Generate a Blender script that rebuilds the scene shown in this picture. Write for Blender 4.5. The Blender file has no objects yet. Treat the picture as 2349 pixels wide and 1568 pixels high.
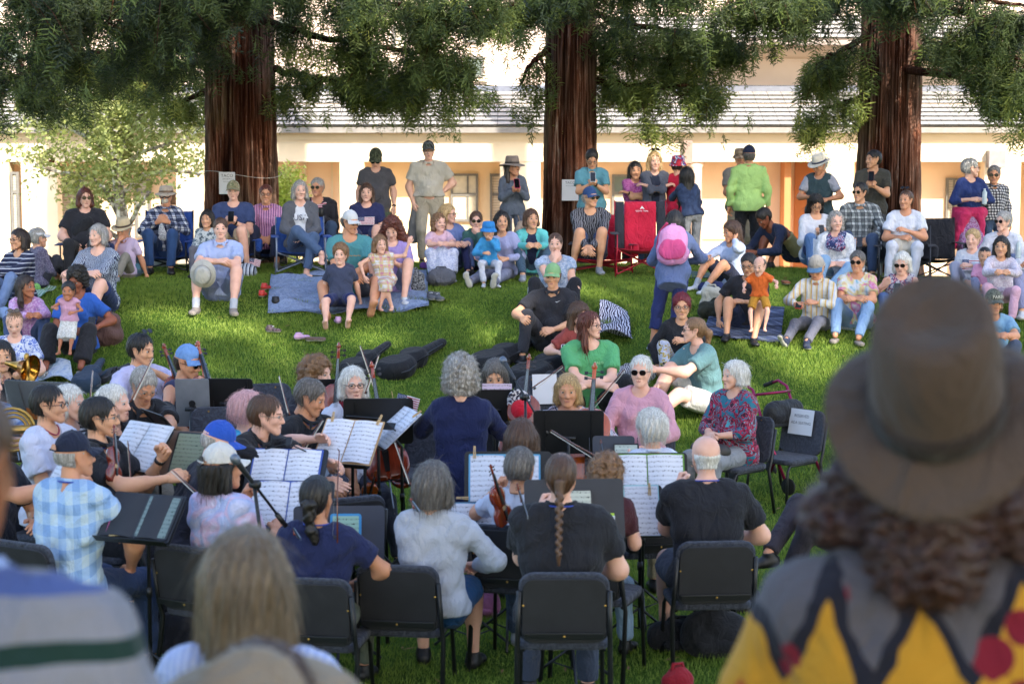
import bpy, math, random, time
import numpy as np
from mathutils import Vector, Matrix, noise as mnoise
random.seed(7); RNG = np.random.default_rng(7)
SC = bpy.context.scene
COL = SC.collection
pi = math.pi
rad = math.radians
# ---------------------------------------------------------------- camera, sky, sun, exposure
CAMZ = 2.88
FPX, CX, CY, HOR = 4228.0, 1174.5, 784.0, 376.0      # photo measured at 2349 x 1568
PITCH = math.atan((CY-HOR)/FPX)
cam_d = bpy.data.cameras.new('camera'); cam = bpy.data.objects.new('camera', cam_d); COL.objects.link(cam)
cam.location = (0, 0, CAMZ); cam.rotation_euler = (pi/2-PITCH, 0, 0)
cam_d.sensor_width = 36; cam_d.lens = 36*FPX/2349; cam_d.clip_end = 400; cam_d.clip_start = .1
cam_d.dof.use_dof = True; cam_d.dof.focus_distance = 18.0; cam_d.dof.aperture_fstop = 3.9
SC.camera = cam
SUN_EL, SUN_AZ = rad(33), rad(24)      # azimuth: the sun stands behind the camera, to its right
SUN_DIR = Vector((math.sin(SUN_AZ)*math.cos(SUN_EL), -math.cos(SUN_AZ)*math.cos(SUN_EL), math.sin(SUN_EL)))  # towards the sun
world = bpy.data.worlds.new('World'); SC.world = world; world.use_nodes = True
wn = world.node_tree.nodes; wl = world.node_tree.links
bg = wn['Background']; sky = wn.new('ShaderNodeTexSky'); sky.sky_type = 'NISHITA'; sky.sun_disc = False
sky.sun_elevation = SUN_EL; sky.sun_rotation = math.atan2(SUN_DIR.x, SUN_DIR.y)
sky.air_density = 1.0; sky.dust_density = 1.5; sky.ozone_density = 1.0
wl.new(sky.outputs[0], bg.inputs[0]); bg.inputs[1].default_value = .15
sun_d = bpy.data.lights.new('sun', 'SUN'); sun = bpy.data.objects.new('sun', sun_d); COL.objects.link(sun)
sun_d.energy = 2.8; sun_d.angle = rad(.53); sun_d.color = (1, .93, .82)
sun.rotation_euler = SUN_DIR.to_track_quat('Z', 'Y').to_euler()
SC.view_settings.view_transform = 'Standard'; SC.view_settings.look = 'None'
SC.view_settings.exposure = 1.95; SC.view_settings.gamma = 1
SC.cycles.use_denoising = True
SC.cycles.max_bounces = 6; SC.cycles.transparent_max_bounces = 8

_cp, _sp = math.cos(PITCH), math.sin(PITCH)
def P(x, y, D):
    """point seen at photo pixel (x, y) at a distance D metres in front of the camera"""
    u, v = (x-CX)/FPX, -(y-CY)/FPX
    dx, dy, dz = u, _cp + v*_sp, -_sp + v*_cp
    k = D/dy
    return Vector((dx*k, D, CAMZ + dz*k))

# ---------------------------------------------------------------- ground shape
_TY = np.array([-30, -1, 1, 2.7, 4.1, 6, 7.5, 15.2, 16.2, 17, 18, 19, 20, 21, 22, 23, 24, 25.5, 30, 36, 41, 90.])
_TZ = np.array([1.2, 1.2, 1.1, .8, .4, .06, 0, 0, .10, .30, .56, .81, 1.06, 1.31, 1.44, 1.52, 1.58, 1.45, 1.0, .5, .3, .3])
_fy = np.linspace(-30, 90, 2401); _fz = np.interp(_fy, _TY, _TZ)
_kk = np.hanning(15); _kk /= _kk.sum(); _fz = np.convolve(np.pad(_fz, 7, mode='edge'), _kk, 'valid')
def terr(x, y):
    x = np.asarray(x, float); y = np.asarray(y, float)
    z = np.interp(y, _fy, _fz)
    w = np.clip((y-16)/6, 0, 1)*np.clip((34-y)/8, 0, 1)
    z = z + .24*np.clip((y-13)/1.6, 0, 1)*np.clip((17.5-y)/2, 0, 1)*np.clip((-1.2-x)/1.0, 0, 1)
    z = z - w*(.018*np.clip(x-1, 0, 9)**1.4) - w*.05*np.clip(np.abs(x+2.5)-2.5, 0, 4)*(x < -2.5)
    z = z + .02*np.sin(x*1.3+1)*np.cos(y*.9)*np.clip((y-8)/4, 0, 1)
    return z
def T(x, y): return float(terr(x, y))
def G(x, y, Dguess=None):
    """the ground point seen at pixel (x, y)"""
    lo, hi = 7.0, 26.0
    for D in np.arange(8, 27, .1):
        p = P(x, y, float(D))
        if p.z <= T(p.x, p.y):
            lo, hi = D-.1, D; break
    for _ in range(20):
        m = (lo+hi)/2; p = P(x, y, float(m))
        if p.z <= T(p.x, p.y): hi = m
        else: lo = m
    p = P(x, y, float(hi)); p.z = T(p.x, p.y)
    return p

# ---------------------------------------------------------------- materials
def lin(h):
    if isinstance(h, (tuple, list)): return tuple(h[:3])+(1,)
    h = h.lstrip('#'); h = ''.join(q*2 for q in h) if len(h) == 3 else h; c = [int(h[i:i+2], 16)/255 for i in (0, 2, 4)]
    return tuple(((v/12.92) if v <= .04045 else ((v+.055)/1.055)**2.4) for v in c)+(1,)
class NT:
    def __init__(s, name):
        s.m = bpy.data.materials.new(name); s.m.use_nodes = True; s.t = s.m.node_tree
        s.b = s.t.nodes['Principled BSDF']
    def n(s, t, **kw):
        x = s.t.nodes.new('ShaderNode'+t)
        for k, v in kw.items():
            if k.startswith('_'): x.inputs[k[1:].replace('_', ' ')].default_value = v
            else: setattr(x, k, v)
        return x
    def l(s, a, b): s.t.links.new(a, b)
    def coord(s, scale=(1, 1, 1), rot=(0, 0, 0), loc=(0, 0, 0), kind='Object'):
        c = s.n('TexCoord'); m = s.n('Mapping'); m.inputs['Scale'].default_value = scale
        m.inputs['Rotation'].default_value = rot; m.inputs['Location'].default_value = loc
        s.l(c.outputs[kind], m.inputs[0]); return m.outputs[0]
    def noise(s, vec, scale=5, detail=3, rough=.5, dist=0):
        x = s.n('TexNoise'); x.inputs['Scale'].default_value = scale; x.inputs['Detail'].default_value = detail
        x.inputs['Roughness'].default_value = rough; x.inputs['Distortion'].default_value = dist
        if vec is not None: s.l(vec, x.inputs['Vector'])
        return x.outputs['Fac']
    def math(s, op, a, b=None, c=None):
        x = s.n('Math'); x.operation = op
        for i, v in enumerate((a, b, c)):
            if v is None: continue
            if isinstance(v, (int, float)): x.inputs[i].default_value = v
            else: s.l(v, x.inputs[i])
        return x.outputs[0]
    def ramp(s, fac, stops, interp='LINEAR'):
        x = s.n('ValToRGB'); x.color_ramp.interpolation = interp; e = x.color_ramp.elements
        while len(e) < len(stops): e.new(.5)
        for i, (p, c) in enumerate(stops): e[i].position = p; e[i].color = lin(c)
        s.l(fac, x.inputs[0]); return x.outputs[0]
    def mix(s, fac, a, b, mode='MIX'):
        x = s.n('Mix'); x.data_type = 'RGBA'; x.blend_type = mode
        for i, v in ((0, fac), (6, a), (7, b)):
            if isinstance(v, (int, float)): x.inputs[i].default_value = v
            elif isinstance(v, (str, tuple, list)): x.inputs[i].default_value = lin(v)
            else: s.l(v, x.inputs[i])
        return x.outputs[2]
    def bump(s, h, strength=.3, dist=.01):
        x = s.n('Bump'); x.inputs['Strength'].default_value = strength; x.inputs['Distance'].default_value = dist
        s.l(h, x.inputs['Height']); s.l(x.outputs[0], s.b.inputs['Normal'])
    def base(s, c):
        if isinstance(c, (str, tuple, list)): s.b.inputs['Base Color'].default_value = lin(c)
        else: s.l(c, s.b.inputs['Base Color'])
    def set(s, rough=.8, metal=0, spec=None):
        s.b.inputs['Roughness'].default_value = rough; s.b.inputs['Metallic'].default_value = metal
        if spec is not None: s.b.inputs['Specular IOR Level'].default_value = spec
_MC = {}
def plain(col, rough=.6, metal=0, name=None, var=.12, spec=None):
    k = ('p', str(col), rough, metal, var)
    if k in _MC: return _MC[k]
    n = NT(name or 'paint'); n.set(rough, metal, spec)
    v = n.noise(n.coord(), 9, 3)
    d = n.mix(1.0, col, n.ramp(v, [(.25, (1-var*2.2,)*3), (.75, (1, 1, 1))]), 'MULTIPLY')
    n.base(d); _MC[k] = n.m; return n.m
def cloth(col, pat=None, cols=None, sc=1.0, rough=.9, ax='x', wr=.45):
    """woven fabric: faint mottling, fold bump, and an optional printed or woven pattern"""
    k = ('c', str(col), pat, str(cols), sc, ax, rough)
    if k in _MC: return _MC[k]
    n = NT('fabric'); n.set(rough, 0, .25)
    try:
        n.b.inputs['Sheen Weight'].default_value = .08
    except Exception: pass
    co = n.coord()
    sep = n.n('SeparateXYZ'); n.l(co, sep.inputs[0]); X, Y, Z = sep.outputs
    base = col
    def saw(v, f): return n.math('FRACT', n.math('MULTIPLY', v, f))
    if pat == 'stripe':
        w = n.noise(co, 6, 1); v = {'x': X, 'y': Y, 'z': Z}[ax]
        f = saw(n.math('ADD', v, n.math('MULTIPLY', w, .02)), 1/(.05*sc))
        N = len(cols)
        base = n.ramp(f, [(i/N, c) for i, c in enumerate(cols)], 'CONSTANT')
    elif pat == 'plaid':
        a = n.math('GREATER_THAN', saw(n.math('ADD', X, Y), 1/(.07*sc)), .5)
        b = n.math('GREATER_THAN', saw(n.math('ADD', Z, n.math('MULTIPLY', Y, .4)), 1/(.07*sc)), .5)
        f = n.math('MULTIPLY', n.math('ADD', a, b), .5)
        base = n.ramp(f, [(0, cols[0]), (.3, cols[1]), (.8, cols[2])], 'CONSTANT')
    elif pat == 'tartan':
        a = n.math('GREATER_THAN', saw(n.math('ADD', X, Y), 1/(.09*sc)), .55)
        b = n.math('GREATER_THAN', saw(n.math('ADD', Z, n.math('MULTIPLY', Y, .4)), 1/(.09*sc)), .55)
        c = n.math('GREATER_THAN', saw(n.math('ADD', X, Y), 1/(.045*sc)), .88)
        d = n.math('GREATER_THAN', saw(Z, 1/(.045*sc)), .88)
        f = n.math('MULTIPLY', n.math('ADD', a, b), .5)
        base = n.ramp(f, [(0, cols[0]), (.3, cols[1]), (.8, cols[2])], 'CONSTANT')
        base = n.mix(n.math('MAXIMUM', c, d), base, cols[3 if len(cols) > 3 else 0])
    elif pat == 'blot':      # printed blotches, florals, camouflage
        v = n.noise(co, 14/sc, 2, .5, 1.2); N = len(cols)
        base = n.ramp(v, [(0, cols[0])]+[(.40+.22*(i)/max(1, N-1), cols[i]) for i in range(1, N)], 'CONSTANT')
    elif pat == 'dye':
        v = n.noise(co, 5/sc, 2, .5, 2.0); N = len(cols)
        base = n.ramp(v, [(.3+.4*i/max(1, N-1), cols[i]) for i in range(N)])
    elif pat == 'zebra':
        v = n.n('TexWave'); v.inputs['Scale'].default_value = 9/sc; v.inputs['Distortion'].default_value = 9
        v.inputs['Detail'].default_value = 2; n.l(co, v.inputs[0])
        base = n.ramp(v.outputs['Fac'], [(0, cols[0]), (.5, cols[1])], 'CONSTANT')
    elif pat == 'flame':
        tri = n.math('ABSOLUTE', n.math('SUBTRACT', n.math('FRACT', n.math('MULTIPLY', n.math('ADD', X, n.math('MULTIPLY', n.noise(co, 5, 1), .10)), 7.5)), .5))
        u = n.math('ADD', n.math('MULTIPLY', n.math('SUBTRACT', Z, n.math('ADD', 1.05, n.math('MULTIPLY', n.noise(co, 5, 3), .26))), 2.5), n.math('MULTIPLY', tri, .75)); N = len(cols)
        base = n.ramp(u, [(0, cols[0]), (.20, cols[1]), (.32, cols[2]), (.70, cols[3]), (.84, cols[4])], 'CONSTANT')
        vo = n.n('TexVoronoi'); vo.inputs['Scale'].default_value = 9; n.l(co, vo.inputs['Vector']); base = n.mix(n.math('MULTIPLY', n.math('LESS_THAN', vo.outputs['Distance'], .28), n.math('LESS_THAN', u, .86)), base, '#7c1a2c')
    elif pat == 'fleck':
        v = n.noise(co, 55/sc, 2, .6); base = n.ramp(v, [(0, cols[0]), (.5, cols[1])], 'CONSTANT')
    m = n.noise(co, 3.5, 2)
    base = n.mix(1.0, base, n.ramp(m, [(.2, (.78,)*3), (.8, (1.0,)*3)]), 'MULTIPLY')
    n.base(base)
    h1 = n.noise(n.coord((1, 1, .55)), 11, 3, .55, 1.5); h2 = n.noise(n.coord(), 90, 2, .6); n.bump(n.math('ADD', h1, n.math('MULTIPLY', h2, .10)), wr*1.9, .03)
    _MC[k] = n.m; return n.m

# ---------------------------------------------------------------- mesh helpers
def mesh_obj(name, V, F, mats, parent=None, mi=None, smooth=True, col=None):
    me = bpy.data.meshes.new(name)
    V = np.asarray(V, np.float32)
    if isinstance(F, np.ndarray):
        m, k = F.shape
        me.vertices.add(len(V)); me.vertices.foreach_set('co', V.ravel())
        me.loops.add(m*k); me.loops.foreach_set('vertex_index', F.astype(np.int32).ravel())
        me.polygons.add(m); me.polygons.foreach_set('loop_start', np.arange(0, m*k, k, dtype=np.int32))
        nf = m
    else:
        me.from_pydata([tuple(map(float, v)) for v in V], [], [list(map(int, f)) for f in F]); nf = len(F)
    if not isinstance(mats, (list, tuple)): mats = [mats]
    for mm in mats: me.materials.append(mm)
    if mi is not None: me.polygons.foreach_set('material_index', np.asarray(mi, np.int32))
    me.polygons.foreach_set('use_smooth', np.full(nf, bool(smooth)))
    me.update(calc_edges=True); me.validate()
    o = bpy.data.objects.new(name, me); COL.objects.link(o)
    if parent is not None: o.parent = parent
    return o
def tag(o, label=None, cat=None, group=None, kind=None):
    for k, v in (('label', label), ('category', cat), ('group', group), ('kind', kind)):
        if v: o[k] = v
    return o
def thing(name, label, cat, loc=(0, 0, 0), yaw=0, group=None):
    o = bpy.data.objects.new(name, None); COL.objects.link(o); o.empty_display_size = .1
    o.location = loc; o.rotation_euler = (0, 0, yaw); return tag(o, label, cat, group)
def R3(ax, a): return Matrix.Rotation(a, 3, ax)
def frame(d, up=(0, 0, 1)):
    """rotation whose z axis runs along d"""
    z = Vector(d).normalized(); u = Vector(up)
    if abs(z.dot(u.normalized())) > .98: u = Vector((0, 1, 0))
    x = u.cross(z).normalized(); y = z.cross(x)
    return Matrix((x, y, z)).transposed()
class MB:
    def __init__(s): s.v = []; s.f = []; s.m = []
    def add(s, V, F, mi=0):
        b = len(s.v); s.v += [tuple(v) for v in V]; s.f += [[i+b for i in f] for f in F]; s.m += [mi]*len(F); return s
    def box(s, c, d, R=None, mi=0):
        hx, hy, hz = d[0]/2, d[1]/2, d[2]/2; V = []
        for x, y, z in ((-1,-1,-1),(1,-1,-1),(1,1,-1),(-1,1,-1),(-1,-1,1),(1,-1,1),(1,1,1),(-1,1,1)):
            v = Vector((x*hx, y*hy, z*hz)); v = (R @ v) if R else v; V.append(v+Vector(c))
        return s.add(V, [(3,2,1,0),(4,5,6,7),(0,1,5,4),(1,2,6,5),(2,3,7,6),(3,0,4,7)], mi)
    def tube(s, pts, r, n=8, mi=0, close=True):
        pts = [Vector(p) for p in pts]; N = len(pts); rr = r if isinstance(r, (list, tuple)) else [r]*N
        V = []; prev = None
        for i, p in enumerate(pts):
            d = (pts[min(i+1, N-1)]-pts[max(i-1, 0)])
            if d.length < 1e-9: d = Vector((0, 0, 1))
            d.normalize()
            if prev is None:
                u = Vector((0, 0, 1)) if abs(d.z) < .9 else Vector((1, 0, 0)); x = u.cross(d).normalized()
            else:
                x = prev - d*prev.dot(d); x.normalize()
            prev = x; y = d.cross(x)
            for k in range(n):
                a = 2*pi*k/n; V.append(p + (x*math.cos(a)+y*math.sin(a))*rr[i])
        F = [(i*n+k, i*n+(k+1) % n, (i+1)*n+(k+1) % n, (i+1)*n+k) for i in range(N-1) for k in range(n)]
        if close: F += [tuple(range(n))[::-1], tuple((N-1)*n+k for k in range(n))]
        return s.add(V, F, mi)
    def lathe(s, prof, n=20, M=None, mi=0, sx=1, sy=1):
        V = []
        for r, z in prof:
            for k in range(n):
                a = 2*pi*k/n; v = Vector((r*math.cos(a)*sx, r*math.sin(a)*sy, z)); V.append(M @ v if M else v)
        F = [(i*n+k, i*n+(k+1) % n, (i+1)*n+(k+1) % n, (i+1)*n+k) for i in range(len(prof)-1) for k in range(n)]
        if prof[0][0] > 1e-4: F.append(tuple(range(n))[::-1])
        if prof[-1][0] > 1e-4: F.append(tuple((len(prof)-1)*n+k for k in range(n)))
        return s.add(V, F, mi)
    def prism(s, outl, th, M=None, mi=0):
        """flat outline in xy, thickness th along z"""
        n = len(outl); V = [Vector((x, y, z)) for z in (-th/2, th/2) for x, y in outl]
        if M: V = [M @ v for v in V]
        F = [tuple(range(n))[::-1], tuple(range(n, 2*n))]+[(i, (i+1) % n, n+(i+1) % n, n+i) for i in range(n)]
        return s.add(V, F, mi)
    def build(s, name, mats, parent=None, smooth=False, bevel=0, auto=None):
        o = mesh_obj(name, s.v, s.f, mats, parent, s.m, smooth)
        if bevel:
            b = o.modifiers.new('bevel', 'BEVEL'); b.width = bevel; b.segments = 2; b.limit_method = 'ANGLE'
        return o
def rrect(w, h, r, n=5):
    o = []
    for cx, cy, a0 in ((w/2-r, h/2-r, 0), (-w/2+r, h/2-r, 90), (-w/2+r, -h/2+r, 180), (w/2-r, -h/2+r, 270)):
        for k in range(n+1):
            a = rad(a0+90*k/n); o.append((cx+r*math.cos(a), cy+r*math.sin(a)))
    return o
def M4(loc, R=None):
    m = (R.to_4x4() if R else Matrix.Identity(4)); m.translation = Vector(loc); return m
def copy_tree(o, parent=None):
    c = o.copy(); COL.objects.link(c)
    if parent is not None: c.parent = parent
    for ch in [x for x in SC.objects if x.parent == o]: copy_tree(ch, c)
    return c
def text_mesh(s, size, M, mat, name, parent, depth=.001):
    cu = bpy.data.curves.new(name, 'FONT'); cu.body = s; cu.size = size; cu.align_x = 'CENTER'; cu.align_y = 'CENTER'
    cu.extrude = depth; cu.resolution_u = 2
    t = bpy.data.objects.new(name, cu); COL.objects.link(t)
    dg = bpy.context.evaluated_depsgraph_get(); me = bpy.data.meshes.new_from_object(t.evaluated_get(dg))
    bpy.data.objects.remove(t); me.transform(M); me.materials.clear(); me.materials.append(mat)
    o = bpy.data.objects.new(name, me); COL.objects.link(o)
    if parent is not None: o.parent = parent
    return o

# ---------------------------------------------------------------- implicit surfaces
def surfnet(F, org, h):
    S = F < 0
    nx, ny, nz = F.shape
    c = [S[i:nx-1+i, j:ny-1+j, k:nz-1+k] for i in (0, 1) for j in (0, 1) for k in (0, 1)]
    cnt = sum(a.astype(np.int8) for a in c)
    mask = (cnt > 0) & (cnt < 8)
    I = np.argwhere(mask); n = len(I)
    if n == 0: return np.zeros((0, 3)), np.zeros((0, 4), int)
    idx = -np.ones(mask.shape, np.int64); idx[mask] = np.arange(n)
    acc = np.zeros((n, 3)); num = np.zeros(n)
    off = [(i, j, k) for i in (0, 1) for j in (0, 1) for k in (0, 1)]
    val = {o: F[I[:, 0]+o[0], I[:, 1]+o[1], I[:, 2]+o[2]] for o in off}
    for o in off:
        for ax in range(3):
            if o[ax] == 0:
                o2 = list(o); o2[ax] = 1; o2 = tuple(o2)
                a, b = val[o], val[o2]; m = (a < 0) != (b < 0)
                t = np.where(m, a/np.where(m, a-b, 1), 0)
                p = np.zeros((n, 3)); p[:] = o; p[:, ax] = t
                acc[m] += p[m]; num[m] += 1
    V = (I + acc/num[:, None])*h + org
    Q = []
    for ax in range(3):
        sl0 = [slice(None)]*3; sl1 = [slice(None)]*3; sl0[ax] = slice(0, -1); sl1[ax] = slice(1, None)
        ch = S[tuple(sl0)] != S[tuple(sl1)]
        E = np.argwhere(ch)
        u, v = (ax+1) % 3, (ax+2) % 3
        E = E[(E[:, u] > 0) & (E[:, v] > 0) & (E[:, u] < F.shape[u]-1) & (E[:, v] < F.shape[v]-1)]
        ins = S[E[:, 0], E[:, 1], E[:, 2]]
        def g(du, dv):
            e = E.copy(); e[:, u] += du; e[:, v] += dv; return idx[e[:, 0], e[:, 1], e[:, 2]]
        q = np.stack([g(-1, -1), g(0, -1), g(0, 0), g(-1, 0)], 1)
        q[~ins] = q[~ins][:, ::-1]; Q.append(q)
    Q = np.concatenate(Q); Q = Q[(Q >= 0).all(1)]
    return V, Q
def sdf(prims, h, k=.03, noise=None, sub=None, clip=None, planes=None):
    """prims: (a, b, ra, rb[, n, q[, clip point, clip normal]]) tapered capsules, flattened by q along n;
    merged smoothly.  sub: capsules cut away.  clip: half spaces (point, normal) kept where (p-point).n < 0"""
    A = np.array([p[0] for p in prims], float); B = np.array([p[1] for p in prims], float)
    R = np.array([max(p[2], p[3]) for p in prims])
    lo = np.minimum(A, B).min(0)-R.max()-3*h; hi = np.maximum(A, B).max(0)+R.max()+3*h
    lo = (np.minimum(A, B)-R[:, None]).min(0)-3*h-.012; hi = (np.maximum(A, B)+R[:, None]).max(0)+3*h+.012
    n = np.ceil((hi-lo)/h).astype(int)+1
    F = np.full(n, 1.0, np.float32)
    ax = [lo[i]+h*np.arange(n[i]) for i in range(3)]
    def block(a, b, r, pad):
        l = np.minimum(a, b)-r-pad; u = np.maximum(a, b)+r+pad
        i0 = np.clip(((l-lo)/h).astype(int), 0, n-1); i1 = np.clip(((u-lo)/h).astype(int)+2, 1, n)
        return i0, i1
    def dist(p, i0, i1):
        a = np.array(p[0], float); b = np.array(p[1], float)
        X = ax[0][i0[0]:i1[0], None, None]-a[0]; Y = ax[1][None, i0[1]:i1[1], None]-a[1]; Z = ax[2][None, None, i0[2]:i1[2]]-a[2]
        ab = b-a; L = (ab@ab)
        t = np.clip((X*ab[0]+Y*ab[1]+Z*ab[2])/L, 0, 1) if L > 1e-10 else 0.0
        vx, vy, vz = X-t*ab[0], Y-t*ab[1], Z-t*ab[2]
        q = 1
        if len(p) > 5 and p[4] is not None:
            nn = np.array(p[4], float); nn /= np.linalg.norm(nn); q = p[5]
            c = (vx*nn[0]+vy*nn[1]+vz*nn[2])*(1/q-1); vx, vy, vz = vx+nn[0]*c, vy+nn[1]*c, vz+nn[2]*c
        d = np.sqrt(vx*vx+vy*vy+vz*vz)-(p[2]+t*(p[3]-p[2]))
        if q < 1: d = d*(q+(1-q)*.35)
        if len(p) > 6 and p[6] is not None:
            cp = np.array(p[6], float)-a; cn = np.array(p[7], float)
            d = np.maximum(d, (X-cp[0])*cn[0]+(Y-cp[1])*cn[1]+(Z-cp[2])*cn[2])
        return d
    for p in prims:
        kk = p[8] if len(p) > 8 else k
        i0, i1 = block(np.array(p[0], float), np.array(p[1], float), max(p[2], p[3]), k+2*h)
        s = tuple(slice(i0[i], i1[i]) for i in range(3)); d = dist(p, i0, i1); f = F[s]
        m = np.clip(kk-np.abs(f-d), 0, None)/kk
        F[s] = np.minimum(f, d)-m*m*kk*.25
    if noise is not None:
        X = ax[0][:, None, None]; Y = ax[1][None, :, None]; Z = ax[2][None, None, :]
        F += noise(X, Y, Z).astype(np.float32)
    for p in (sub or []):
        i0, i1 = block(np.array(p[0], float), np.array(p[1], float), max(p[2], p[3]), .02+2*h)
        if (i1 <= i0).any(): continue
        s = tuple(slice(i0[i], i1[i]) for i in range(3)); d = dist(p, i0, i1); F[s] = np.maximum(F[s], -d)
    for cp, cn in (clip or []):
        F = np.maximum(F, ((ax[0]-cp[0])*cn[0])[:, None, None]+((ax[1]-cp[1])*cn[1])[None, :, None]+((ax[2]-cp[2])*cn[2])[None, None, :])
    F = np.pad(F, 1, constant_values=1.0)
    return surfnet(F, lo-h, h)
def wrinkle(amp, seed=0, s=1.0):
    a, b, c = seed*1.7, seed*2.3, seed*.9
    def f(X, Y, Z):
        w = Z*26*s+3*np.sin(X*9*s+a)+2*np.sin(Y*11*s+b)
        q1 = np.sin(Z*15*s+X*13*s+Y*6+a+1.6*np.sin(X*8+b)); q2 = np.sin(Z*12*s-X*17*s+Y*8+b+1.4*np.sin(Z*9+c))
        return amp*(.75*np.sin(w+c)*np.sin(X*21*s+Y*17*s+b)+.4*np.sin(Z*43*s+X*31*s+a+2*np.sin(Y*23*s))+1.1*np.exp(-14*q1*q1)+.9*np.exp(-18*q2*q2)-.5)
    return f
def join_parts(parts):
    """parts: (V, F, mi) with quads -> one V, F, mi"""
    Vs, Fs, Ms, b = [], [], [], 0
    for V, F, m in parts:
        if len(V) == 0: continue
        Vs.append(V); Fs.append(F+b); Ms.append(np.full(len(F), m) if np.isscalar(m) else m); b += len(V)
    return np.concatenate(Vs), np.concatenate(Fs), np.concatenate(Ms)
def xf(V, M):
    A = np.array(M.to_3x3()); t = np.array(M.to_translation()); return V@A.T+t
# ================================================================ people
def capz(*a): return tuple(a)
def skin_mat(hexc):
    k = ('skin', hexc)
    if k in _MC: return _MC[k]
    n = NT('skin'); n.set(.5, 0, .35)
    c = n.mix(n.noise(n.coord(), 14, 3), hexc, n.mix(.5, hexc, '#b0604c'))
    n.base(c)
    n.b.inputs['Subsurface Weight'].default_value = .06; n.b.inputs['Subsurface Radius'].default_value = (.6, .25, .12); n.b.inputs['Subsurface Scale'].default_value = .02
    _MC[k] = n.m; return n.m
SK = {'f': '#e3b295', 'p': '#eabda6', 't': '#cf9a76', 'a': '#d9a883', 'b': '#7a4a32', 'i': '#a8714e'}
def hair_mat(hexc, hexd=None):
    k = ('hair', hexc, hexd)
    if k in _MC: return _MC[k]
    n = NT('hair'); n.set(.42, 0, .5)
    v = n.noise(n.coord((55, 55, 5)), 2.2, 4, .65, .6)
    d = hexd or hexc
    c0 = lin(hexc); c1 = lin(d)
    n.base(n.ramp(v, [(.28, tuple(x*.5 for x in c0[:3])), (.5, c0[:3]), (.72, tuple(min(1, x*1.5) for x in c1[:3]))]))
    n.bump(v, .8, .006); _MC[k] = n.m; return n.m
HC = {'black': ('#1c1714',), 'dark': ('#2e211a',), 'brown': ('#4e3524',), 'lbrown': ('#7a5a3c',), 'blond': ('#a98a5c', '#c8ac7c'),
      'grey': ('#8d8984', '#b4b0aa'), 'white': ('#c8c5be', '#ded9d2'), 'red': ('#6a1420',), 'auburn': ('#5a2a1c',), 'pink': ('#c59a9c',), 'dgrey': ('#55504c', '#77726c')}
_TC = {}
EYE_W = plain('#a89f99', .3, name='eye_white', var=.02); EYE_D = plain('#241a14', .25, name='iris', var=.02)
LIPM = plain('#ad6e60', .45, name='lip', var=.05)
def head_tpl(h):
    k = ('head', h)
    if k in _TC: return _TC[k]
    pr = []
    E = lambda c, r, n=None, q=1: pr.append((c, c, r, r, n, q))
    pr.append(((0, -.002, .03), (0, .03, .03), .088, .088, (1, 0, 0), .86))
    pr.append(((0, .0, .045), (0, .03, .045), .074, .074, None, 1))
    pr.append(((0, -.035, -.01), (0, -.045, -.062), .062, .044, None, 1))
    for s in (-1, 1):
        pr.append(((s*.05, -.012, -.04), (s*.018, -.072, -.097), .024, .019, None, 1))
        pr.append(((s*.036, -.066, -.028), (s*.034, -.066, -.030), .026, .026, None, 1))
        pr.append(((s*.012, -.085, .024), (s*.036, -.078, .022), .013, .012, None, 1, None, None, .012))
        pr.append(((s*.077, .014, .018), (s*.073, .004, -.028), .020, .013, (1, 0, 0), .4, None, None, .008))
        pr.append(((s*.012, -.098, -.035), (s*.012, -.098, -.036), .0095, .0095, None, 1, None, None, .012))
    pr.append(((0, -.074, -.098), (0, -.076, -.100), .021, .021, None, 1))
    pr.append(((0, -.090, .012), (0, -.112, -.030), .009, .0125, None, 1, None, None, .014))
    pr.append(((-.017, -.0875, -.063), (.017, -.0875, -.063), .0085, .0085, None, 1, None, None, .014))
    pr.append(((-.014, -.086, -.072), (.014, -.086, -.072), .0085, .0085, None, 1, None, None, .014))
    pr.append(((0, .018, -.06), (0, .035, -.17), .050, .052, None, 1))
    sub = [((s*.032, -.106, .004), (s*.032, -.106, .004), .0165, .0165) for s in (-1, 1)]
    V, F = sdf(pr, h, .022, sub=sub, clip=[((0, 0, -.15), (0, 0, -1))])
    C = V[F].mean(1); mi = np.zeros(len(F), int)
    mi[(abs(C[:, 0]) < .020) & (C[:, 2] < -.0605-.12*(abs(C[:, 0])-.008)) & (C[:, 2] > -.0725+.15*np.maximum(0, abs(C[:, 0])-.008)) & (C[:, 1] < -.088)] = 3
    ab = abs(C[:, 0]); mi[(ab > .014) & (ab < .05) & (C[:, 2] > .022) & (C[:, 2] < .0275+.06*(.03-abs(ab-.03))) & (C[:, 1] < -.07)] = 4
    parts = [(V, F, mi)]
    for s in (-1, 1):
        for c, r, m in (((s*.032, -.0845, .003), .0125, 1), ((s*.032, -.0925, .003), .0070, 2)):
            e, f = sdf([(c, c, r, r)], .003 if r > .01 else .002, .01); parts.append((e, f, m))
        e, f = sdf([((s*.019, -.095, .0105), (s*.045, -.092, .0095), .0022, .0016)], .0018, .002); parts.append((e, f, 4))
    _TC[k] = join_parts(parts); return _TC[k]
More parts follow.
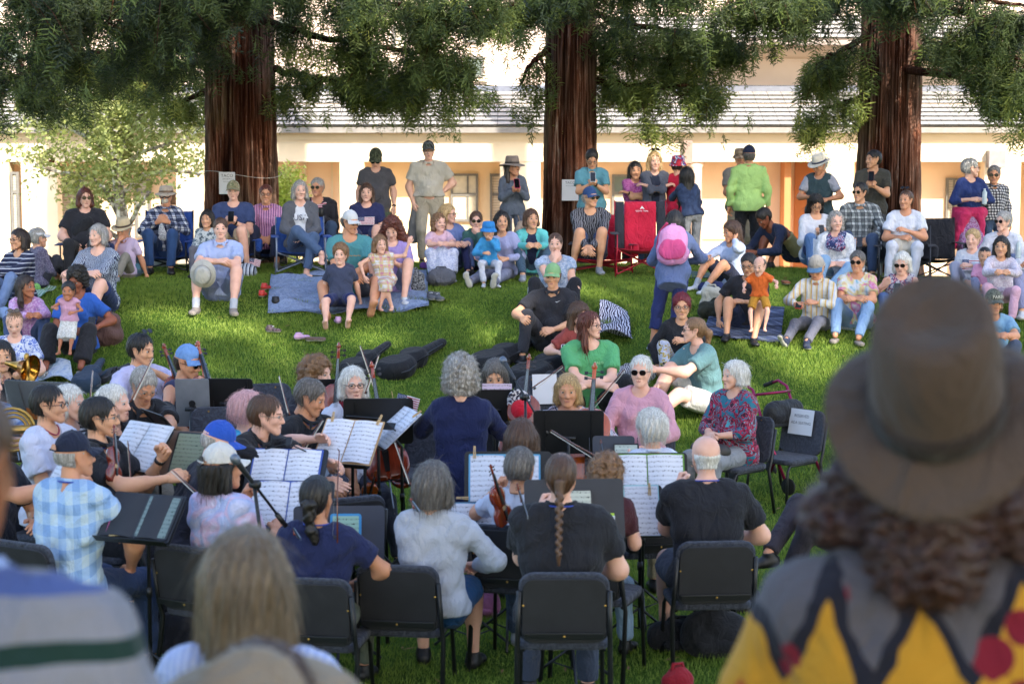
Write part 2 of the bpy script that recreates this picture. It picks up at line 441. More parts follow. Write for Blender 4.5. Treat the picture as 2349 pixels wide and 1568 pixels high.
def hand_tpl(style, h):
    """right hand, wrist at 0, fingers along z, palm facing +y, thumb at -x"""
    k = ('hand', style, h)
    if k in _TC: return _TC[k]
    curl = {'relax': (22, 30, 18), 'grip': (62, 75, 45), 'flat': (4, 6, 4), 'point': (70, 80, 50)}[style]
    pr = [((0, 0, -.015), (0, 0, .02), .028, .030, (0, 1, 0), .62)]
    for i, (x, L, z0) in enumerate(((-.030, .070, .088), (-.010, .079, .092), (.011, .073, .089), (.030, .056, .082))):
        pr.append(((x*.55, 0, .02), (x, 0, z0), .018, .0125, None, 1))
        c = curl if not (style == 'point' and i == 0) else (5, 5, 5)
        p = Vector((x, 0, z0)); a = 0
        for j, (fr, cc) in enumerate(zip((.42, .32, .26), c)):
            a += rad(cc*(1+.08*i)); d = Vector((x*.9, math.sin(a), math.cos(a))); d.x *= .25 if style != 'grip' else .1
            d.normalize(); q = p + d*(L*fr)
            pr.append((tuple(p), tuple(q), .0098-.0008*j, .009-.0009*j, None, 1, None, None, .005)); p = q
    g = style in ('grip', 'point')
    t = [(-.022, .004, .018), (-.046, .014 if not g else .024, .046), (-.056 if not g else -.040, .02 if not g else .04, .074), (-.058 if not g else -.022, .026 if not g else .048, .096)]
    for j in range(3): pr.append((t[j], t[j+1], .0145-.0015*j, .0125-.0015*j, None, 1, None, None, .008))
    _TC[k] = sdf(pr, h, .012); return _TC[k]
def foot_prims(k='shoe', e=0):
    """ankle at 0, toes along -y, sole at z=-.08"""
    return [((0, .035, -.045), (0, -.03, -.045), .034+e, .032+e, None, 1), ((0, -.03, -.05), (.004, -.125, -.056), .033+e, .030+e, (0, 0, 1), .75),
            ((-.012, -.10, -.056), (.022, -.135, -.058), .026+e, .024+e, (0, 0, 1), .75), ((0, .01, -.05), (0, .008, .0), .034+e, .036+e, None, 1)]
def shoe_tpl(kind, h):
    k = ('shoe', kind, h)
    if k in _TC: return _TC[k]
    top = {'shoe': .012, 'flat': -.035, 'boot': .06}.get(kind, .0)
    V, F = sdf(foot_prims(e=.005)+([((0, .01, 0), (0, .01, .06), .038, .042)] if kind == 'boot' else []), h, .02,
               clip=[((0, 0, top), (0, 0, 1)), ((0, 0, -.082), (0, 0, -1))], sub=[((0, -.02, -.01), (0, .0, .05), .03, .05)] if kind == 'flat' else None)
    C = V[F].mean(1); mi = (C[:, 2] < -.066).astype(int)
    _TC[k] = (V, F, mi); return _TC[k]

FACE_CUT = [((0, -.125, -.03), (0, -.118, .012), .080, .066), ((0, -.13, -.10), (0, -.125, .0), .078, .076)]
def hair_tpl(style, h):
    k = ('hair', style, h)
    if k in _TC: return _TC[k]
    cap = [((0, .006, .04), (0, .035, .035), .097, .097, (1, 0, 0), .88), ((0, .05, -.01), (0, .045, -.05), .075, .062)]
    sub = list(FACE_CUT); clip = []; amp = .0035; fr = 1; ears = True; kk = .03; nrib = 220; rl = .045; near = h < .008
    if style == 'short': clip = [((0, .02, -.075), (0, .25, -1))]
    elif style == 'buzz': cap = [((0, .006, .036), (0, .033, .032), .091, .091, (1, 0, 0), .88), ((0, .045, -.01), (0, .042, -.05), .068, .056)]; clip = [((0, .02, -.06), (0, .25, -1))]; amp = .001; nrib = 60; rl = .015
    elif style == 'balding':
        cap = [((0, .03, .0), (0, .035, -.045), .087, .066, (1, 0, 0), .94)]; clip = [((0, 0, .045), (0, -.25, 1)), ((0, .02, -.075), (0, .2, -1))]; amp = .0015; nrib = 90; rl = .02
        sub = sub+[((0, -.12, .04), (0, -.03, .10), .085, .075)]
    elif style == 'puffy':
        cap = [((0, .008, .05), (0, .04, .04), .105, .103, (1, 0, 0), .92), ((0, .055, -.01), (0, .05, -.05), .080, .066)]; clip = [((0, .02, -.08), (0, .2, -1))]; amp = .006; nrib = 420; rl = .05
    elif style in ('bob', 'bobcurl'):
        for s in (-1, 1): cap.append(((s*.072, .015, .02), (s*.080, .01, -.085), .034, .036))
        cap.append(((0, .065, .0), (0, .075, -.10), .080, .070)); clip = [((0, 0, -.125), (0, .1, -1))]; ears = False; nrib = 420; rl = .06
        if style == 'bobcurl': amp = .009; fr = 2
    elif style in ('long', 'longwave'):
        for s in (-1, 1): cap.append(((s*.070, .02, .02), (s*.088, .005, -.20), .032, .030)); cap.append(((s*.088, .005, -.20), (s*.086, -.02, -.30), .030, .012))
        cap.append(((0, .06, .0), (0, .095, -.28), .085, .062, (0, 1, 0), .7)); cap.append(((0, .095, -.28), (0, .10, -.36), .062, .03, (0, 1, 0), .6)); ears = False; nrib = 600; rl = .10
        if style == 'longwave': amp = .008; fr = 1.3
    elif style == 'curly':
        cap = [((0, .01, .055), (0, .045, .045), .118, .118, (1, 0, 0), .95), ((0, .06, -.01), (0, .06, -.06), .10, .085)]
        for s in (-1, 1): cap.append(((s*.075, .02, .02), (s*.085, .02, -.06), .04, .04))
        amp = .011; fr = 2.6; ears = False; clip = [((0, 0, -.105), (0, 0, -1))]; nrib = 900; rl = .03
    elif style == 'biglong':    # big curly long
        cap = [((0, .01, .055), (0, .045, .045), .112, .112, (1, 0, 0), .95)]
        for s in (-1, 1): cap.append(((s*.085, .02, .02), (s*.125, .01, -.14), .048, .066)); cap.append(((s*.125, .01, -.14), (s*.12, -.01, -.22), .064, .03))
        cap.append(((0, .06, 0), (0, .10, -.2), .10, .09)); amp = .012; fr = 2.2; ears = False; nrib = 900; rl = .05
    elif style in ('tied', 'ponytail', 'bun'):
        cap = [((0, .006, .038), (0, .036, .034), .094, .094, (1, 0, 0), .88), ((0, .05, -.01), (0, .045, -.045), .070, .052)]; clip = []
        if style == 'ponytail': cap += [((0, .12, .0), (0, .155, -.03), .026, .034), ((0, .155, -.03), (0, .15, -.20), .036, .012)]
        if style == 'bun': cap += [((0, .11, .045), (0, .13, .05), .045, .045, None, 1, None, None, .01)]
        amp = .002; nrib = 160; rl = .04
    if ears: sub = sub+[((s*.085, .004, -.005), (s*.085, .0, -.05), .030, .034) for s in (-1, 1)]
    def nz(X, Y, Z):
        if fr > 1.5: return amp*(np.sin(X*75*fr/2+2*np.sin(Y*60))*np.sin(Y*80*fr/2+2*np.sin(Z*50))*np.sin(Z*70*fr/2+1.5*np.sin(X*66))*1.6)
        A = np.arctan2(X, Y-.01); return amp*(np.sin(A*23+6*np.sin(Z*8*fr)+2*np.sin(X*30))+.5*np.sin(A*51+Z*30*fr))
    V, F = sdf(cap, h, kk, noise=nz, sub=sub, clip=clip)
    # loose locks following the surface
    if near: nrib = int(nrib*2.6)
    rg = np.random.default_rng(len(style)*7+3); C = V[F].mean(1)
    e1 = V[F[:, 1]]-V[F[:, 0]]; e2 = V[F[:, 3]]-V[F[:, 0]]; N = np.cross(e1, e2); N /= np.linalg.norm(N, axis=1)[:, None]+1e-9
    ok = np.where((C[:, 1] > -.105))[0]; pick = rg.choice(ok, nrib)
    RV = []; RF = []
    for i in pick:
        p = C[i]; nn = N[i]; g = np.array([0, 0, -1.]) + rg.normal(0, .22 if fr < 1.5 else 1.2, 3)
        if p[2] > .08 and fr < 1.5: g = np.array([p[0]*6, (p[1]-.0)*5, -.3])+rg.normal(0, .3, 3)
        g = g-nn*g.dot(nn); g /= np.linalg.norm(g)+1e-9; w = np.cross(g, nn)*(.0013 if near else .0022); L = rl*rg.uniform(.5, 1.2)
        b = len(RV); n_ = 4
        for j in range(n_+1):
            t = j/n_; lift = .001+.005*math.sin(t*pi*.8)*rg.uniform(.5, 1.3)
            if fr > 1.5: q = p+g*L*t+nn*(lift+.006*math.sin(t*9))+np.cross(g, nn)*.008*math.cos(t*9)
            else: q = p+g*L*t+nn*lift-np.array([0, 0, 1.])*L*.25*t*t
            ww = w*(1-.75*t); RV += [q-ww, q+ww]
        for j in range(n_): RF.append((b+2*j, b+2*j+1, b+2*j+3, b+2*j+2))
    V2 = np.concatenate([V, np.array(RV)]); F2 = np.concatenate([F, np.array(RF)+len(V)])
    _TC[k] = (V2, F2); return _TC[k]

def hat_mesh(kind, mats, root, MH, name=None):
    m = MB()
    if kind in ('cap', 'visor', 'capb'):
        if kind != 'visor':
            prof = [(.098*math.cos(a), .035+.105*math.sin(a)) for a in [rad(x) for x in range(0, 91, 10)]]
            m.lathe([(.100, .028)]+prof[:-1]+[(0, .140)], 24, Matrix.Translation((0, .014, 0)), 0, .90, 1.06)
            m.lathe([(.008, .139), (.006, .144), (0, .145)], 8, Matrix.Translation((0, .014, 0)), 0)
        else:
            m.lathe([(.099, .02), (.101, .055), (.098, .056), (.097, .02)], 24, Matrix.Translation((0, .012, 0)), 0, .90, 1.06)
        n = 10; V = []; F = []
        for j in range(5):
            for i in range(n+1):
                a = rad(-62+124*i/n); r0 = .098; r = r0+(.075*math.cos(a*.95))*(j/4)
                x = math.sin(a)*(r0+.004*j)*.92; y = -math.cos(a)*r0*1.04-.078*(j/4)*math.cos(a)+.012
                V.append((x, y, .036-.030*(x/.09)**2*(.3+.7*j/4)-.014*(j/4)))
        for j in range(4):
            for i in range(n): F.append((j*(n+1)+i, j*(n+1)+i+1, (j+1)*(n+1)+i+1, (j+1)*(n+1)+i))
        b = len(V); V += [(x, y, z-.003) for x, y, z in V]; F += [tuple(b+q for q in f[::-1]) for f in F]
        for i in range(n): F.append((4*(n+1)+i, 4*(n+1)+i+1, b+4*(n+1)+i+1, b+4*(n+1)+i))
        m.add(V, F, len(mats)-1 if len(mats) > 1 else 0)
    else:
        br, ch, droop, wav = {'fedora': (.165, .115, .01, .012), 'felt': (.185, .115, .028, .010), 'bucket': (.130, .095, .055, .004), 'sun': (.20, .10, .045, .012), 'boonie': (.155, .095, .030, .012)}[kind]
        n = 32; prof = [(.099, .03), (.101, .05), (.096, .03+ch*.6), (.086, .03+ch*.92), (.07, .03+ch), (.035, .03+ch-(.012 if kind in ('fedora', 'felt') else -.004)), (0, .03+ch-(.016 if kind in ('fedora', 'felt') else -.006))]
        m.lathe(prof, n, Matrix.Translation((0, .012, 0)), 0, .92, 1.08)
        rings = []; V = []; F = []
        for j in range(6):
            t = j/5
            for i in range(n):
                a = 2*pi*i/n; r = .098+(br-.098)*t
                V.append((math.cos(a)*r*.94, math.sin(a)*r*1.06+.012, .034-droop*t**1.2+wav*math.cos(2*a)*t*1.2))
        for j in range(5):
            for i in range(n): F.append((j*n+i, j*n+(i+1) % n, (j+1)*n+(i+1) % n, (j+1)*n+i))
        b = len(V); V += [(x, y, z+.003) for x, y, z in V]; F += [tuple(b+q for q in f[::-1]) for f in F]
        F += [(5*n+i, 5*n+(i+1) % n, b+5*n+(i+1) % n, b+5*n+i) for i in range(n)]
        m.add(V, F, 0)
        if len(mats) > 1: m.lathe([(.1025, .038), (.1035, .056), (.1005, .062), (.0995, .038)], n, Matrix.Translation((0, .012, 0)), 1, .93, 1.085)
        if kind == 'boonie' and len(mats) > 2: m.box((0, .13, -.05), (.2, .012, .16), R3('X', .25), 2)
    m.v = [(v[0], v[1], v[2]+.012) for v in m.v]
    nm = name or {'cap': 'cap', 'visor': 'visor'}.get(kind, 'hat')
    m.v = [tuple(MH @ Vector(v)) for v in m.v]
    return m.build(nm, mats, root, True)
def glasses_mesh(kind, root, MH):
    m = MB(); dark = kind in ('sun', 'aviator')
    fm = plain('#1a1614', .3, name='frame_plastic') if kind != 'wire' else plain('#8a7f70', .3, .8, name='frame_wire')
    up = .075 if kind == 'onhead' else 0; dark = dark or kind == 'onhead'
    for s in (-1, 1):
        c = Vector((s*.033, -.110, .002)); rx, rz = (.026, .021) if dark else (.024, .018)
        pts = [(c.x+rx*math.cos(a), c.y+.003+abs(math.cos(a))*0, c.z+rz*math.sin(a)) for a in [2*pi*i/14 for i in range(15)]]
        m.tube(pts, .0026 if kind != 'wire' else .0014, 5)
        m.tube([(s*.058, -.107, .006), (s*.082, -.06, .006), (s*.083, .01, .004)], .0024, 5)
        if dark: m.add([(c.x+rx*math.cos(a), c.y-.001, c.z+rz*math.sin(a)) for a in [2*pi*i/14 for i in range(14)]], [tuple(range(14))[::-1]], 1)
    m.tube([(-.011, -.112, .004), (0, -.116, .007), (.011, -.112, .004)], .0024, 5)
    Mx = MH @ (Matrix.Translation((0, .035, .088)) @ Matrix.Rotation(-.75, 4, 'X')) if kind == 'onhead' else MH
    m.v = [tuple(Mx @ Vector(v)) for v in m.v]
    return m.build('glasses', [fm, plain('#120d0c', .12, name='dark_lens', var=.01)], root, False)

def ik(a, t, l1, l2, hint):
    a, t, hint = Vector(a), Vector(t), Vector(hint); d = t-a; L = d.length
    mx = (l1+l2)*.998
    if L > mx: d *= mx/L; L = mx
    L = max(L, abs(l1-l2)+.03)
    d.normalize(); h = hint-d*hint.dot(d)
    if h.length < 1e-4: h = Vector((0, 1, 0))-d*d.y
    h.normalize(); x = (l1*l1-l2*l2+L*L)/(2*L); y = math.sqrt(max(0, l1*l1-x*x))
    return a+d*x+h*y, a+d*L
ARM = {  # out, forward, up from the neck base; then elbow hint (out, fwd, up), hand style
    'down': (.27, .02, -.56, (.4, -1, 0), 'relax'), 'lap': (.03, .27, -.40, (1, -.6, -.4), 'relax'), 'lapw': (.13, .30, -.40, (1, -.6, -.3), 'relax'),
    'knee': (.03, .44, -.17, (1, -.1, -.5), 'relax'), 'kneeout': (.18, .46, -.15, (.8, -.3, -.5), 'relax'), 'phone': (.03, .27, -.20, (.8, -.5, -.8), 'grip'),
    'cross': (-.15, .17, -.20, (1, .25, -.6), 'relax'), 'hip': (.17, .02, -.43, (1, -.5, 0), 'flat'), 'chin': (.01, .15, -.01, (.4, .4, -1), 'relax'),
    'up': (.30, .20, .22, (.8, 0, -.6), 'relax'), 'reach': (.10, .52, -.08, (.8, -.2, -.8), 'point'), 'reachd': (.10, .46, -.22, (.8, -.2, -.8), 'relax'),
    'play': (.10, .34, -.08, (.5, -.5, -1.6), 'grip'), 'bow': (.12, .34, -.24, (.4, -.7, -1), 'grip'), 'celloL': (.15, .20, -.02, (1, .1, -1), 'grip'), 'celloR': (.20, .40, -.34, (1, -.2, .1), 'grip'),
    'back': (.22, -.30, -.52, (.3, -1, .2), 'flat'), 'ground': (.30, -.16, -.56, (.6, -1, 0), 'flat'), 'hold': (.08, .24, -.28, (1, -.4, -.6), 'grip'), 'hidden': (.06, .26, -.3, (1, -.3, -.6), 'relax')}
PEOPLE = []
def person(label, x, y, D, yaw=0, pose='chair', S=None, lean=0, side=0, face=None, hp=0, hr=0, arms=('lap', 'lap'), legs=None, skin='f',
           top=None, slv='short', bot=None, btype='long', shoes=None, stype='shoe', hair=('short', 'brown'), hat=None, glasses=None, fat=1.0, sex='f',
           group=None, under=None, collar=None, ribbon=None, cat='person', slouch=0, neckcut=.072, hem=None, sock=None, seat_h=None, zfix=None, hs=None, extras=None, wr=.006, child=False, nolegs=False, toes=0, hscale=(1, 1, 1), vest=None):
    H = P(x, y, D); yw = rad(yaw)
    ly, ls = rad(lean), rad(side)
    t = Vector((math.sin(ls), -math.sin(ly)*math.cos(ls), math.cos(ly)*math.cos(ls))); nt = Vector((math.sin(ls*.5), -math.sin(ly*.75)-.12, math.cos(ly*.75))).normalized()
    R = Matrix.Rotation(yw, 3, 'Z')
    def solve(S):
        Hs = hs or (.965 if S > .92 else .62+.41*S)
        off = t*(.50*S)+nt*(.125*S+.035*Hs); base = H-R@off
        return Hs, off, base, T(base.x, base.y)
    bl = {'stand': .93, 'ground': .10, 'chair': .55, 'kneel': .35, 'free': None}[pose]
    S0 = S
    if S is None:
        S = 1.0
        for _ in range(12):
            Hs, off, base, g = solve(S); hh = base.z-g
            if pose == 'stand': S *= 1+(hh/S-.93)/1.6
            elif pose == 'ground': S += (hh-.10*S)/.8
            else: S = 1.06 if sex == 'm' else 1.0; break
            S = min(1.18, max(.42, S))
    Hs, off, base, g = solve(S); g = g if zfix is None else zfix
    pz = base.z-g
    PEOPLE.append((label[:34], round(S, 2), round(pz, 2), pose))
    if pose == 'ground': pz = max(pz, .09*S)
    root = thing('person', label, cat, (base.x, base.y, g), yw, group)
    far = D > 15.5; hb = .018 if far else .015; hc = .016 if far else .0125
    if D < 6: hb, hc = .02, .014
    if child: hb, hc = .013, .012
    m = sex == 'm'; f = fat; X = Vector((1, 0, 0))
    pel = Vector((0, 0, pz)); fw = t.cross(X).normalized()      # fw: forward, square to the spine
    if fw.y > 0: fw = -fw
    def sp(u): return pel + t*(.5*S*u) - fw*(.05*S*slouch*math.sin(pi*max(0, min(1, u))))
    nb = sp(1.0); hc0 = pel+off
    sw = (.180 if m else .158)*S*(1+.3*(f-1)); hw = .09*S*(1 if m else 1.04)
    def torso(e, loose=0):
        o = []
        for u, w, r in ((-.03, .078, .106), (.26, .052, .095), (.52, .068, .100), (.76, .098, .092), (.92, .118 if m else .10, .060)):
            ff = f if u < .7 else 1+(f-1)*.5
            r2 = r*S*(ff if u < .9 else 1)+e+(loose if u < .6 else loose*.5); c = sp(u)
            if u > .9: c = c-fw*(.01*S)
            o.append((tuple(c-X*w*S*ff), tuple(c+X*w*S*ff), r2, r2, tuple(fw), .84 if u > .5 else .9))
        for s in (-1, 1): o.append((tuple(sp(-.02)+X*s*.05*S), tuple(sp(.75)+X*s*.06*S), .098*S*f+e, .095*S+e, tuple(fw), .88))
        if not m and not child: 
            for s in (-1, 1): o.append((tuple(sp(.64)+X*s*.06*S+fw*.065*S), tuple(sp(.63)+X*s*.06*S+fw*.066*S), .058*S+e, .058*S+e))
        if f > 1.1: o.append((tuple(sp(.30)+fw*.05*S*f), tuple(sp(.2)+fw*.05*S*f), .105*S*f+e, .105*S*f+e))
        for s in (-1, 1): o.append((tuple(nb+X*s*.035*S-t*.01*S), tuple(nb+X*s*(sw-.02*S)-t*.055*S), .040*S+e, .046*S+e))
        return o
    # arms
    A = []
    for i, s in enumerate((1, -1)):      # left arm first
        spec = arms[i] if isinstance(arms, tuple) else arms
        if isinstance(spec, str): spec = ARM[spec]
        o_, f_, u_, hint, hstyle = (list(spec)+[(1, -.6, -.4), 'relax'])[:5] if len(spec) >= 5 else (spec[0], spec[1], spec[2], spec[3] if len(spec) > 3 else (1, -.6, -.4), 'relax')
        sh = nb+X*s*sw-t*(.055*S)+fw*(.02*S if f_ > .1 else 0)
        tg = nb+X*s*o_*S+Vector((0, -1, 0))*f_*S+Vector((0, 0, 1))*u_*S
        el, wr_ = ik(sh, tg, .285*S, .25*S, Vector((s*hint[0], -hint[1], hint[2])))
        A.append((s, sh, el, wr_, hstyle))
    # legs
    dl = {'stand': ((.10, .02), (.10, .05)), 'chair': ((.15, .50), (.15, .46)), 'ground': ((.14, .54), (.14, .50)), 'kneel': ((.12, .1), (.12, .3)), 'free': ((.1, .2), (.1, .2))}[pose]
    L = []
    for i, s in enumerate((1, -1)):
        sp_ = (legs[i] if legs and legs[i] else dl[i]); hint = sp_[3] if len(sp_) > 3 else ((s*.15, -1, .35) if pose in ('stand', 'chair') else (s*.25, -.4, 1))
        hj = pel+X*s*hw-Vector((0, 0, .02*S))
        gx = Vector((s*sp_[0]*S, -sp_[1]*S, 0)); wxy = R@gx+base; gz = T(wxy.x, wxy.y)-g
        up = sp_[2] if len(sp_) > 2 and sp_[2] is not None else None
        tg = Vector((gx.x, gx.y, gz+.08*S)) if up is None else Vector((gx.x, gx.y, up*S))
        if len(sp_) > 3: hint = (s*hint[0], -hint[1], hint[2])
        kn, an = ik(hj, tg, .43*S, .42*S, hint)
        ty = sp_[4] if len(sp_) > 4 else None
        sh_ = (kn-an).normalized()
        td = Vector((s*.18, -1, 0)) if ty is None else Vector((s*ty[0], -ty[1], ty[2]))
        td.normalize(); L.append((s, hj, kn, an, td))
    # ---- body
    B = torso(-.004)
    for s, sh, el, w_, hst in A:
        B += [(tuple(sh), tuple(el), .050*S*f, .038*S*f), (tuple(el), tuple(w_), .039*S*f, .026*S)]
        if slv in ('short', 'none'): B.append((tuple(el.lerp(w_, .15)), tuple(el.lerp(w_, .45)), .041*S*f, .035*S))
    for s, hj, kn, an, td in L:
        B += [(tuple(hj), tuple(kn), .084*S*f, .055*S), (tuple(kn), tuple(an), .052*S, .034*S)]
        c = kn.lerp(an, .28)+(an-kn).cross(X).normalized()*-.012*S; B.append((tuple(kn.lerp(an, .12)), tuple(kn.lerp(an, .5)), .055*S, .045*S))
    hm = Matrix.Rotation(rad((face if face is not None else yaw))-yw, 3, 'Z') @ Matrix.Rotation(rad(hp), 3, 'X') @ Matrix.Rotation(rad(hr), 3, 'Y')
    MH = Matrix.Translation(hc0) @ hm.to_4x4() @ Matrix.Scale(Hs, 4)
    hq = np.random.default_rng(int(abs(x)*7+y)); MF = MH @ Matrix.Diagonal((hq.uniform(.94, 1.05), hq.uniform(.96, 1.04), hq.uniform(.96, 1.04), 1))
    nk = MH @ Vector((0, .03, -.07))
    B += [(tuple(nb-t*.02*S), tuple(nk), .056*S, .050*Hs)]
    if nolegs: B = [b for b in B]
    V, F = sdf(B, hb, .035*S); parts = [(V, F, 0)]
    hv, hf, hmi = head_tpl(.006 if not far else .0075); parts.append((xf(hv, MF), hf, hmi))
    for s, sh, el, w_, hst in A:
        d = (w_-el).normalized(); pn = Vector((-s*.6, .25, -.55)) if d.z < .35 else Vector((0, .9, -.1)) if hst != 'grip' else Vector((-s, .2, 0))
        RR = frame(d, pn); v, fc = hand_tpl(hst, .0042 if not far else .0055)
        mm = RR.to_4x4() @ Matrix.Scale(S*.97 if S > .8 else S*1.02, 4)
        if s > 0: v = v*np.array([-1, 1, 1]); fc = fc[:, ::-1]
        parts.append((xf(v, Matrix.Translation(w_) @ mm), fc, 0))
    shoed = shoes is not None
    if not shoed:
        for s, hj, kn, an, td in L:
            RR = foot_frame(td); MM = Matrix.Translation(an) @ RR.to_4x4() @ Matrix.Scale(S, 4)
            v, fc = sdf(foot_prims(), .009, .02); parts.append((xf(v, MM), fc, 0))
    V, F, mi = join_parts(parts)
    hcol = HC.get(hair[1], (hair[1],)) if hair else ('#3a2a20',)
    brow = plain(hcol[0], .8, name='brow', var=.05)
    mesh_obj('body', V, F, [skin_mat(SK.get(skin, skin)), EYE_W, EYE_D, LIPM, brow], root, mi)
    # ---- clothing
    sd = len(PEOPLE)
    def sleeves(kind, e):
        o = []
        for s, sh, el, w_, hst in A:
            up = (el-sh).normalized(); fo = (w_-el).normalized()
            if kind == 'short':
                c = sh.lerp(el, .66); o.append((tuple(sh), tuple(c+up*.03), .050*S*f+e, .058*S*f+e, None, 1, tuple(c), tuple(up)))
            elif kind == 'cap':
                c = sh.lerp(el, .28); o.append((tuple(sh), tuple(c+up*.03), .060*S*f+e, .058*S*f+e, None, 1, tuple(c), tuple(up)))
            elif kind in ('long', 'three'):
                q = .96 if kind == 'long' else .55
                c = el.lerp(w_, q)
                o.append((tuple(sh), tuple(el), .050*S*f+e, .044*S*f+e)); o.append((tuple(el), tuple(c), .043*S*f+e, .031*S+e, None, 1, tuple(c-fo*.012), tuple(fo)))
        return o
    if top is not None:
        loose = .008 if slv != 'tight' else .002; e = .011
        hm_ = hem if hem is not None else (-.10 if pose == 'stand' else -.05)
        pr = torso(e, loose)+sleeves(slv, e); hr_ = .112*S*f+e+loose; pr.append((tuple(sp(-.02)-X*.07*S*f), tuple(sp(-.02)+X*.07*S*f), hr_, hr_, tuple(fw), .93))
        if hm_ < -.08: pr += [(tuple(sp(0)), tuple(sp(hm_*2)), .15*S*f+e, .155*S*f+e, tuple(fw), .75)]
        sub = [(tuple(nb+t*.02*S+fw*.03*S), tuple(nb+t*.09*S+fw*.01), neckcut*S, neckcut*S)]
        if under is not None:
            sub += [(tuple(sp(.1)+fw*.16*S), tuple(nb+fw*.11*S), .085*S, .060*S)]
        if slv == 'none':
            for s, sh, el, w_, hst in A: sub.append((tuple(sh+X*s*.03*S+t*.0), tuple(sh+X*s*.10*S), .062*S, .07*S))
        V, F = sdf(pr, hc, .028*S, noise=wrinkle(wr, sd), sub=sub, clip=[(tuple(sp(hm_*2)), tuple(-t))])
        P_ = [(V, F, 0)]
        if collar:
            cm = MB(); cc = nb+fw*.012*S+t*.012*S; ring = []
            for i in range(17):
                a = 2*pi*i/16; dd = X*math.cos(a)*.068*S+fw*math.sin(a)*.066*S; ring.append(cc+dd+t*(.022*S-.034*S*max(0, math.sin(a))))
            cm.tube(ring, .013*S, 6, close=False)
            for s in (-1, 1): cm.add([tuple(cc+fw*.072*S+X*s*.012*S-t*.012*S), tuple(cc+fw*.062*S+X*s*.062*S+t*.012*S), tuple(cc+fw*.088*S+X*s*.058*S-t*.05*S)], [(0, 1, 2)] if s > 0 else [(0, 2, 1)])
            cv = np.array([tuple(v) for v in cm.v]); q4 = [fc if len(fc) == 4 else tuple(fc)+(fc[-1],) for fc in cm.f if len(fc) <= 4]
        o = mesh_obj('shirt', V, F, [top], root)
        if collar: cm.build('collar', [top if collar is True else collar], root, True)
    if vest is not None:
        V, F = sdf(torso(.024, .01), hc, .028*S, noise=wrinkle(.003, sd+3), sub=[(tuple(nb+t*.02*S+fw*.03*S), tuple(nb+t*.09*S), .08*S, .07*S), (tuple(sp(.1)+fw*.2*S), tuple(nb+fw*.14*S), .07*S, .04*S)], clip=[(tuple(sp(-.14)), tuple(-t))])
        mesh_obj('vest', V, F, [vest], root)
    if under is not None:
        V, F = sdf(torso(.008), hc, .028*S, noise=wrinkle(.002, sd+3), sub=[(tuple(nb+t*.01*S+fw*.02*S), tuple(nb+t*.09*S), .066*S, .066*S)], clip=[(tuple(sp(-.1)), tuple(-t))])
        mesh_obj('undershirt', V, F, [under], root)
    if bot is not None:
        e = .007; o = [(tuple(sp(-.03)-X*.078*S*f), tuple(sp(-.03)+X*.078*S*f), .114*S*f+e, .114*S*f+e, tuple(fw), .92), (tuple(sp(.0)), tuple(sp(.2)), .112*S*f+e, .108*S*f+e, tuple(fw), .9)]
        cl = []; ct = (tuple(sp(.16)), tuple(t)) if top is not None else (None, None)
        o = [(tuple(sp(-.03)-X*.074*S*f), tuple(sp(-.03)+X*.074*S*f), .106*S*f+e, .106*S*f+e, tuple(fw), .92), (tuple(sp(.0)), tuple(sp(.2)), .100*S*f+e, .092*S*f+e, tuple(fw), .9, ct[0], ct[1])]
        for s, hj, kn, an, td in L:
            th = (kn-hj).normalized(); sn = (an-kn).normalized()
            if btype in ('long', 'wide'):
                w1, w2 = (.060, .046) if btype == 'long' else (.075, .085)
                c = kn.lerp(an, .97 if btype == 'long' else .86)
                o += [(tuple(hj), tuple(kn), .086*S*f+e, .062*S+e), (tuple(kn), tuple(c), w1*S+e, w2*S+e, None, 1, tuple(c-sn*.012), tuple(sn))]
            elif btype == 'capri':
                c = kn.lerp(an, .6); o += [(tuple(hj), tuple(kn), .090*S*f+e, .066*S+e), (tuple(kn), tuple(c), .062*S+e, .062*S+e, None, 1, tuple(c-sn*.012), tuple(sn))]
            elif btype == 'shorts':
                c = hj.lerp(kn, .80); o += [(tuple(hj), tuple(c+th*.03), .095*S*f+e, .082*S*f+e, None, 1, tuple(c), tuple(th))]
            elif btype in ('skirt', 'midskirt'):
                o += [(tuple(hj), tuple(kn), .095*S*f+e, .085*S+e)]
        if btype in ('skirt', 'midskirt'):
            km = (L[0][2]+L[1][2])/2; am = (L[0][3]+L[1][3])/2; hmid = (L[0][1]+L[1][1])/2
            o.append((tuple(hmid), tuple(km), .12*S*f, .11*S))
            q = .88 if btype == 'skirt' else .35; c = km.lerp(am, q); dn = (am-km).normalized()
            o.append((tuple(km), tuple(c), .12*S, .17*S if btype == 'skirt' else .13*S, None, 1, tuple(c-dn*.02), tuple(dn)))
            for s, hj, kn, an, td in L: c = kn.lerp(an, q); o.append((tuple(kn), tuple(c), .09*S, .10*S, None, 1, tuple(c-dn*.02), tuple(dn)))
        V, F = sdf(o, hc, .03*S, noise=wrinkle(wr*.6, sd+11, .8), clip=cl)
        mesh_obj({'skirt': 'skirt', 'midskirt': 'skirt', 'shorts': 'shorts'}.get(btype, 'trousers'), V, F, [bot], root)
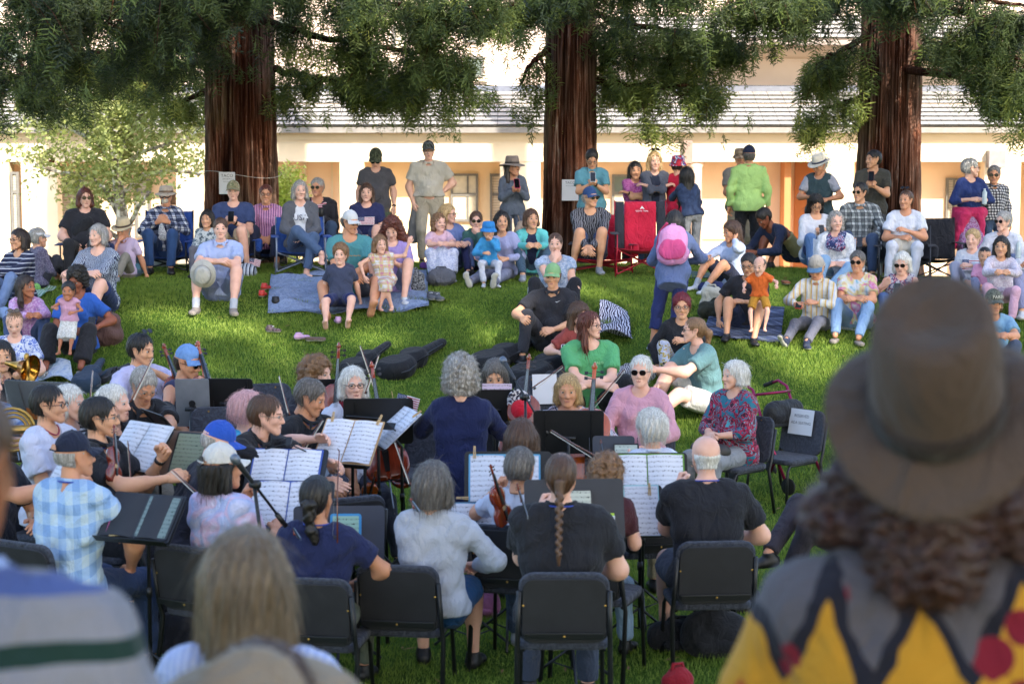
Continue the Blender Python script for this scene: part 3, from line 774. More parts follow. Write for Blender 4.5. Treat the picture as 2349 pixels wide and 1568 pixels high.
    if shoed:
        for s, hj, kn, an, td in L:
            v, fc, mi_ = shoe_tpl(stype, .008 if far else .0065)
            MM = Matrix.Translation(an) @ foot_frame(td).to_4x4() @ Matrix.Scale(S, 4)
            mesh_obj('shoe', xf(v, MM), fc, [shoes, plain('#c9c4ba', .8, name='shoe_sole')] if shoes is not SHOE_BLACK else [shoes, shoes], root, mi_)
            if sock is not None:
                sv, sf = sdf([(tuple(an-Vector((0, 0, .01))), tuple(an.lerp(kn, .22)), .039*S, .043*S, None, 1, tuple(an.lerp(kn, .22)), tuple((kn-an).normalized()))], .01, .01)
                mesh_obj('sock', sv, sf, [sock], root)
    # ---- head gear
    if hair and hair[0] != 'bald':
        hv, hf = hair_tpl(hair[0], .0065 if not far else .0085)
        if hair[0] not in ('short', 'buzz') or True:
            h2 = hv.copy(); h2[:, 0] *= hscale[0]; h2[:, 1] *= hscale[1]; h2[:, 2] = np.where(h2[:, 2] < 0, h2[:, 2]*hscale[2], h2[:, 2]*(1+max(0, hscale[0]-1)))
            vv = xf(h2, MH)
            if hat and hat[0] != 'visor':   # press the crown flat under the hat
                inv = MH.inverted(); lv = xf(vv, inv); z = lv[:, 2]; lv[:, 0] = np.where(z > .03, lv[:, 0]*.84, lv[:, 0]); lv[:, 1] = np.where(z > .03, .012+(lv[:, 1]-.012)*.82, lv[:, 1]); lv[:, 2] = np.where(z > .045, .045+(z-.045)*.55, z); vv = xf(lv, MH)
            mesh_obj('hair', vv, hf, [hair_mat(*hcol)], root)
    if hat: hat_mesh(hat[0], list(hat[1:]), root, MH)
    if glasses: glasses_mesh(glasses, root, MH)
    if not child and D > 6 and slv in ('short', 'cap', 'none', 'three') and hq.random() < .5:
        s, sh, el, w_, hst = A[0]; fo = (w_-el).normalized(); wm_ = MB(); wm_.lathe([(.031*S, -.011), (.033*S, 0), (.031*S, .011)], 14, M4(w_-fo*.02*S, frame(fo))); wm_.build('wrist_watch', [EYE_D], root, True)
    if ribbon is not None:
        rm = MB(); cc = nb+t*.012*S; ring = [cc+X*math.cos(a)*.075*S+fw*math.sin(a)*.066*S-t*(.05*S*max(0, math.sin(a))**2)+t*.015*S for a in [pi+pi*i/12*1.0-pi for i in range(-12, 13)]]
        rm.tube(ring, .005, 4, close=False); rm.build('lanyard', [ribbon], root, True)
    inf = dict(root=root, MH=MH, nb=nb, t=t, fw=fw, sp=sp, S=S, L=L, A=A, pz=pz, R=R, base=Vector((base.x, base.y, g)), pel=pel, X=X, Hs=Hs, yaw=yaw)
    inf['w'] = lambda v: R@Vector(v)+Vector((base.x, base.y, g))
    return inf
def cap_gap(inf, inner, strap):
    m = MB(); o = [(.036*math.cos(a), .036*math.sin(a)) for a in [pi*i/12 for i in range(13)]]
    m.prism(o, .004, inf['MH'] @ M4((0, .1275, .046), R3('X', pi/2+.12))); m.build('cap_opening', inner, inf['root'])
    m = MB(); m.tube([tuple(inf['MH'] @ Vector((.042*math.cos(a), .130-.004*math.sin(a), .046))) for a in [pi*i/8 for i in range(9)]], .006, 5); m.build('cap_strap', strap, inf['root'], True)
def foot_frame(td):
    """x left, -y towards the toes"""
    y = -td; up = Vector((0, 0, 1)) if abs(td.z) < .8 else Vector((0, 1, 0)); x = y.cross(up).normalized()
    z = x.cross(y); return Matrix((x, y, z)).transposed()
SHOE_BLACK = plain('#1b1a1c', .5, name='shoe_leather')
# ================================================================ setting
def grass_mat():
    n = NT('grass'); n.set(.6, 0, .25)
    a = n.n('Attribute'); a.attribute_name = 'rnd'
    co = n.coord()
    big = n.noise(co, .7, 3); small = n.noise(co, 7, 2)
    c = n.ramp(n.math('ADD', n.math('MULTIPLY', big, .45), n.math('MULTIPLY', small, .55)), [(.3, '#4c6420'), (.5, '#708a34'), (.68, '#92a44a')])
    c = n.mix(n.math('MULTIPLY', a.outputs['Fac'], .65), c, n.mix(.5, c, '#9ba64a'))
    n.base(c)
    tr = n.n('BsdfTranslucent'); n.l(c, tr.inputs[0]); mx = n.n('MixShader'); mx.inputs[0].default_value = .3
    out = n.t.nodes['Material Output']; n.l(n.b.outputs[0], mx.inputs[1]); n.l(tr.outputs[0], mx.inputs[2]); n.l(mx.outputs[0], out.inputs[0])
    return n.m
def build_ground():
    xs = np.concatenate([[-250, -120, -60, -30], np.arange(-16, 16.01, .25), [30, 60, 120, 250]])
    ys = np.concatenate([[-250, -120, -60], np.arange(-30, 7, 1.), np.arange(7, 30, .25), np.arange(30, 60, 1.), [60, 90, 150, 300]])
    X, Y = np.meshgrid(xs, ys, indexing='ij'); Z = terr(X, Y)
    V = np.stack([X, Y, Z], -1).reshape(-1, 3); n, m = X.shape
    I = np.arange(n*m).reshape(n, m)
    F = np.stack([I[:-1, :-1], I[1:, :-1], I[1:, 1:], I[:-1, 1:]], -1).reshape(-1, 4)
    nt = NT('turf_soil'); nt.set(.9, 0, .1); v = nt.noise(nt.coord(), 9, 5, .7); w = nt.noise(nt.coord(), 60, 3, .7)
    nt.base(nt.mix(w, nt.ramp(v, [(.3, '#3c551a'), (.7, '#567526')]), '#304414')); nt.bump(w, .6, .03)
    tag(mesh_obj('lawn', V, F, nt.m), kind='structure')
    # paving behind the crest, up to the arcade
    xs = np.arange(-40, 41, 1.); ys = np.arange(30.5, 43.1, .5); X, Y = np.meshgrid(xs, ys, indexing='ij')
    V = np.stack([X, Y, terr(X, Y)+.004+.03], -1).reshape(-1, 3); n, m = X.shape; I = np.arange(n*m).reshape(n, m)
    F = np.stack([I[:-1, :-1], I[1:, :-1], I[1:, 1:], I[:-1, 1:]], -1).reshape(-1, 4)
    tag(mesh_obj('paving', V, F, plain('#b9ab97', .85, name='concrete')), kind='structure')
    # grass blades
    N = 620000; rg = np.random.default_rng(3)
    Y = 9.3+(27-9.3)*rg.random(N*2)**1.1; hx = 2349/2/FPX*Y*1.08+.3; X = (rg.random(N*2)*2-1)*hx
    keep = rg.random(N*2) < hx/hx.max(); X = X[keep][:N]; Y = Y[keep][:N]; N = len(X)
    Z = terr(X, Y); L = rg.uniform(.016, .042, N)*(1+.35*np.sin(X*2.1+np.sin(Y*1.7)*2)); w = rg.uniform(.0024, .0048, N)*np.clip(Y/13, .8, 1.6)
    a = rg.uniform(0, 2*pi, N); b = rg.uniform(0, 2*pi, N); q = rg.uniform(.1, .9, N)*L
    p0 = np.stack([X-np.cos(a)*w, Y-np.sin(a)*w, Z-.004], 1); p1 = np.stack([X+np.cos(a)*w, Y+np.sin(a)*w, Z-.004], 1)
    p2 = np.stack([X+np.cos(b)*q, Y+np.sin(b)*q, Z+L], 1)
    V = np.stack([p0, p1, p2], 1).reshape(-1, 3); F = np.arange(3*N).reshape(-1, 3)
    o = mesh_obj('grass', V, F, grass_mat(), smooth=False); tag(o, 'short green lawn grass covering the slope', None, kind='stuff')
    at = o.data.attributes.new('rnd', 'FLOAT', 'POINT'); at.data.foreach_set('value', np.repeat(rg.random(N), 3).astype(np.float32))
build_ground()

def bark_mat():
    n = NT('redwood_bark'); n.set(.95, 0, .1)
    co = n.coord((10, 10, .8)); v = n.noise(co, 1.7, 8, .74, 1.1); big = n.noise(n.coord((1.2, 1.2, .5)), 1.5, 2)
    a = n.n('Attribute'); a.attribute_name = 'ridge'
    c = n.ramp(v, [(.28, '#2e1a13'), (.42, '#70422f'), (.54, '#9c6a54'), (.68, '#cfb6a6')])
    pv = n.noise(n.coord((3, 3, .35)), 1.3, 3); c = n.mix(1.0, c, n.ramp(pv, [(.3, '#6a605c'), (.6, '#ffffff')]), 'MULTIPLY')
    ms = n.noise(n.coord((1, 1, .4)), 2.2, 3); c = n.mix(n.ramp(ms, [(.56, (0, 0, 0)), (.70, (.5, .5, .5))]), c, '#6d7040')
    c = n.mix(n.ramp(big, [(.42, (0, 0, 0)), (.62, (1, 1, 1))]), c, n.mix(.55, c, '#8c7d70'))
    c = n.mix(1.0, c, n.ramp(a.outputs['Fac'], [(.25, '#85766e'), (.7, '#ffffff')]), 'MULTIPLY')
    n.base(c); n.bump(v, .9, .03); return n.m
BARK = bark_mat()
def needle_mat(a, b, c, name):
    n = NT(name); n.set(.55, 0, .3)
    at = n.n('Attribute'); at.attribute_name = 'rnd'
    col = n.ramp(at.outputs['Fac'], [(0, a), (.55, b), (.93, c), (1, '#7a4526')]); n.base(col)
    tr = n.n('BsdfTranslucent'); n.l(col, tr.inputs[0]); mx = n.n('MixShader'); mx.inputs[0].default_value = .35
    out = n.t.nodes['Material Output']; n.l(n.b.outputs[0], mx.inputs[1]); n.l(tr.outputs[0], mx.inputs[2]); n.l(mx.outputs[0], out.inputs[0])
    return n.m
NEEDLE = needle_mat('#353f2e', '#6b7a3c', '#b8ba5e', 'redwood_needles')
def trunk_mesh(R0, height, seed, root):
    nt_, nz = 340, 190; V = []; ridge = []
    for j in range(nz+1):
        z = height*(j/nz)**1.25-.3; R = R0*(1+.20*math.exp(-max(z, 0)/.5)-.022*max(z, 0))
        for i in range(nt_):
            a = 2*pi*i/nt_; ca, sa = math.cos(a), math.sin(a)
            k = 6.5*R0/.45
            f1 = mnoise.fractal(Vector((ca*k*1.5, sa*k*1.5, z*.55+seed*5)), 1.0, 2.1, 4)
            f2 = mnoise.noise(Vector((ca*k*2.7+seed, sa*k*2.7, z*.8)))
            d = 1-abs(f1)*1.7; d = d*.62+f2*.25
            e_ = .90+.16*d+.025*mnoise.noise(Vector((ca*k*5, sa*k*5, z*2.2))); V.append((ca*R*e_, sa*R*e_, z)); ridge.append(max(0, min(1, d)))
    I = np.arange((nz+1)*nt_).reshape(nz+1, nt_); J = np.roll(I, -1, 1)
    F = np.stack([I[:-1], J[:-1], J[1:], I[1:]], -1).reshape(-1, 4)
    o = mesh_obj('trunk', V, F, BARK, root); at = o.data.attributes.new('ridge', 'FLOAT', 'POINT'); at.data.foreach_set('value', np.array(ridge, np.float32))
    return o
def spray_tpl(seed):
    """a hanging redwood spray: stem along -z with side twigs, quads; about 0.3 m long"""
    rg = np.random.default_rng(seed); V = []; F = []
    def strip(p, d, L, w, droop):
        p = np.array(p, float); d = np.array(d, float); b = len(V); s = np.cross(d, rg.normal(0, 1, 3)); s /= np.linalg.norm(s)
        for j in range(3):
            t = j/2; q = p+d*L*t+np.array([0, 0, -droop*t*t]); ww = w*(1-.7*t)*(1.0 if j else .6)
            V.append(q-s*ww); V.append(q+s*ww)
        for j in range(2): F.append((b+2*j, b+2*j+1, b+2*j+3, b+2*j+2))
        return p+d*L+np.array([0, 0, -droop])
    L = .22; n = 11
    strip((0, 0, 0), (.15, 0, -1), L, .006, 0)
    for i in range(n):
        t = (i+.3)/n; s = 1 if i % 2 else -1; ln = .125*(1-.45*t)*rg.uniform(.7, 1.2)
        d = np.array([s*.85+.1, rg.normal(0, .35), -.22]); d /= np.linalg.norm(d)
        e = strip((.15*L*t, 0, -L*t), d, ln, .0085, .02)
        for k in range(2):
            d2 = d+rg.normal(0, .45, 3); d2 /= np.linalg.norm(d2); strip(np.array((.15*L*t, 0, -L*t))+d*ln*(.35+.3*k), d2, ln*.5, .0075, .012)
    return np.array(V), np.array(F)
SPR = [spray_tpl(i) for i in range(5)]
def crown_from(points, root, mat, seed, smin=.7, smax=1.35, name='crown', tpl=None):
    """points (n,4): position and brightness; one spray hangs at each"""
    rg = np.random.default_rng(seed); tp = tpl or SPR; Vs = []; Fs = []; A = []; b = 0
    pts = np.asarray(points)
    for ti, (tv, tf) in enumerate(tp):
        q = pts[ti::len(tp)]; n = len(q)
        if n == 0: continue
        az = rg.uniform(0, 2*pi, n); tl = rg.normal(0, .45, n); sc = rg.uniform(smin, smax, n)
        ca, sa, ct, st = np.cos(az), np.sin(az), np.cos(tl), np.sin(tl)
        x, y, z = tv[:, 0], tv[:, 1], tv[:, 2]
        x1 = ct[:, None]*x+st[:, None]*z; z1 = -st[:, None]*x+ct[:, None]*z; y1 = np.broadcast_to(y, x1.shape)
        X = (ca[:, None]*x1-sa[:, None]*y1)*sc[:, None]+q[:, 0:1]; Y = (sa[:, None]*x1+ca[:, None]*y1)*sc[:, None]+q[:, 1:2]; Z = z1*sc[:, None]+q[:, 2:3]
        Vs.append(np.stack([X, Y, Z], -1).reshape(-1, 3)); m = len(tv)
        Fs.append((tf[None]+(np.arange(n)*m)[:, None, None]+b).reshape(-1, 4)); b += n*m
        A.append(np.repeat(np.clip(q[:, 3]+rg.normal(0, .13, n), 0, .95+.05*(rg.random(n) < .3)), m))
    o = mesh_obj(name, np.concatenate(Vs), np.concatenate(Fs), mat, root, smooth=False)
    at = o.data.attributes.new('rnd', 'FLOAT', 'POINT'); at.data.foreach_set('value', np.concatenate(A).astype(np.float32)); return o
def redwood(label, x, D, R0, seed, limbs, ybase=480):
    p = P(x, ybase, D); g = T(p.x, D); root = thing('redwood_tree', label, 'tree', (p.x, D, g), 0, 'redwoods along the crest of the lawn')
    trunk_mesh(R0, 13, seed, root)
    rg = np.random.default_rng(seed+50); pts = []; lm = MB()
    for lb in limbs:
        path = [P(*q) for q in lb[0]]; spread, hang, dens, br = lb[1:]
        loc = [v-Vector((p.x, D, g)) for v in path]
        st = Vector((0, 0, loc[0].z+.25)); full = [st]+loc
        # smooth path
        sm = []
        for i in range(len(full)-1):
            for t in np.linspace(0, 1, 8, endpoint=False): sm.append(full[i].lerp(full[i+1], t)+Vector(rg.normal(0, .012, 3)))
        sm.append(full[-1]); n_ = len(sm)
        rr = [.055*(1-i/n_)+.010 for i in range(n_)]
        lm.tube(sm, rr, 7)
        L = sum((sm[i+1]-sm[i]).length for i in range(8, n_-1)); k = int(L*dens*.85)
        for _ in range(k):
            i = rg.integers(8, n_-1) if n_ > 9 else n_-1; c = sm[i].lerp(sm[min(i+1, n_-1)], rg.random())
            # a drooping side shoot
            a = rg.uniform(0, 2*pi); ln = abs(rg.normal(.45, .3))*spread; dx = math.cos(a)*ln; dy = math.sin(a)*ln*1.3
            e = c+Vector((dx, dy, -hang*rg.uniform(.15, 1.0)**1.2)); 
            if rg.random() < .25: lm.tube([c, c.lerp(e, .5)+Vector((0, 0, .08)), e], [.010, .006, .003], 4)
            for t in rg.uniform(.25, 1.05, 7):
                q = c.lerp(e, t)+Vector(rg.normal(0, .05, 3)); q.z += .1*math.sin(pi*min(1, t)); 
                if mnoise.noise(Vector((q.x*1.9+seed*7, q.y*1.1, q.z*2.4))) > -.02 or rg.random() < .15: pts.append((q.x, q.y, q.z, br+.22*mnoise.noise(q*3)+rg.normal(0, .08)))
    lm.build('limbs', BARK, root, True)
    crown_from(pts, root, NEEDLE, seed)
    return root
# limbs: photo pixels with distances, sideways spread, hang, shoots per metre, brightness
redwood('thick redwood trunk on the left with a white notice pinned to its bark', 555, 26, .52, 1, [
    ([(480, 10, 25), (300, 30, 23), (60, 60, 21), (-120, 90, 20)], 1.0, .9, 60, .15),
    ([(470, -60, 25), (250, -40, 22), (0, -30, 20)], 1.2, .8, 55, .12),
    ([(470, 80, 26), (330, 110, 25), (150, 150, 24), (-60, 190, 23)], .9, .55, 60, .3),
    ([(440, 150, 27), (330, 190, 27), (220, 180, 26)], .7, .45, 40, .6),
    ([(450, -120, 24), (420, -60, 22), (350, -20, 21)], 1.3, .8, 55, .2),
    ([(540, -80, 24.5), (560, -60, 23), (600, -50, 22)], .8, .45, 60, .15),
    ([(650, -40, 25), (800, -10, 24), (960, 20, 23), (1030, 40, 23)], .9, .8, 60, .3),
    ([(650, 165, 26), (760, 185, 25.5), (880, 190, 25), (980, 190, 25), (1060, 210, 25)], .75, .55, 60, .45),
    ([(640, 60, 25), (750, 90, 24.5), (880, 110, 24), (1010, 130, 24), (1070, 165, 24)], .65, .55, 55, .4),
    ([(640, -100, 24), (850, -60, 23), (1040, -30, 22.5), (1140, -20, 22.5)], .9, .55, 50, .25),
    ([(450, 220, 27), (380, 250, 27.5)], .5, .25, 30, .6),
    ([(40, 130, 24), (60, 190, 24), (100, 220, 24)], .6, .3, 40, .25),
], 480)
redwood('middle redwood with a notice tied to its trunk, person in teal polo beside it', 1308, 26, .385, 2, [
    ([(1250, 120, 25.8), (1215, 150, 25.6), (1190, 200, 25.5)], .45, .6, 60, .4),
    ([(1250, -30, 25), (1180, 10, 24), (1120, 30, 24)], .6, .5, 50, .35),
    ([(1300, -70, 25), (1310, -50, 24), (1330, -40, 23.5)], .7, .5, 75, .15),
    ([(1380, 40, 26), (1470, 60, 25.5), (1580, 75, 25), (1680, 90, 25)], .75, .65, 60, .35),
    ([(1380, 190, 26), (1470, 200, 25.5), (1570, 195, 25), (1640, 215, 25)], .7, .65, 62, .5),
    ([(1380, -60, 25), (1520, -40, 24), (1700, -20, 23.5), (1800, 0, 23.5)], .9, .7, 55, .25),
    ([(1380, 110, 26), (1480, 130, 26), (1600, 140, 25)], .7, .6, 50, .4),
], 480)
redwood('right redwood with sunlight on one side of its bark', 2037, 26, .455, 3, [
    ([(1960, 100, 25.8), (1900, 130, 25.5), (1850, 170, 25.3)], .5, .75, 55, .4),
    ([(1960, 230, 26), (1900, 250, 26), (1860, 280, 26)], .42, .6, 50, .6),
    ([(1960, -40, 25), (1850, -10, 24), (1760, 10, 24)], .8, .6, 55, .25),
    ([(2040, -60, 25), (2060, -50, 23.5), (2090, -40, 23)], .9, .5, 80, .12),
    ([(2115, -30, 25), (2200, -10, 24), (2300, 10, 23.5), (2400, 10, 23)], .9, .7, 60, .2),
    ([(2115, 90, 26), (2150, 100, 25.5), (2190, 110, 25)], .4, .4, 40, .3),
    ([(2230, 30, 24), (2300, 120, 23.5), (2380, 160, 23)], .75, .8, 70, .3),
    ([(2260, 180, 24), (2310, 210, 23.5), (2380, 220, 23)], .55, .5, 70, .45),
], 480)

# ---------------------------------------------------------------- sunlit courtyard tree
def broadleaf_tpl(seed, n=14, s=.05):
    rg = np.random.default_rng(seed); V = []; F = []
    for i in range(n):
        c = rg.normal(0, .11, 3); a = rg.normal(0, 1, 3); a /= np.linalg.norm(a); b = np.cross(a, rg.normal(0, 1, 3)); b /= np.linalg.norm(b)
        k = len(V); L = s*rg.uniform(.6, 1.2)
        V += [c-a*L, c-b*L*.55, c+a*L, c+b*L*.55]; F.append((k, k+1, k+2, k+3))
    return np.array(V), np.array(F)
BL = [broadleaf_tpl(i) for i in range(4)]
def court_tree():
    p = P(292, 640, 31); g = T(p.x, 31); root = thing('courtyard_tree', 'spreading sunlit tree with pale mottled branches in front of the building', 'tree', (p.x, 31, g))
    n = NT('pale_bark'); n.set(.85); v = n.noise(n.coord(), 7, 3, .6); n.base(n.ramp(v, [(.42, '#6f6355'), (.52, '#b8ad9c'), (.6, '#e6dfd2')], 'LINEAR')); bark = n.m
    o = Vector((p.x, 31, g)); L = lambda x, y, D=31: P(x, y, D)-o
    lm = MB(); k = .085
    main = [Vector((0, 0, -.1)), L(288, 560), L(278, 480), L(268, 400), L(262, 350)]
    lm.tube(main, [.12, .11, .10, .085, .07], 10)
    br = [([(278, 500), (240, 430), (200, 402), (140, 396)], .06), ([(290, 560), (235, 520), (205, 480), (185, 430)], .05), ([(268, 400), (230, 330), (150, 290), (80, 300)], .05), ([(262, 350), (250, 290), (262, 230)], .05),
          ([(266, 380), (300, 300), (330, 250)], .05), ([(275, 450), (330, 400), (400, 390), (460, 400)], .05), ([(268, 400), (320, 350), (420, 320), (470, 290)], .045), ([(285, 540), (320, 470), (345, 440)], .045), ([(250, 300), (180, 240), (90, 250)], .04), ([(262, 240), (340, 200), (430, 230)], .04),
          ([(140, 396), (90, 380), (50, 350)], .03), ([(262, 260), (200, 200), (140, 180)], .035), ([(300, 300), (380, 180), (440, 150)], .035)]
    rg = np.random.default_rng(9); pts = []
    for path, r in br:
        dd = rg.uniform(-1.4, 1.4); ps = [L(x, y, 31+dd*i/3) for i, (x, y) in enumerate(path)]
        lm.tube(ps, [r*(1-.7*i/len(ps)) for i in range(len(ps))], 8)
        for i in range(1, len(ps)):
            nn = int((ps[i]-ps[i-1]).length*58)
            for _ in range(nn):
                c = ps[i-1].lerp(ps[i], rg.random()); 
                if path[0][1] > 520 and i < 2: continue
                cl = Vector((rg.normal(0, .28), rg.normal(0, .5), abs(rg.normal(.08, .22))))
                q = c+cl; 
                if q.z > L(0, 470).z: pts.append((q.x, q.y, q.z, rg.uniform(.2, .85)))
    for _ in range(50):
        q = L(rg.uniform(180, 215), rg.uniform(455, 500)); pts.append((q.x, q.y+rg.normal(0, .2), q.z, .7))
    lm.build('trunk', bark, root, True)
    crown_from(pts, root, needle_mat('#7d8848', '#a4ab64', '#c8cb88', 'sunny_leaves'), 5, .7, 1.3, 'crown', BL)
    p = P(655, 640, 33); g = T(p.x, 33); root = thing('bush', 'round bright green bush behind the left redwood trunk', 'bush', (p.x, 33, g)); pts = []
    for _ in range(420):
        d = Vector(rg.normal(0, 1, 3)); d.normalize(); r = .55*rg.random()**.4; q = Vector((d.x*r*.75, d.y*r, 1.15+d.z*r*1.9)); pts.append((q.x, q.y, q.z, rg.uniform(.5, .9)))
    MB().tube([(0, 0, -.1), (.02, 0, .8)], [.05, .03], 6).build('trunk', bark, root, True)
    crown_from(pts, root, needle_mat('#7f9236', '#a4b24c', '#c3cc70', 'bush_leaves'), 6, .7, 1.2, 'crown', BL)
court_tree()

# ---------------------------------------------------------------- arcade building
def building():
    Y0 = 38.0; YB = 39.1; root = thing('building', 'long cream stucco building with an arcade and a tiled roof', 'building', (0, Y0, 0))
    bx = lambda x, Y=Y0: (x-CX)*Y/(FPX*_cp)*.9953 if False else P(x, 376, Y).x
    bz = lambda y, Y=Y0: P(CX, y, Y).z
    def stucco(c, name):
        n = NT(name); n.set(.9, 0, .1); v = n.noise(n.coord(), 1.3, 4); n.base(n.mix(1.0, c, n.ramp(v, [(.3, (.9, .88, .86)), (.7, (1, 1, 1))]), 'MULTIPLY')); n.bump(n.noise(n.coord(), 45, 3), .25, .01); return n.m
    cream = stucco('#e6d3b4', 'cream_stucco'); peach = stucco('#f0d2b0', 'peach_stucco'); pinkw = stucco('#e6cdbb', 'pink_stucco'); ochre = stucco('#c08458', 'ochre_stucco')
    def box(m, x0, x1, z0, z1, y0, y1, mi=0): m.box(((x0+x1)/2, (y0+y1)/2-Y0, (z0+z1)/2), (x1-x0, y1-y0, z1-z0), mi=mi)
    XL, XR = -16, 16; zb = bz(371); ze = bz(300); g = -.4
    m = MB(); box(m, XL, XR, zb, ze, Y0, Y0+.45); m.build('beam', cream, root)
    m = MB(); box(m, XL, XR, bz(321), ze+.02, Y0-.04, Y0-.002); m.build('cornice', cream, root)
    m = MB(); box(m, XL, XR, g, ze+.6, YB, YB+.3); m.build('wall', peach, root)
    m = MB(); box(m, XL, XR, zb+.05, zb+.15, Y0+.46, YB-.002); m.build('soffit', cream, root)
    for x0, x1 in ((-60, 20), (47, 66), (66, 129), (403, 466), (779, 835), (1147, 1240), (1877, 1960), (2260, 2343), (2400, 2500)):
        m = MB(); box(m, bx(x0), bx(x1), g, zb-.002, Y0+.02, Y0+.44); m.build('column', cream, root)
    # round column on a plinth and its downpipe
    m = MB(); c = (bx(1540)+bx(1613))/2; cx_ = bx(1598); r = bx(1613)-bx(1598)
    m.lathe([(r, bz(585)), (r, zb-.12), (r*1.25, zb-.08), (r*1.25, zb-.003)], 24, Matrix.Translation((cx_, .22, 0)))
    m.build('column', pinkw, root, True)
    m = MB(); m.box((cx_, .22, (g+bz(592))/2), (r*3.0, r*3.0, bz(592)-g)); m.box((cx_, .22, bz(587)), (r*3.7, r*3.7, .09)); m.build('plinth', pinkw, root, bevel=.01)
    m = MB(); box(m, bx(1567), bx(1587), bz(374), bz(322), Y0-.16, Y0-.062); m.build('downpipe', plain('#9a8072', .5), root)
    m = MB(); box(m, bx(2262), bx(2300), bz(385), bz(345), Y0-.22, Y0-.002); box(m, bx(2285), bx(2291), bz(410), bz(385), Y0-.18, Y0-.05); m.build('lamp_box', plain('#8d8684', .5), root, bevel=.01)
    # recessed walls of deeper colour
    m = MB(); box(m, bx(1808, Y0), bx(1823, Y0), g, zb-.002, Y0+.46, YB-.01); m.build('wall_return', ochre, root)
    m = MB(); box(m, bx(1823, YB), bx(1885, YB), g, zb+.04, YB-.06, YB-.003); m.build('wall_panel', ochre, root)
    m = MB(); box(m, bx(835, YB), bx(1150, YB), g, zb+.04, YB-.05, YB-.003); m.build('wall_panel', stucco('#efd2a8', 'wall_stucco'), root)
    m = MB(); box(m, bx(697, YB), bx(703, YB), g, zb+.04, YB-.05, YB-.003); box(m, bx(760, YB), bx(764, YB), g, zb+.04, YB-.03, YB-.003); m.build('wall_trim', cream, root)
    m = MB(); box(m, bx(1613, YB), bx(1800, YB), bz(551, YB), bz(549, YB), YB-.02, YB-.002); m.build('wall_trim', ochre, root)
    fr = plain('#77736b', .5, name='window_frame'); 
    n = NT('window_glass'); n.set(.08, 0, .5); n.base('#6a746c'); glass = n.m
    n = NT('window_blind'); n.set(.6); s_ = n.n('SeparateXYZ'); n.l(n.coord(), s_.inputs[0]); w_ = n.math('FRACT', n.math('MULTIPLY', s_.outputs[2], 18)); n.base(n.ramp(w_, [(.0, '#8d8576'), (.5, '#bdb19b')])); blind = n.m
    pale = plain('#d9cdb2', .4, name='pale_pane')  # even pale colour for window panes
    def window(x0, x1, y0, y1, Y, mull, trans, gl, top=None):
        a, b, t_, bo = bx(x0, Y), bx(x1, Y), bz(y0, Y), bz(y1, Y); w = .05
        f = MB(); box(f, a, b, t_-w, t_, Y-.09, Y-.002); box(f, a, b, bo, bo+w, Y-.09, Y-.002); box(f, a, a+w, bo+w, t_-w, Y-.09, Y-.002); box(f, b-w, b, bo+w, t_-w, Y-.09, Y-.002)
        for x in mull: c = bx(x, Y); box(f, c-.02, c+.02, bo+w, t_-w, Y-.08, Y-.002)
        for y in trans: c = bz(y, Y); box(f, a+w, b-w, c-.03, c+.03, Y-.085, Y-.002)
        wo = f.build('window', fr, root); q = MB(); box(q, a+w, b-w, bo+w, t_-w, Y-.05, Y-.03); q.build('pane', gl, wo)
        if top: q = MB(); box(q, a+w, b-w, bz(top, Y), t_-w, Y-.06, Y-.052); q.build('pane', glass, wo)
        return wo
    YW = YB-.055
    window(25, 44, 394, 556, Y0+.02, [], [440], blind); window(133, 196, 398, 545, YB, [], [440], blind, 432)
    window(1034, 1097, 398, 508, YW, [1073], [446], pale); window(1124, 1190, 398, 545, YW, [], [446], blind)
    window(1404, 1452, 400, 560, YB, [], [443], pale, 443); window(2170, 2255, 408, 545, YB, [2188], [], blind); window(310, 345, 410, 545, YB, [], [440], blind)
    # tiled arcade roof: courses stepping back and up
    tile = NT('roof_tile'); tile.set(.75, 0, .2); v = tile.noise(tile.coord((1, 1, 1)), 14, 3); sx = tile.n('SeparateXYZ'); tile.l(tile.coord(), sx.inputs[0])
    jt = tile.math('GREATER_THAN', tile.math('FRACT', tile.math('MULTIPLY', sx.outputs[0], 3.3)), .06)
    tile.base(tile.mix(jt, '#6f6a68', tile.ramp(v, [(.3, '#8f8b86'), (.7, '#b5b1aa')]))); tile.bump(v, .4, .02)
    def roof(name, x0, x1, z0, Y, n, dy, dz, mat):
        m = MB(); a = math.atan2(dz, dy); L = math.hypot(dy, dz)
        for i in range(n): m.box(((x0+x1)/2, Y-Y0+dy*(i+.5), z0+dz*(i+.5)+.02), (x1-x0, L*1.12, .032), R3('X', a-.09))
        ro = m.build(name, mat, root); m = MB()
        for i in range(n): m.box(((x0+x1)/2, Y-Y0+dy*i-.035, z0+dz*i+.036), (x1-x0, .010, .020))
        m.build('painted_course_shadow', plain('#34302e', .9, name='tile_shadow_paint'), ro); return ro  # dark strips paint the shade under each tile course
    zr = bz(290, 37.78); roof('roof', XL, XR, zr, 37.78, 8, .27, .095, tile.m)
    m = MB(); box(m, XL, XR, zr-.13, zr-.02, 37.70, 37.84); m.build('gutter', plain('#8b847c', .5), root)
    m = MB(); box(m, XL, XR, zr-.04, zr-.01, 37.84, 38.3); m.build('eave', cream, root)
    YU = 37.78+8*.27+.12; zf = zr+8*.095
    m = MB(); box(m, XL, XR, zf-.1, bz(205, YU), YU-.05, YU+.25); box(m, XL, XR, bz(205, YU), bz(196, YU), YU+.0, YU+.25); m.build('flashing', plain('#7d808c', .4, .3, name='slate_metal'), root)
    m = MB(); box(m, XL, XR, bz(199, YU), bz(-260, YU), YU+.26, YU+.6); m.build('upper_wall', pinkw, root)
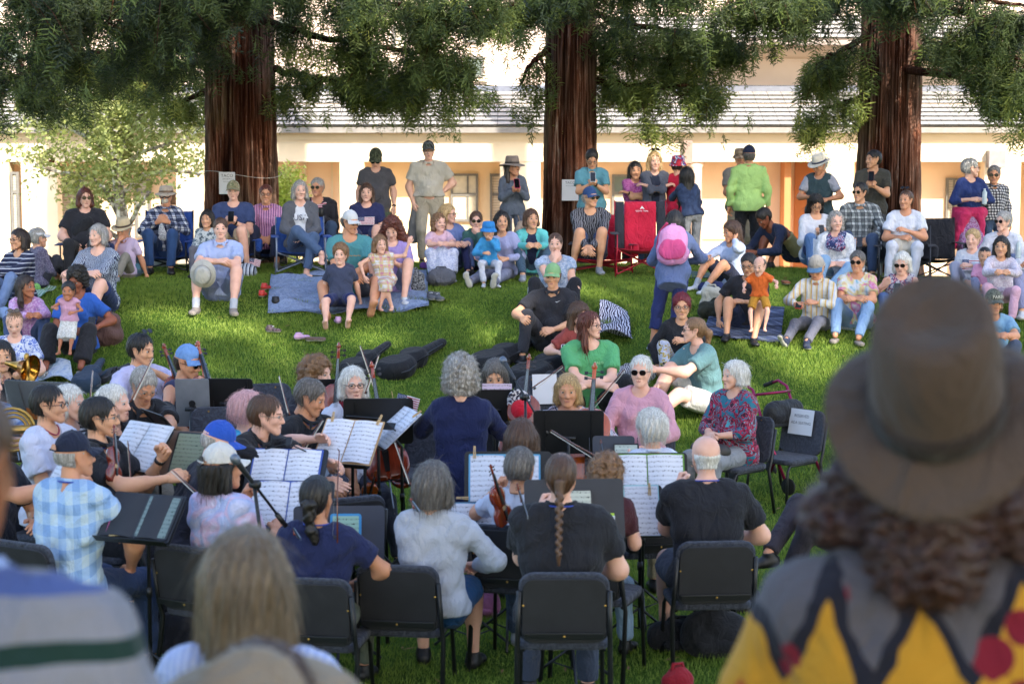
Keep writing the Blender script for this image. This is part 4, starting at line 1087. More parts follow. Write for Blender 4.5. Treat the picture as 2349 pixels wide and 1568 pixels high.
    m = MB(); box(m, bx(1560), XR, bz(139, YU), bz(134, YU), YU+.21, YU+.258); box(m, bx(1560), XR, bz(98, YU), bz(84, YU), YU+.02, YU+.258); m.build('moulding', pinkw, root)
    zr2 = bz(90, 39.0); roof('roof', bx(1440), XR, zr2, 39.0, 10, .27, .11, tile.m)
    m = MB(); box(m, bx(1440), XR, zr2-.12, zr2-.02, 38.92, 39.12); m.build('gutter', plain('#a08f84', .5), root)
    YV = YU+.26
    window(1066, 1108, 40, 98, YV, [1088], [], pale); window(1064, 1110, 130, 178, YV, [], [], glass); window(818, 845, 40, 98, YV, [], [], glass); window(815, 850, 140, 196, YV, [], [], glass)
    window(905, 935, 60, 120, YV, [], [], pale); window(640, 680, 40, 98, YV, [], [], glass); window(20, 60, 100, 150, YV, [], [], glass)
    m = MB(); box(m, bx(1055, YV), bx(1120, YV), bz(188, YV), bz(181, YV), YV-.10, YV-.002); m.build('sill', cream, root)
building()

# ---------------------------------------------------------------- unseen trees added behind the camera to shade the lawn
def added_shade_trees():
    holes = []
    for x, y, r, z in ((1330, 655, .30, None), (1375, 660, .42, None), (1405, 652, .25, None), (1700, 655, .35, None), (1855, 820, .35, None), (1790, 842, .28, None), (1650, 893, .25, None), (1560, 935, .16, None), (1215, 612, .2, None), (1270, 905, .0, None)):
        if r: [holes.append((G(x+dx*r*130, y+dy*r*28), r*q)) for dx, dy, q in ((-.6, .1, .35), (0, -.3, .3), (.35, .3, .4), (.9, -.1, .22), (-1.2, -.2, .15), (1.5, .2, .1))]
    hg = np.random.default_rng(77)
    for x, y in ((560, 745), (900, 765), (1090, 705), (350, 725), (1480, 705), (1750, 690), (690, 775), (440, 840), (1150, 770), (1740, 860), (1900, 880), (1700, 930), (1880, 790)):
        for _ in range(3): holes.append((G(x+hg.normal(0, 60), y+hg.normal(0, 16)), hg.uniform(-.06, .0)))
    for x, y, D, r in ((700, 300, 25, .3), (900, 250, 24.5, .3), (1080, 240, 25, .3), (960, 300, 25, .25), (1500, 270, 25, .3), (1650, 250, 25, .25), (1560, 300, 25, .2), (1840, 330, 25.4, .3), (1900, 250, 25.8, .2), (2300, 280, 23.5, .25), (2210, 200, 24, .2), (180, 230, 23.5, .3), (400, 210, 26, .3), (60, 270, 23, .2)): holes.append((P(x, y, D), r))
    for x, y, D, r in ((2090, 420, 25.3, .2), (2075, 460, 25.3, .15), (2105, 300, 25.5, .15), (2085, 380, 25.4, .22), (2070, 310, 25.4, .13), (2095, 440, 25.4, .2), (2080, 35, 25.5, .3), (2060, 250, 25.4, .10), (2090, 200, 25.5, .12), (1615, 850, 16.9, .17), (1590, 770, 16.9, .0), (1560, 550, 24, .1)):
        if r: holes.append((P(x, y, D), r))
    s = np.array(SUN_DIR)
    rg = np.random.default_rng(21); mat = needle_mat('#2c3d1c', '#3d5226', '#566b30', 'shade_tree_leaves')
    for k, (cx_, cy_, h, r) in enumerate(((-1, -13, 27, 6.5), (8, -15, 36, 7.5), (17, -14, 37, 7.5), (26, -15, 35, 7.5))):
        root = thing('added_shade_tree', 'unseen tree added behind the camera to shade the lawn, number %s from the left' % ('one', 'two', 'three', 'four')[k], 'tree', (cx_, cy_, 1.2), 0, 'unseen trees added to shade the lawn')
        MB().tube([(0, 0, -.2), (0, .2, h*.5), (.2, 0, h*.9)], [.55, .4, .1], 10).build('trunk', BARK, root, True)
        n = 18000; q = rg.normal(0, 1, (n, 3)); q /= np.linalg.norm(q, axis=1)[:, None]; q *= (rg.random(n)**.45)[:, None]
        q = q*np.array([r, 3.2, (h-7)/2])*(1+.10*np.sin(q[:, 2:3]*9+q[:, 0:1]*7))+np.array([0, 0, 6+(h-7)/2])
        zz = q[:, 2]; 
        a = rg.normal(0, 1, (n, 3)); a /= np.linalg.norm(a, axis=1)[:, None]; b = np.cross(a, rg.normal(0, 1, (n, 3))); b /= np.linalg.norm(b, axis=1)[:, None]
        L = rg.uniform(.28, .5, n)[:, None]
        W = q+np.array([cx_, cy_, 1.2]); keep = np.ones(n, bool)
        for hp_, hr_ in holes:
            d = W-np.array(hp_); dd = d-(d@s)[:, None]*s; keep &= np.linalg.norm(dd, axis=1) > hr_+.34  # leaf gaps cut along the sun ray to let chosen light patches through
        q, a, b, L = q[keep], a[keep], b[keep], L[keep]; n = len(q)
        V = np.stack([q-a*L, q-b*L*.8, q+a*L, q+b*L*.8], 1).reshape(-1, 3); F = np.arange(4*n).reshape(-1, 4)
        o = mesh_obj('crown', V, F, mat, root, smooth=False); at = o.data.attributes.new('rnd', 'FLOAT', 'POINT'); at.data.foreach_set('value', np.repeat(rg.random(n)*.8, 4).astype(np.float32))
added_shade_trees()
# ================================================================ props
BLK = plain('#17181b', .45, name='black_metal', var=.05); STEEL = plain('#8e9298', .3, .9, name='steel'); PAPER = plain('#d2d3d8', .7, name='paper', var=.03)
CHF = cloth('#3d404a', 'fleck', ['#3b3e48', '#454954']); CHB = plain('#26262a', .7, name='chair_shell', var=.2); BRASS = plain('#b9934e', .3, .9, name='brass')
WOODL = plain('#c9a878', .6, name='light_wood'); RUB = plain('#111111', .8, name='rubber')
def sheet_mat(name='sheet_music', bgc='#d4d6df', ink='#5c5d68', st=.030, g=.6):
    k = ('sheet', bgc, ink, st)
    if k in _MC: return _MC[k]
    n = NT(name); n.set(.65, 0, .2); co = n.coord(); s = n.n('SeparateXYZ'); n.l(co, s.inputs[0])
    y = n.math('FRACT', n.math('MULTIPLY', s.outputs[1], 1/st)); b = n.math('LESS_THAN', n.math('ABSOLUTE', n.math('SUBTRACT', y, .5)), .21)
    ln = n.math('LESS_THAN', n.math('FRACT', n.math('MULTIPLY', s.outputs[1], 1/(st*.105))), .28)
    nt = n.math('GREATER_THAN', n.noise(n.coord((1, .8, 1)), 110, 2, .5), .60)
    f = n.math('MULTIPLY', b, n.math('MAXIMUM', n.math('MULTIPLY', ln, .55), nt)); n.base(n.mix(n.math('MULTIPLY', f, g+.35), bgc, ink))
    _MC[k] = n.m; return n.m
SHEET = sheet_mat()
def flat(name, w, h, th, mat, parent, M, r=.004, bevel=0):
    """a board w x h x th in its own frame, so that printed patterns follow it"""
    m = MB(); m.prism(rrect(w, h, r, 3), th); o = m.build(name, mat, parent, bevel=bevel); o.matrix_local = M; return o
def root_at(name, label, cat, p, yaw=0, group=None): return thing(name, label, cat, p, rad(yaw), group)
SHT = {}
def stage_chair(label, x, y, g, yaw, sh=.46, group='grey cushioned stage chairs'):
    r = thing('stage_chair', label, 'chair', (x, y, g), rad(yaw), group); SHT[r.name] = sh
    m = MB(); m.prism(rrect(.46, .43, .07), .045, M4((0, .0, sh-.02))); m.build('seat', CHF, r, bevel=.016)
    R = R3('X', pi/2+rad(-11)); c = Vector((0, .245, sh+.185))
    m = MB(); m.prism(rrect(.455, .385, .075), .030, M4(c, R)); bk = m.build('backrest', CHF, r, bevel=.010)
    m = MB(); m.prism(rrect(.418, .346, .06), .018, M4(c+Vector((0, .026, 0))+R @ Vector((0, -.008, 0)), R)); bp = m.build('back_panel', CHB, bk, bevel=.003)
    m = MB(); m.box(c+Vector((0, .036, -.135)), (.40, .012, .035), R3('X', rad(-11))); m.build('rail', BLK, bk, bevel=.003)
    for dx, dz in ((-.1, .16), (.1, .16), (-.205, .02), (.205, .02), (0, -.13)):
        m = MB(); m.lathe([(.0, .006), (.006, .004), (.007, 0)], 8, M4(c+Vector((dx, .040+(-dz*.19), dz)), R3('X', -pi/2))); m.build('bolt', BRASS, bk)
    for s in (-1, 1):
        m = MB(); m.tube([(s*.225, .29, sh+.28), (s*.232, .235, sh+.03), (s*.235, .20, sh-.06), (s*.24, .27, 0)], .0135, 8); m.build('leg', BLK, r, True)
        m = MB(); m.tube([(s*.205, .16, sh-.05), (s*.205, -.17, sh-.05), (s*.212, -.205, sh-.09), (s*.222, -.23, 0)], .012, 8); m.build('leg', BLK, r, True)
    m = MB(); m.tube([(-.205, .05, sh-.055), (.205, .05, sh-.055)], .010, 8); m.build('crossbar', BLK, r, True)
    return r
def camp_chair(label, x, y, g, yaw, sh, col, frame='#3a3d44', back=None, wide=.54, high=.42, trim=None, logo=None, yaw0=0):
    r = thing('camp_chair', label, 'camp chair', (x, y, g), rad(yaw)); fm = plain(frame, .4, .3, name='frame_tube'); f = cloth(col, wr=.6); w = wide/2; bz = sh+high
    def sling(p, q, name, mat, x0=-w, x1=w, sag=.04, nx=8, ny=6, th=.006):
        V = []; F = []
        for k in (0, 1):
            for j in range(ny+1):
                for i in range(nx+1):
                    t, u = j/ny, i/nx; a = Vector(p).lerp(Vector(q), t); nn = Vector((0, q[2]-p[2], -(q[1]-p[1]))).normalized()
                    V.append(Vector((x0+(x1-x0)*u, a.y, a.z))+nn*(sag*math.sin(pi*((x0+(x1-x0)*u+w)/(2*w)))*(.5+.5*math.sin(pi*t)))+nn*th*k)
        n1 = (nx+1)*(ny+1)
        for j in range(ny):
            for i in range(nx):
                a = j*(nx+1)+i; F += [(a, a+1, a+nx+2, a+nx+1), (n1+a+nx+1, n1+a+nx+2, n1+a+1, n1+a)]
        for j in range(ny): a = j*(nx+1); F += [(a+nx+1, n1+a+nx+1, n1+a, a), (a+nx, n1+a+nx, n1+a+2*nx+1, a+2*nx+1)]
        for i in range(nx): F += [(i, n1+i, n1+i+1, i+1), (n1-nx-1+i+1, 2*n1-nx-1+i+1, 2*n1-nx-1+i, n1-nx-1+i)]
        m = MB(); m.add(V, F); return m.build(name, mat, r, True)
    by, ty = .20, .32
    if trim:
        tm = cloth(trim); sling((0, by, sh-.02), (0, ty, bz), 'backrest', f, -w*.62, w*.62); 
        for s in (-1, 1): sling((0, by, sh-.02), (0, ty, bz), 'side_panel', tm, *( (-w, -w*.64) if s < 0 else (w*.64, w)), nx=3)
    else: sling((0, by, sh-.02), (0, ty, bz), 'backrest', f)
    sling((0, -.24, sh+.02), (0, by, sh-.03), 'seat', f, sag=.05)
    for s in (-1, 1):
        sling((0, -.26, sh+.19), (0, ty-.05, sh+.20), 'armrest', cloth(trim or col), *((-w-.07, -w+.03) if s < 0 else (w-.03, w+.07)), sag=0, nx=3)
        m = MB(); m.tube([(s*w, ty, bz+.01), (s*w, by+.02, .0)], .010, 6); m.build('post', fm, r, True); m = MB(); m.tube([(s*(w-.0), -.25, sh+.19), (s*w, -.25, sh), (s*(w+.02), -.26, .0)], .010, 6); m.build('post', fm, r, True)
        m = MB(); m.tube([(s*w, by+.02, .03), (-s*w*.0, .0, sh*.55), (-s*w, -.25, sh)], .009, 6); m.tube([(s*w, -.26, .03), (0, -.05, sh*.5), (-s*w, by, sh)], .009, 6); m.tube([(s*w, -.26, .03), (s*w, by, sh-.02)], .009, 6); m.tube([(s*w, by+.02, .03), (s*w, -.25, sh)], .009, 6); m.build('leg', fm, r, True)
    V, F = sdf([((w+.05, -.20, sh+.08), (w+.05, -.2, sh+.16), .045, .05)], .012); mesh_obj('cup_holder', V, F, f, r)
    if logo:
        wm = plain('#e8e8ea', .6, name='print'); c = Vector((.02, ty-.045, bz-.09)); m = MB(); m.add([c+Vector((-.03, .0, -.01)), c+Vector((0, .006, .035)), c+Vector((.035, 0, -.01)), c+Vector((0, .0, .003))], [(0, 3, 2, 1)]); m.build('emblem', wm, r)
        text_mesh(logo, .026, M4(c+Vector((0, -.004, -.03)), R3('X', pi/2-.25)), wm, 'lettering', r)
    return r
def music_stand(label, x, y, D, yaw, tilt=25, w=.50, h=.34, base=True, col=None, lean=0):
    """desk centre at photo pixel (x, y), D metres away; its music side faces yaw"""
    c = P(x, y, D); g = T(c.x, c.y); r = thing('music_stand', label, 'music stand', (c.x, c.y, g), rad(yaw)); z = c.z-g; mt = col or BLK
    R = R3('Y', rad(lean)) @ R3('X', pi/2-rad(tilt)); Md = M4((0, 0, z), R)       # desk plane: x right, y up the page, z out of the page
    m = MB(); m.prism(rrect(w, h, .025), .006, Md @ Matrix.Translation((0, 0, -.004))); m.box((0, -h/2, .022), (w*.98, .004, .05)); 
    for i in range(8): m.v[-1-i] = tuple(Md @ Vector(m.v[-1-i]))
    for s in (-.16, .16):
        m.prism(rrect(.004, h*.9, .001, 1), .010, Md @ Matrix.Translation((s, 0, -.012)))
    m.build('desk', mt, r, bevel=.002)
    m = MB(); bk = Md @ Vector((0, -.04, -.02)); m.tube([bk+R @ Vector((-.05, 0, 0)), bk+R @ Vector((.05, 0, 0))], .014, 8); m.tube([bk, (0, .06, z-.12), (0, .06, .10)], [.014, .011, .011], 8); m.lathe([(.017, 0), (.017, .05)], 10, M4((0, .06, z*.55))); m.build('pole', mt, r, True)
    for k in range(3):
        a = 2*pi*k/3+.5; m = MB(); m.tube([(0, .06, .22), (math.cos(a)*.26, .06+math.sin(a)*.26, .01)], [.008, .009], 6); m.tube([(0, .06, .09), (math.cos(a)*.13, .06+math.sin(a)*.13, .115)], .005, 4); m.build('leg', mt, r, True)
    return dict(r=r, M=Matrix.Translation((c.x, c.y, g)) @ Matrix.Rotation(rad(yaw), 4, 'Z') @ Md, w=w, h=h)
def on_stand(st, name, label, cat, dx=0, dy=0, dz=.008, rz=0):
    M = st['M'] @ Matrix.Translation((dx, dy, dz)) @ Matrix.Rotation(rad(rz), 4, 'Z')
    o = bpy.data.objects.new(name, None); COL.objects.link(o); o.matrix_world = M; o.empty_display_size = .1; return tag(o, label, cat)
I4 = Matrix.Identity(4); TR = lambda x, y, z: Matrix.Translation((x, y, z))
def binder(st, label, col='#30509a', dx=0, dy=0, pw=.215, ph=.29, rings=True, sheet=None, one=False, rz=0, curl=.015, name='music_binder'):
    r = on_stand(st, name, label, 'music binder' if name == 'music_binder' else 'sheet music', dx, dy, .008, rz); sm = sheet or SHEET
    if col: flat('cover', (pw*2+.03)*(0.5 if one else 1), ph+.02, .004, plain(col, .35, name='binder_cover', var=.03), r, TR(0, 0, 0), .008)
    for s in ((0,) if one else (-1, 1)):
        n = 8; V = []; F = []
        for j in (0, 1):
            for i in range(n+1): u = i/n; V.append((s*.004+(s or 1)*0+((u-.5)*pw if one else s*u*pw), (j-.5)*ph, .006+curl*math.sin(pi*min(1, u*1.2))*(1 if not one else .4)))
        for i in range(n): F.append((i, i+1, n+2+i, n+1+i) if s >= 0 else (i+1, i, n+1+i, n+2+i))
        o = mesh_obj('page', V, F, sm, r)
    if rings:
        m = MB()
        for k in range(3 if rings != 'spiral' else 16):
            yy = (k-1)*ph*.33 if rings != 'spiral' else (k/15-.5)*ph*.95; m.tube([(.012*math.cos(a), yy, .008+.012*math.sin(a)) for a in [pi*i/6 for i in range(7)]], .0015 if rings != 'spiral' else .0012, 4)
        m.build('rings', BLK if rings == 'spiral' else STEEL, r)
    return r
def tablet(st, label, dx=0, dy=0, w=.20, h=.27, case='#1b1c20', scr='#8fa29c', rz=0, b=.012):
    r = on_stand(st, 'tablet', label, 'tablet', dx, dy, .012, rz); flat('case', w+2*b, h+2*b, .012, plain(case, .4, name='tablet_case', var=.03), r, I4, .016)
    flat('screen', w, h, .002, sheet_mat('screen', scr, '#33403c', .026), r, TR(0, 0, .0075), .004); return r
def loose_sheet(st, label, dx, dy, w, h, col='#e3e4e8', rz=0, music=True, dz=.014):
    r = on_stand(st, 'sheet_music' if music else 'paper_note', label, 'sheet music' if music else 'paper', dx, dy, dz, rz)
    flat('page', w, h, .0012, sheet_mat('sheet_'+col[1:], col) if music else plain(col, .7, name='note_paper', var=.04), r, I4, .002); return r
def clothespin(st, label, dx, dy, rz=0):
    o = on_stand(st, 'clothespin', label, 'clothespin', dx, dy, .02, rz)
    for s in (-1, 1): flat('jaw', .006, .075, .010, WOODL, o, TR(s*.0045, 0, 0) @ Matrix.Rotation(s*.04, 4, 'Z'), .001)
    m = MB(); m.tube([(-.008, .005, .006), (.008, .005, .006)], .0025, 5); m.build('spring', STEEL, o); return o
def varnish(c='#8a3a18'):
    k = ('varn', c)
    if k in _MC: return _MC[k]
    n = NT('varnished_wood'); n.set(.22, 0, .5); v = n.noise(n.coord((40, 40, 5)), 2, 4); n.base(n.ramp(v, [(.3, tuple(x*.6 for x in lin(c)[:3])), (.7, lin(c)[:3])])); n.b.inputs['Coat Weight'].default_value = .5; _MC[k] = n.m; return n.m
EBONY = plain('#151214', .35, name='ebony', var=.03)
def strings(label, A, B, front=(0, -1, .2), kind='cello', col='#9a4418', no_body=False):
    """bowed instrument from scroll A to end button B (world points)"""
    A, B = Vector(A), Vector(B); L = (A-B).length; s = L/(1.20 if kind == 'cello' else .59); K = 1.0 if kind == 'cello' else .485
    z = (A-B).normalized(); f = Vector(front); f = (f-z*f.dot(z)).normalized(); x = f.cross(z)*-1; R = Matrix((x, -f, z)).transposed()   # -y is the front
    r = bpy.data.objects.new(kind, None); COL.objects.link(r); r.matrix_world = M4(B, R); tag(r, label, kind)
    q = s*K; V_ = varnish(col)
    half = [(0, 0), (.14, .005), (.20, .06), (.218, .15), (.20, .25), (.155, .31), (.128, .345), (.118, .39), (.128, .44), (.15, .47), (.165, .52), (.168, .60), (.145, .68), (.08, .745), (.03, .755)]
    def cr(P0, n=4):
        o = []
        for i in range(len(P0)-1):
            p0, p1, p2, p3 = P0[max(i-1, 0)], P0[i], P0[i+1], P0[min(i+2, len(P0)-1)]
            for k in range(n):
                t = k/n; o.append(tuple(.5*((2*p1[j])+(-p0[j]+p2[j])*t+(2*p0[j]-5*p1[j]+4*p2[j]-p3[j])*t*t+(-p0[j]+3*p1[j]-3*p2[j]+p3[j])*t**3) for j in (0, 1)))
        return o+[P0[-1]]
    hp = cr(half); out = [(-a, b) for a, b in hp]+[(a, b) for a, b in hp[::-1]]
    if not no_body:
        m = MB(); n = len(out); cz = .37; V = []; F = []
        rings = [(1.0, -.045), (1.0, .045), (.93, .055), (.6, .070), (.25, .078), (.0, .08)]
        for sg in (1, -1):
            b0 = len(V)
            for k, yy in rings[1:] if sg > 0 else rings[1:]:
                for a, b in out: V.append(((a*k)*q, -sg*yy*q, (cz+(b-cz)*k)*q))
            for j in range(4):
                for i in range(n): t = (b0+j*n+i, b0+j*n+(i+1) % n, b0+(j+1)*n+(i+1) % n, b0+(j+1)*n+i); F.append(t if sg < 0 else t[::-1])
        b1 = 5*n
        for i in range(n): F.append((i, (i+1) % n, b1+(i+1) % n, b1+i))
        m.add(V, F); bo = m.build('body', V_, r, True)
        m = MB(); m.box((0, -.085*q, .33*q), (.09*q, .008*q, .075*q)); m.build('bridge', WOODL, r, bevel=.002)
        m = MB(); m.prism([(-.022*q, 0), (.022*q, 0), (.034*q, .21*q), (-.034*q, .21*q)], .02*q, M4((0, -.09*q, .06*q), R3('X', pi/2))); m.build('tailpiece', EBONY, r)
        m = MB()
        for sx in (-1, 1): m.tube([(sx*.085*q, -.066*q, .27*q), (sx*.07*q, -.068*q, .32*q), (sx*.078*q, -.068*q, .36*q), (sx*.062*q, -.070*q, .41*q)], [.009*q, .004*q, .004*q, .008*q], 5)
        m.build('sound_holes', EBONY, r)
    m = MB(); m.tube([(0, -.04*q, .72*q), (0, -.05*q, .80*q), (0, -.055*q, 1.02*q)], [.03*q, .022*q, .018*q], 8); m.build('neck', V_, r, True)
    m = MB(); m.prism([(-.030*q, .40*q), (.030*q, .40*q), (.017*q, 1.03*q), (-.017*q, 1.03*q)], .014*q, M4((0, -.088*q, 0), R3('X', pi/2-.018))); m.build('fingerboard', EBONY, r)
    m = MB(); m.box((0, -.06*q, 1.09*q), (.032*q, .03*q, .14*q))
    sp_ = [(0, -.058*q-.035*q*(1-t)*math.sin(t*9)*1.0+0, 1.175*q+.033*q*(1-t)*math.cos(t*9)) for t in [i/22 for i in range(20)]]
    m.tube(sp_, .0145*q, 6)
    for sx in (-1, 1): m.lathe([(.020*q, 0), (.014*q, .014*q), (0, .016*q)], 8, M4((sx*.010*q, -.058*q, 1.175*q), R3('Y', sx*pi/2)))
    m.build('scroll', V_, r, True, bevel=.001)
    for i, (sx, zz) in enumerate(((-1, 1.05), (1, 1.075), (-1, 1.105), (1, 1.13))):
        m = MB(); m.tube([(-sx*.02*q, -.06*q, zz*q), (sx*.05*q, -.06*q, zz*q)], .005*q, 6); m.box((sx*.066*q, -.06*q, zz*q), (.03*q, .010*q, .026*q)); m.build('peg', EBONY, r)
    m = MB()
    for i in range(4): xx = (i-1.5)*.009*q; m.tube([(xx*1.4, -.10*q, .25*q), (xx*1.4, -.128*q, .335*q), (xx*.6, -.092*q, 1.03*q)], .0014*q+.0004, 3)
    m.build('strings', STEEL, r)
    if kind == 'cello' and not no_body: m = MB(); m.tube([(0, 0, 0), (0, -.02, -.30*q)], .006, 6); m.build('endpin', STEEL, r)
    return r
def bow(label, A, B, up=(0, 0, 1)):
    A, B = Vector(A), Vector(B); r = thing('bow', label, 'bow', tuple(A)); d = B-A; L = d.length; u = Vector(up); u = (u-d*u.dot(d)/L/L).normalized()
    m = MB(); m.tube([d*0+u*.014, d*.5+u*.006, d*.97+u*.010, d], [.0045, .0042, .0032, .003], 6); m.build('stick', varnish('#6a3216'), r, True)
    m = MB(); m.box(d*.06-u*.002, (.012, .012, .02), frame(d)); m.build('frog', EBONY, r)
    m = MB(); w = d.cross(u).normalized()*.004; m.add([d*.07-u*.012-w, d*.07-u*.012+w, d*.99-u*.004+w, d*.99-u*.004-w], [(0, 1, 2, 3), (3, 2, 1, 0)]); m.build('hair', plain('#d8cdb4', .6, name='bow_hair'), r)
    return r
def soft(name, label, cat, p, yaw, prims, mat, h=.014, k=.03, wr=.004, parts=(), clip=None, group=None):
    r = thing(name, label, cat, p, rad(yaw), group); V, F = sdf(prims, h, k, noise=wrinkle(wr, len(label)), clip=clip); mesh_obj('body', V, F, mat, r)
    for nm, pr, mt in parts:
        if isinstance(pr, MB): pr.build(nm, mt, r, True)
        else: V, F = sdf(pr, h, k*.6, noise=wrinkle(wr*.5, 3)); mesh_obj(nm, V, F, mt, r)
    return r
def bag(label, x, y, w, h, d, mat, yaw=0, name='bag', cat='bag', straps=None, D=None, gp=None):
    p = gp if gp is not None else G(x, y); r = min(w, d, h)*.42
    pr = [((-w/2+r, 0, r), (w/2-r, 0, r), r, r, (0, 1, 0), min(1, d/2/r)), ((-w/2+r*1.1, 0, h-r*.9), (w/2-r*1.1, 0, h-r*.9), r*.85, r*.85, (0, 1, 0), min(1, d/2/r)), ((0, 0, r), (0, 0, h-r), min(w/2.3, r*1.4), min(w/2.4, r*1.2), (0, 1, 0), .75)]
    parts = [('pocket', [((-w*.2, -d*.36, h*.3), (w*.2, -d*.36, h*.3), h*.16, h*.16, (0, 1, 0), .5)], mat)]
    sm = MB(); sm.tube([(-w*.22, 0, h*.9), (-w*.14, 0, h*1.12), (w*.14, 0, h*1.12), (w*.22, 0, h*.9)], .011, 6); parts.append(('strap', sm, straps or mat))
    return soft(name, label, cat, p, yaw, pr, mat, .016, .04, .006, parts)
def blanket(label, pts, mat, name='blanket', cat='blanket', lift=.03, amp=.012, n=36, th=.008):
    """pts: four photo pixels on the ground, in order around"""
    g = [G(*q) for q in pts]; V = []; F = []; c = sum(g, Vector())/4; r = thing(name, label, cat, (c.x, c.y, c.z)); rg = np.random.default_rng(n)
    for kk in (1, 0):
        for j in range(n+1):
            for i in range(n+1):
                u, v = i/n, j/n; uu = u+.012*math.sin(v*17+1)*math.sin(u*pi); vv = v+.02*math.sin(u*11)*(1 if v in (0, 1) else .5)*math.sin(u*pi+.4)
                p = g[0].lerp(g[1], uu).lerp(g[3].lerp(g[2], uu), vv); z = T(p.x, p.y)+lift+amp*(math.sin(p.x*9+2*math.sin(p.y*6))+.8*math.sin(p.y*13+p.x*5)+.9*mnoise.noise(Vector((p.x*4, p.y*4, 0))))
                V.append((p.x-c.x, p.y-c.y, z-c.z-(0 if kk else th)))
    m = (n+1)**2; I = np.arange(m).reshape(n+1, n+1); Q = np.stack([I[:-1, :-1], I[:-1, 1:], I[1:, 1:], I[1:, :-1]], -1).reshape(-1, 4); e = []
    for a in (I[0], I[-1], I[:, 0], I[:, -1]): e.append(np.stack([a[:-1], a[1:], a[1:]+m, a[:-1]+m], -1))
    F = np.concatenate([Q, Q[:, ::-1]+m]+e); mesh_obj('cloth', V, F, mat, r); return r
def phone(inf, label, col='#15161a', who=0, up=.05, tilt=.6, side=0):
    A = inf['A']; c = Vector(); 
    for i in ((0, 1) if who == 0 else (0,) if who == 1 else (1,)): s, sh, el, w, hs_ = A[i]; c += w+(w-el).normalized()*.085
    c /= (2 if who == 0 else 1); p = inf['w'](c+Vector((side, -.01, up)))
    r = thing('phone', label, 'phone', p, rad(inf['yaw'])); R = R3('X', pi/2-tilt)
    flat('case', .074, .150, .009, plain(col, .35, name='phone_case', var=.03), r, M4((0, 0, 0), R), .010); flat('screen', .066, .14, .001, plain('#0c0d10', .08, name='phone_glass', var=.01), r, M4(R @ Vector((0, 0, .0055)), R), .008); return r
def case_on_slope(label, A, B, w=1.0, name='cello_case', col='#17181d', th=.13, roll=0):
    """instrument case lying from wide end A to neck end B (photo pixels on the ground)"""
    a, b = G(*A), G(*B); d = b-a; L = d.length; z = Vector((0, 0, 1)); x = d.normalized(); y = z.cross(x).normalized(); n = x.cross(y); r = bpy.data.objects.new(name, None); COL.objects.link(r)
    r.matrix_world = M4(a, Matrix((x, y, n)).transposed()); tag(r, label, 'instrument case', 'black soft cases lying on the lawn'); s = L; zt = (0, 0, 1)
    pr = [((.17*s, 0, .07), (.20*s, 0, .07), .17*s*w, .17*s*w, zt, min(1, th/(.34*s*w)*1.05)), ((.46*s, 0, .07), (.48*s, 0, .07), .125*s*w, .125*s*w, zt, min(1, th/(.25*s*w))), ((.2*s, 0, .07), (.5*s, 0, .07), .11*s*w, .10*s*w, zt, .62), ((.55*s, 0, .07), (.97*s, 0, .07), .065*s*w, .05*s*w, zt, .8)]
    m_ = cloth(col, wr=.3, rough=.75); V, F = sdf(pr, .016, .035, clip=[((0, 0, .07+th*.34), (0, 0, 1))]); mesh_obj('shell', V, F, m_, r)
    m = MB(); m.tube([(.02*s, -.16*s*w, .085), (.1*s, -.19*s*w, .085), (.25*s, -.16*s*w, .085), (.38*s, -.105*s*w, .085), (.48*s, -.135*s*w, .085), (.60*s, -.07*s*w, .085), (.9*s, -.055*s*w, .085)], .006, 5); m.build('zip', plain('#3a3c44', .5, name='zip'), r, True)
    m = MB(); m.tube([(.3*s, -.15*s*w, .10), (.32*s, -.2*s*w, .14), (.42*s, -.2*s*w, .14), (.44*s, -.15*s*w, .10)], .011, 6); m.build('handle', m_, r, True); return r
def mic_stand(label, base, joint, mic, D, thick=.010, clip=True):
    """base, joint and microphone as world points"""
    b, j, mc = Vector(base), Vector(joint), Vector(mic); r = thing('microphone_stand', label, 'microphone stand', tuple(b)); z = Vector((0, 0, 1))
    m = MB(); m.tube([(0, 0, .12), (j.x-b.x, j.y-b.y, j.z-b.z)], [thick*1.2, thick], 8); m.build('pole', BLK, r, True)
    for k in range(3): a = 2*pi*k/3; m = MB(); m.tube([(0, 0, .2), (math.cos(a)*.3, math.sin(a)*.3, .01)], .009, 6); m.build('leg', BLK, r, True)
    jj = j-b; d = (mc-j).normalized(); m = MB(); m.tube([jj-d*.28, jj, mc-b-d*.12], [.007, .008, .007], 6); m.lathe([(.014, -.05), (.014, .05)], 8, M4(jj-d*.30, frame(d))); m.build('boom', BLK, r, True)
    m = MB(); m.lathe([(.022, -.02), (.024, .03)], 10, M4(jj, frame(z.cross(d)))); m.build('clutch', BLK, r, True)
    t = thing('microphone', 'microphone on the '+' '.join(label.split()[:12]), 'microphone', tuple(mc)); e = d
    m = MB(); m.lathe([(.009, -.17), (.012, -.15), (.017, -.01), (.018, 0)], 12, M4((0, 0, 0), frame(e))); m.build('body', plain('#2a2c31', .4, name='mic_body'), t, True)
    m = MB(); m.lathe([(.018, 0), (.025, .012), (.026, .03), (.019, .05), (0, .057)], 14, M4((0, 0, 0), frame(e))); m.build('grille', plain('#6d7684', .35, .5, name='mic_grille'), t, True); return r
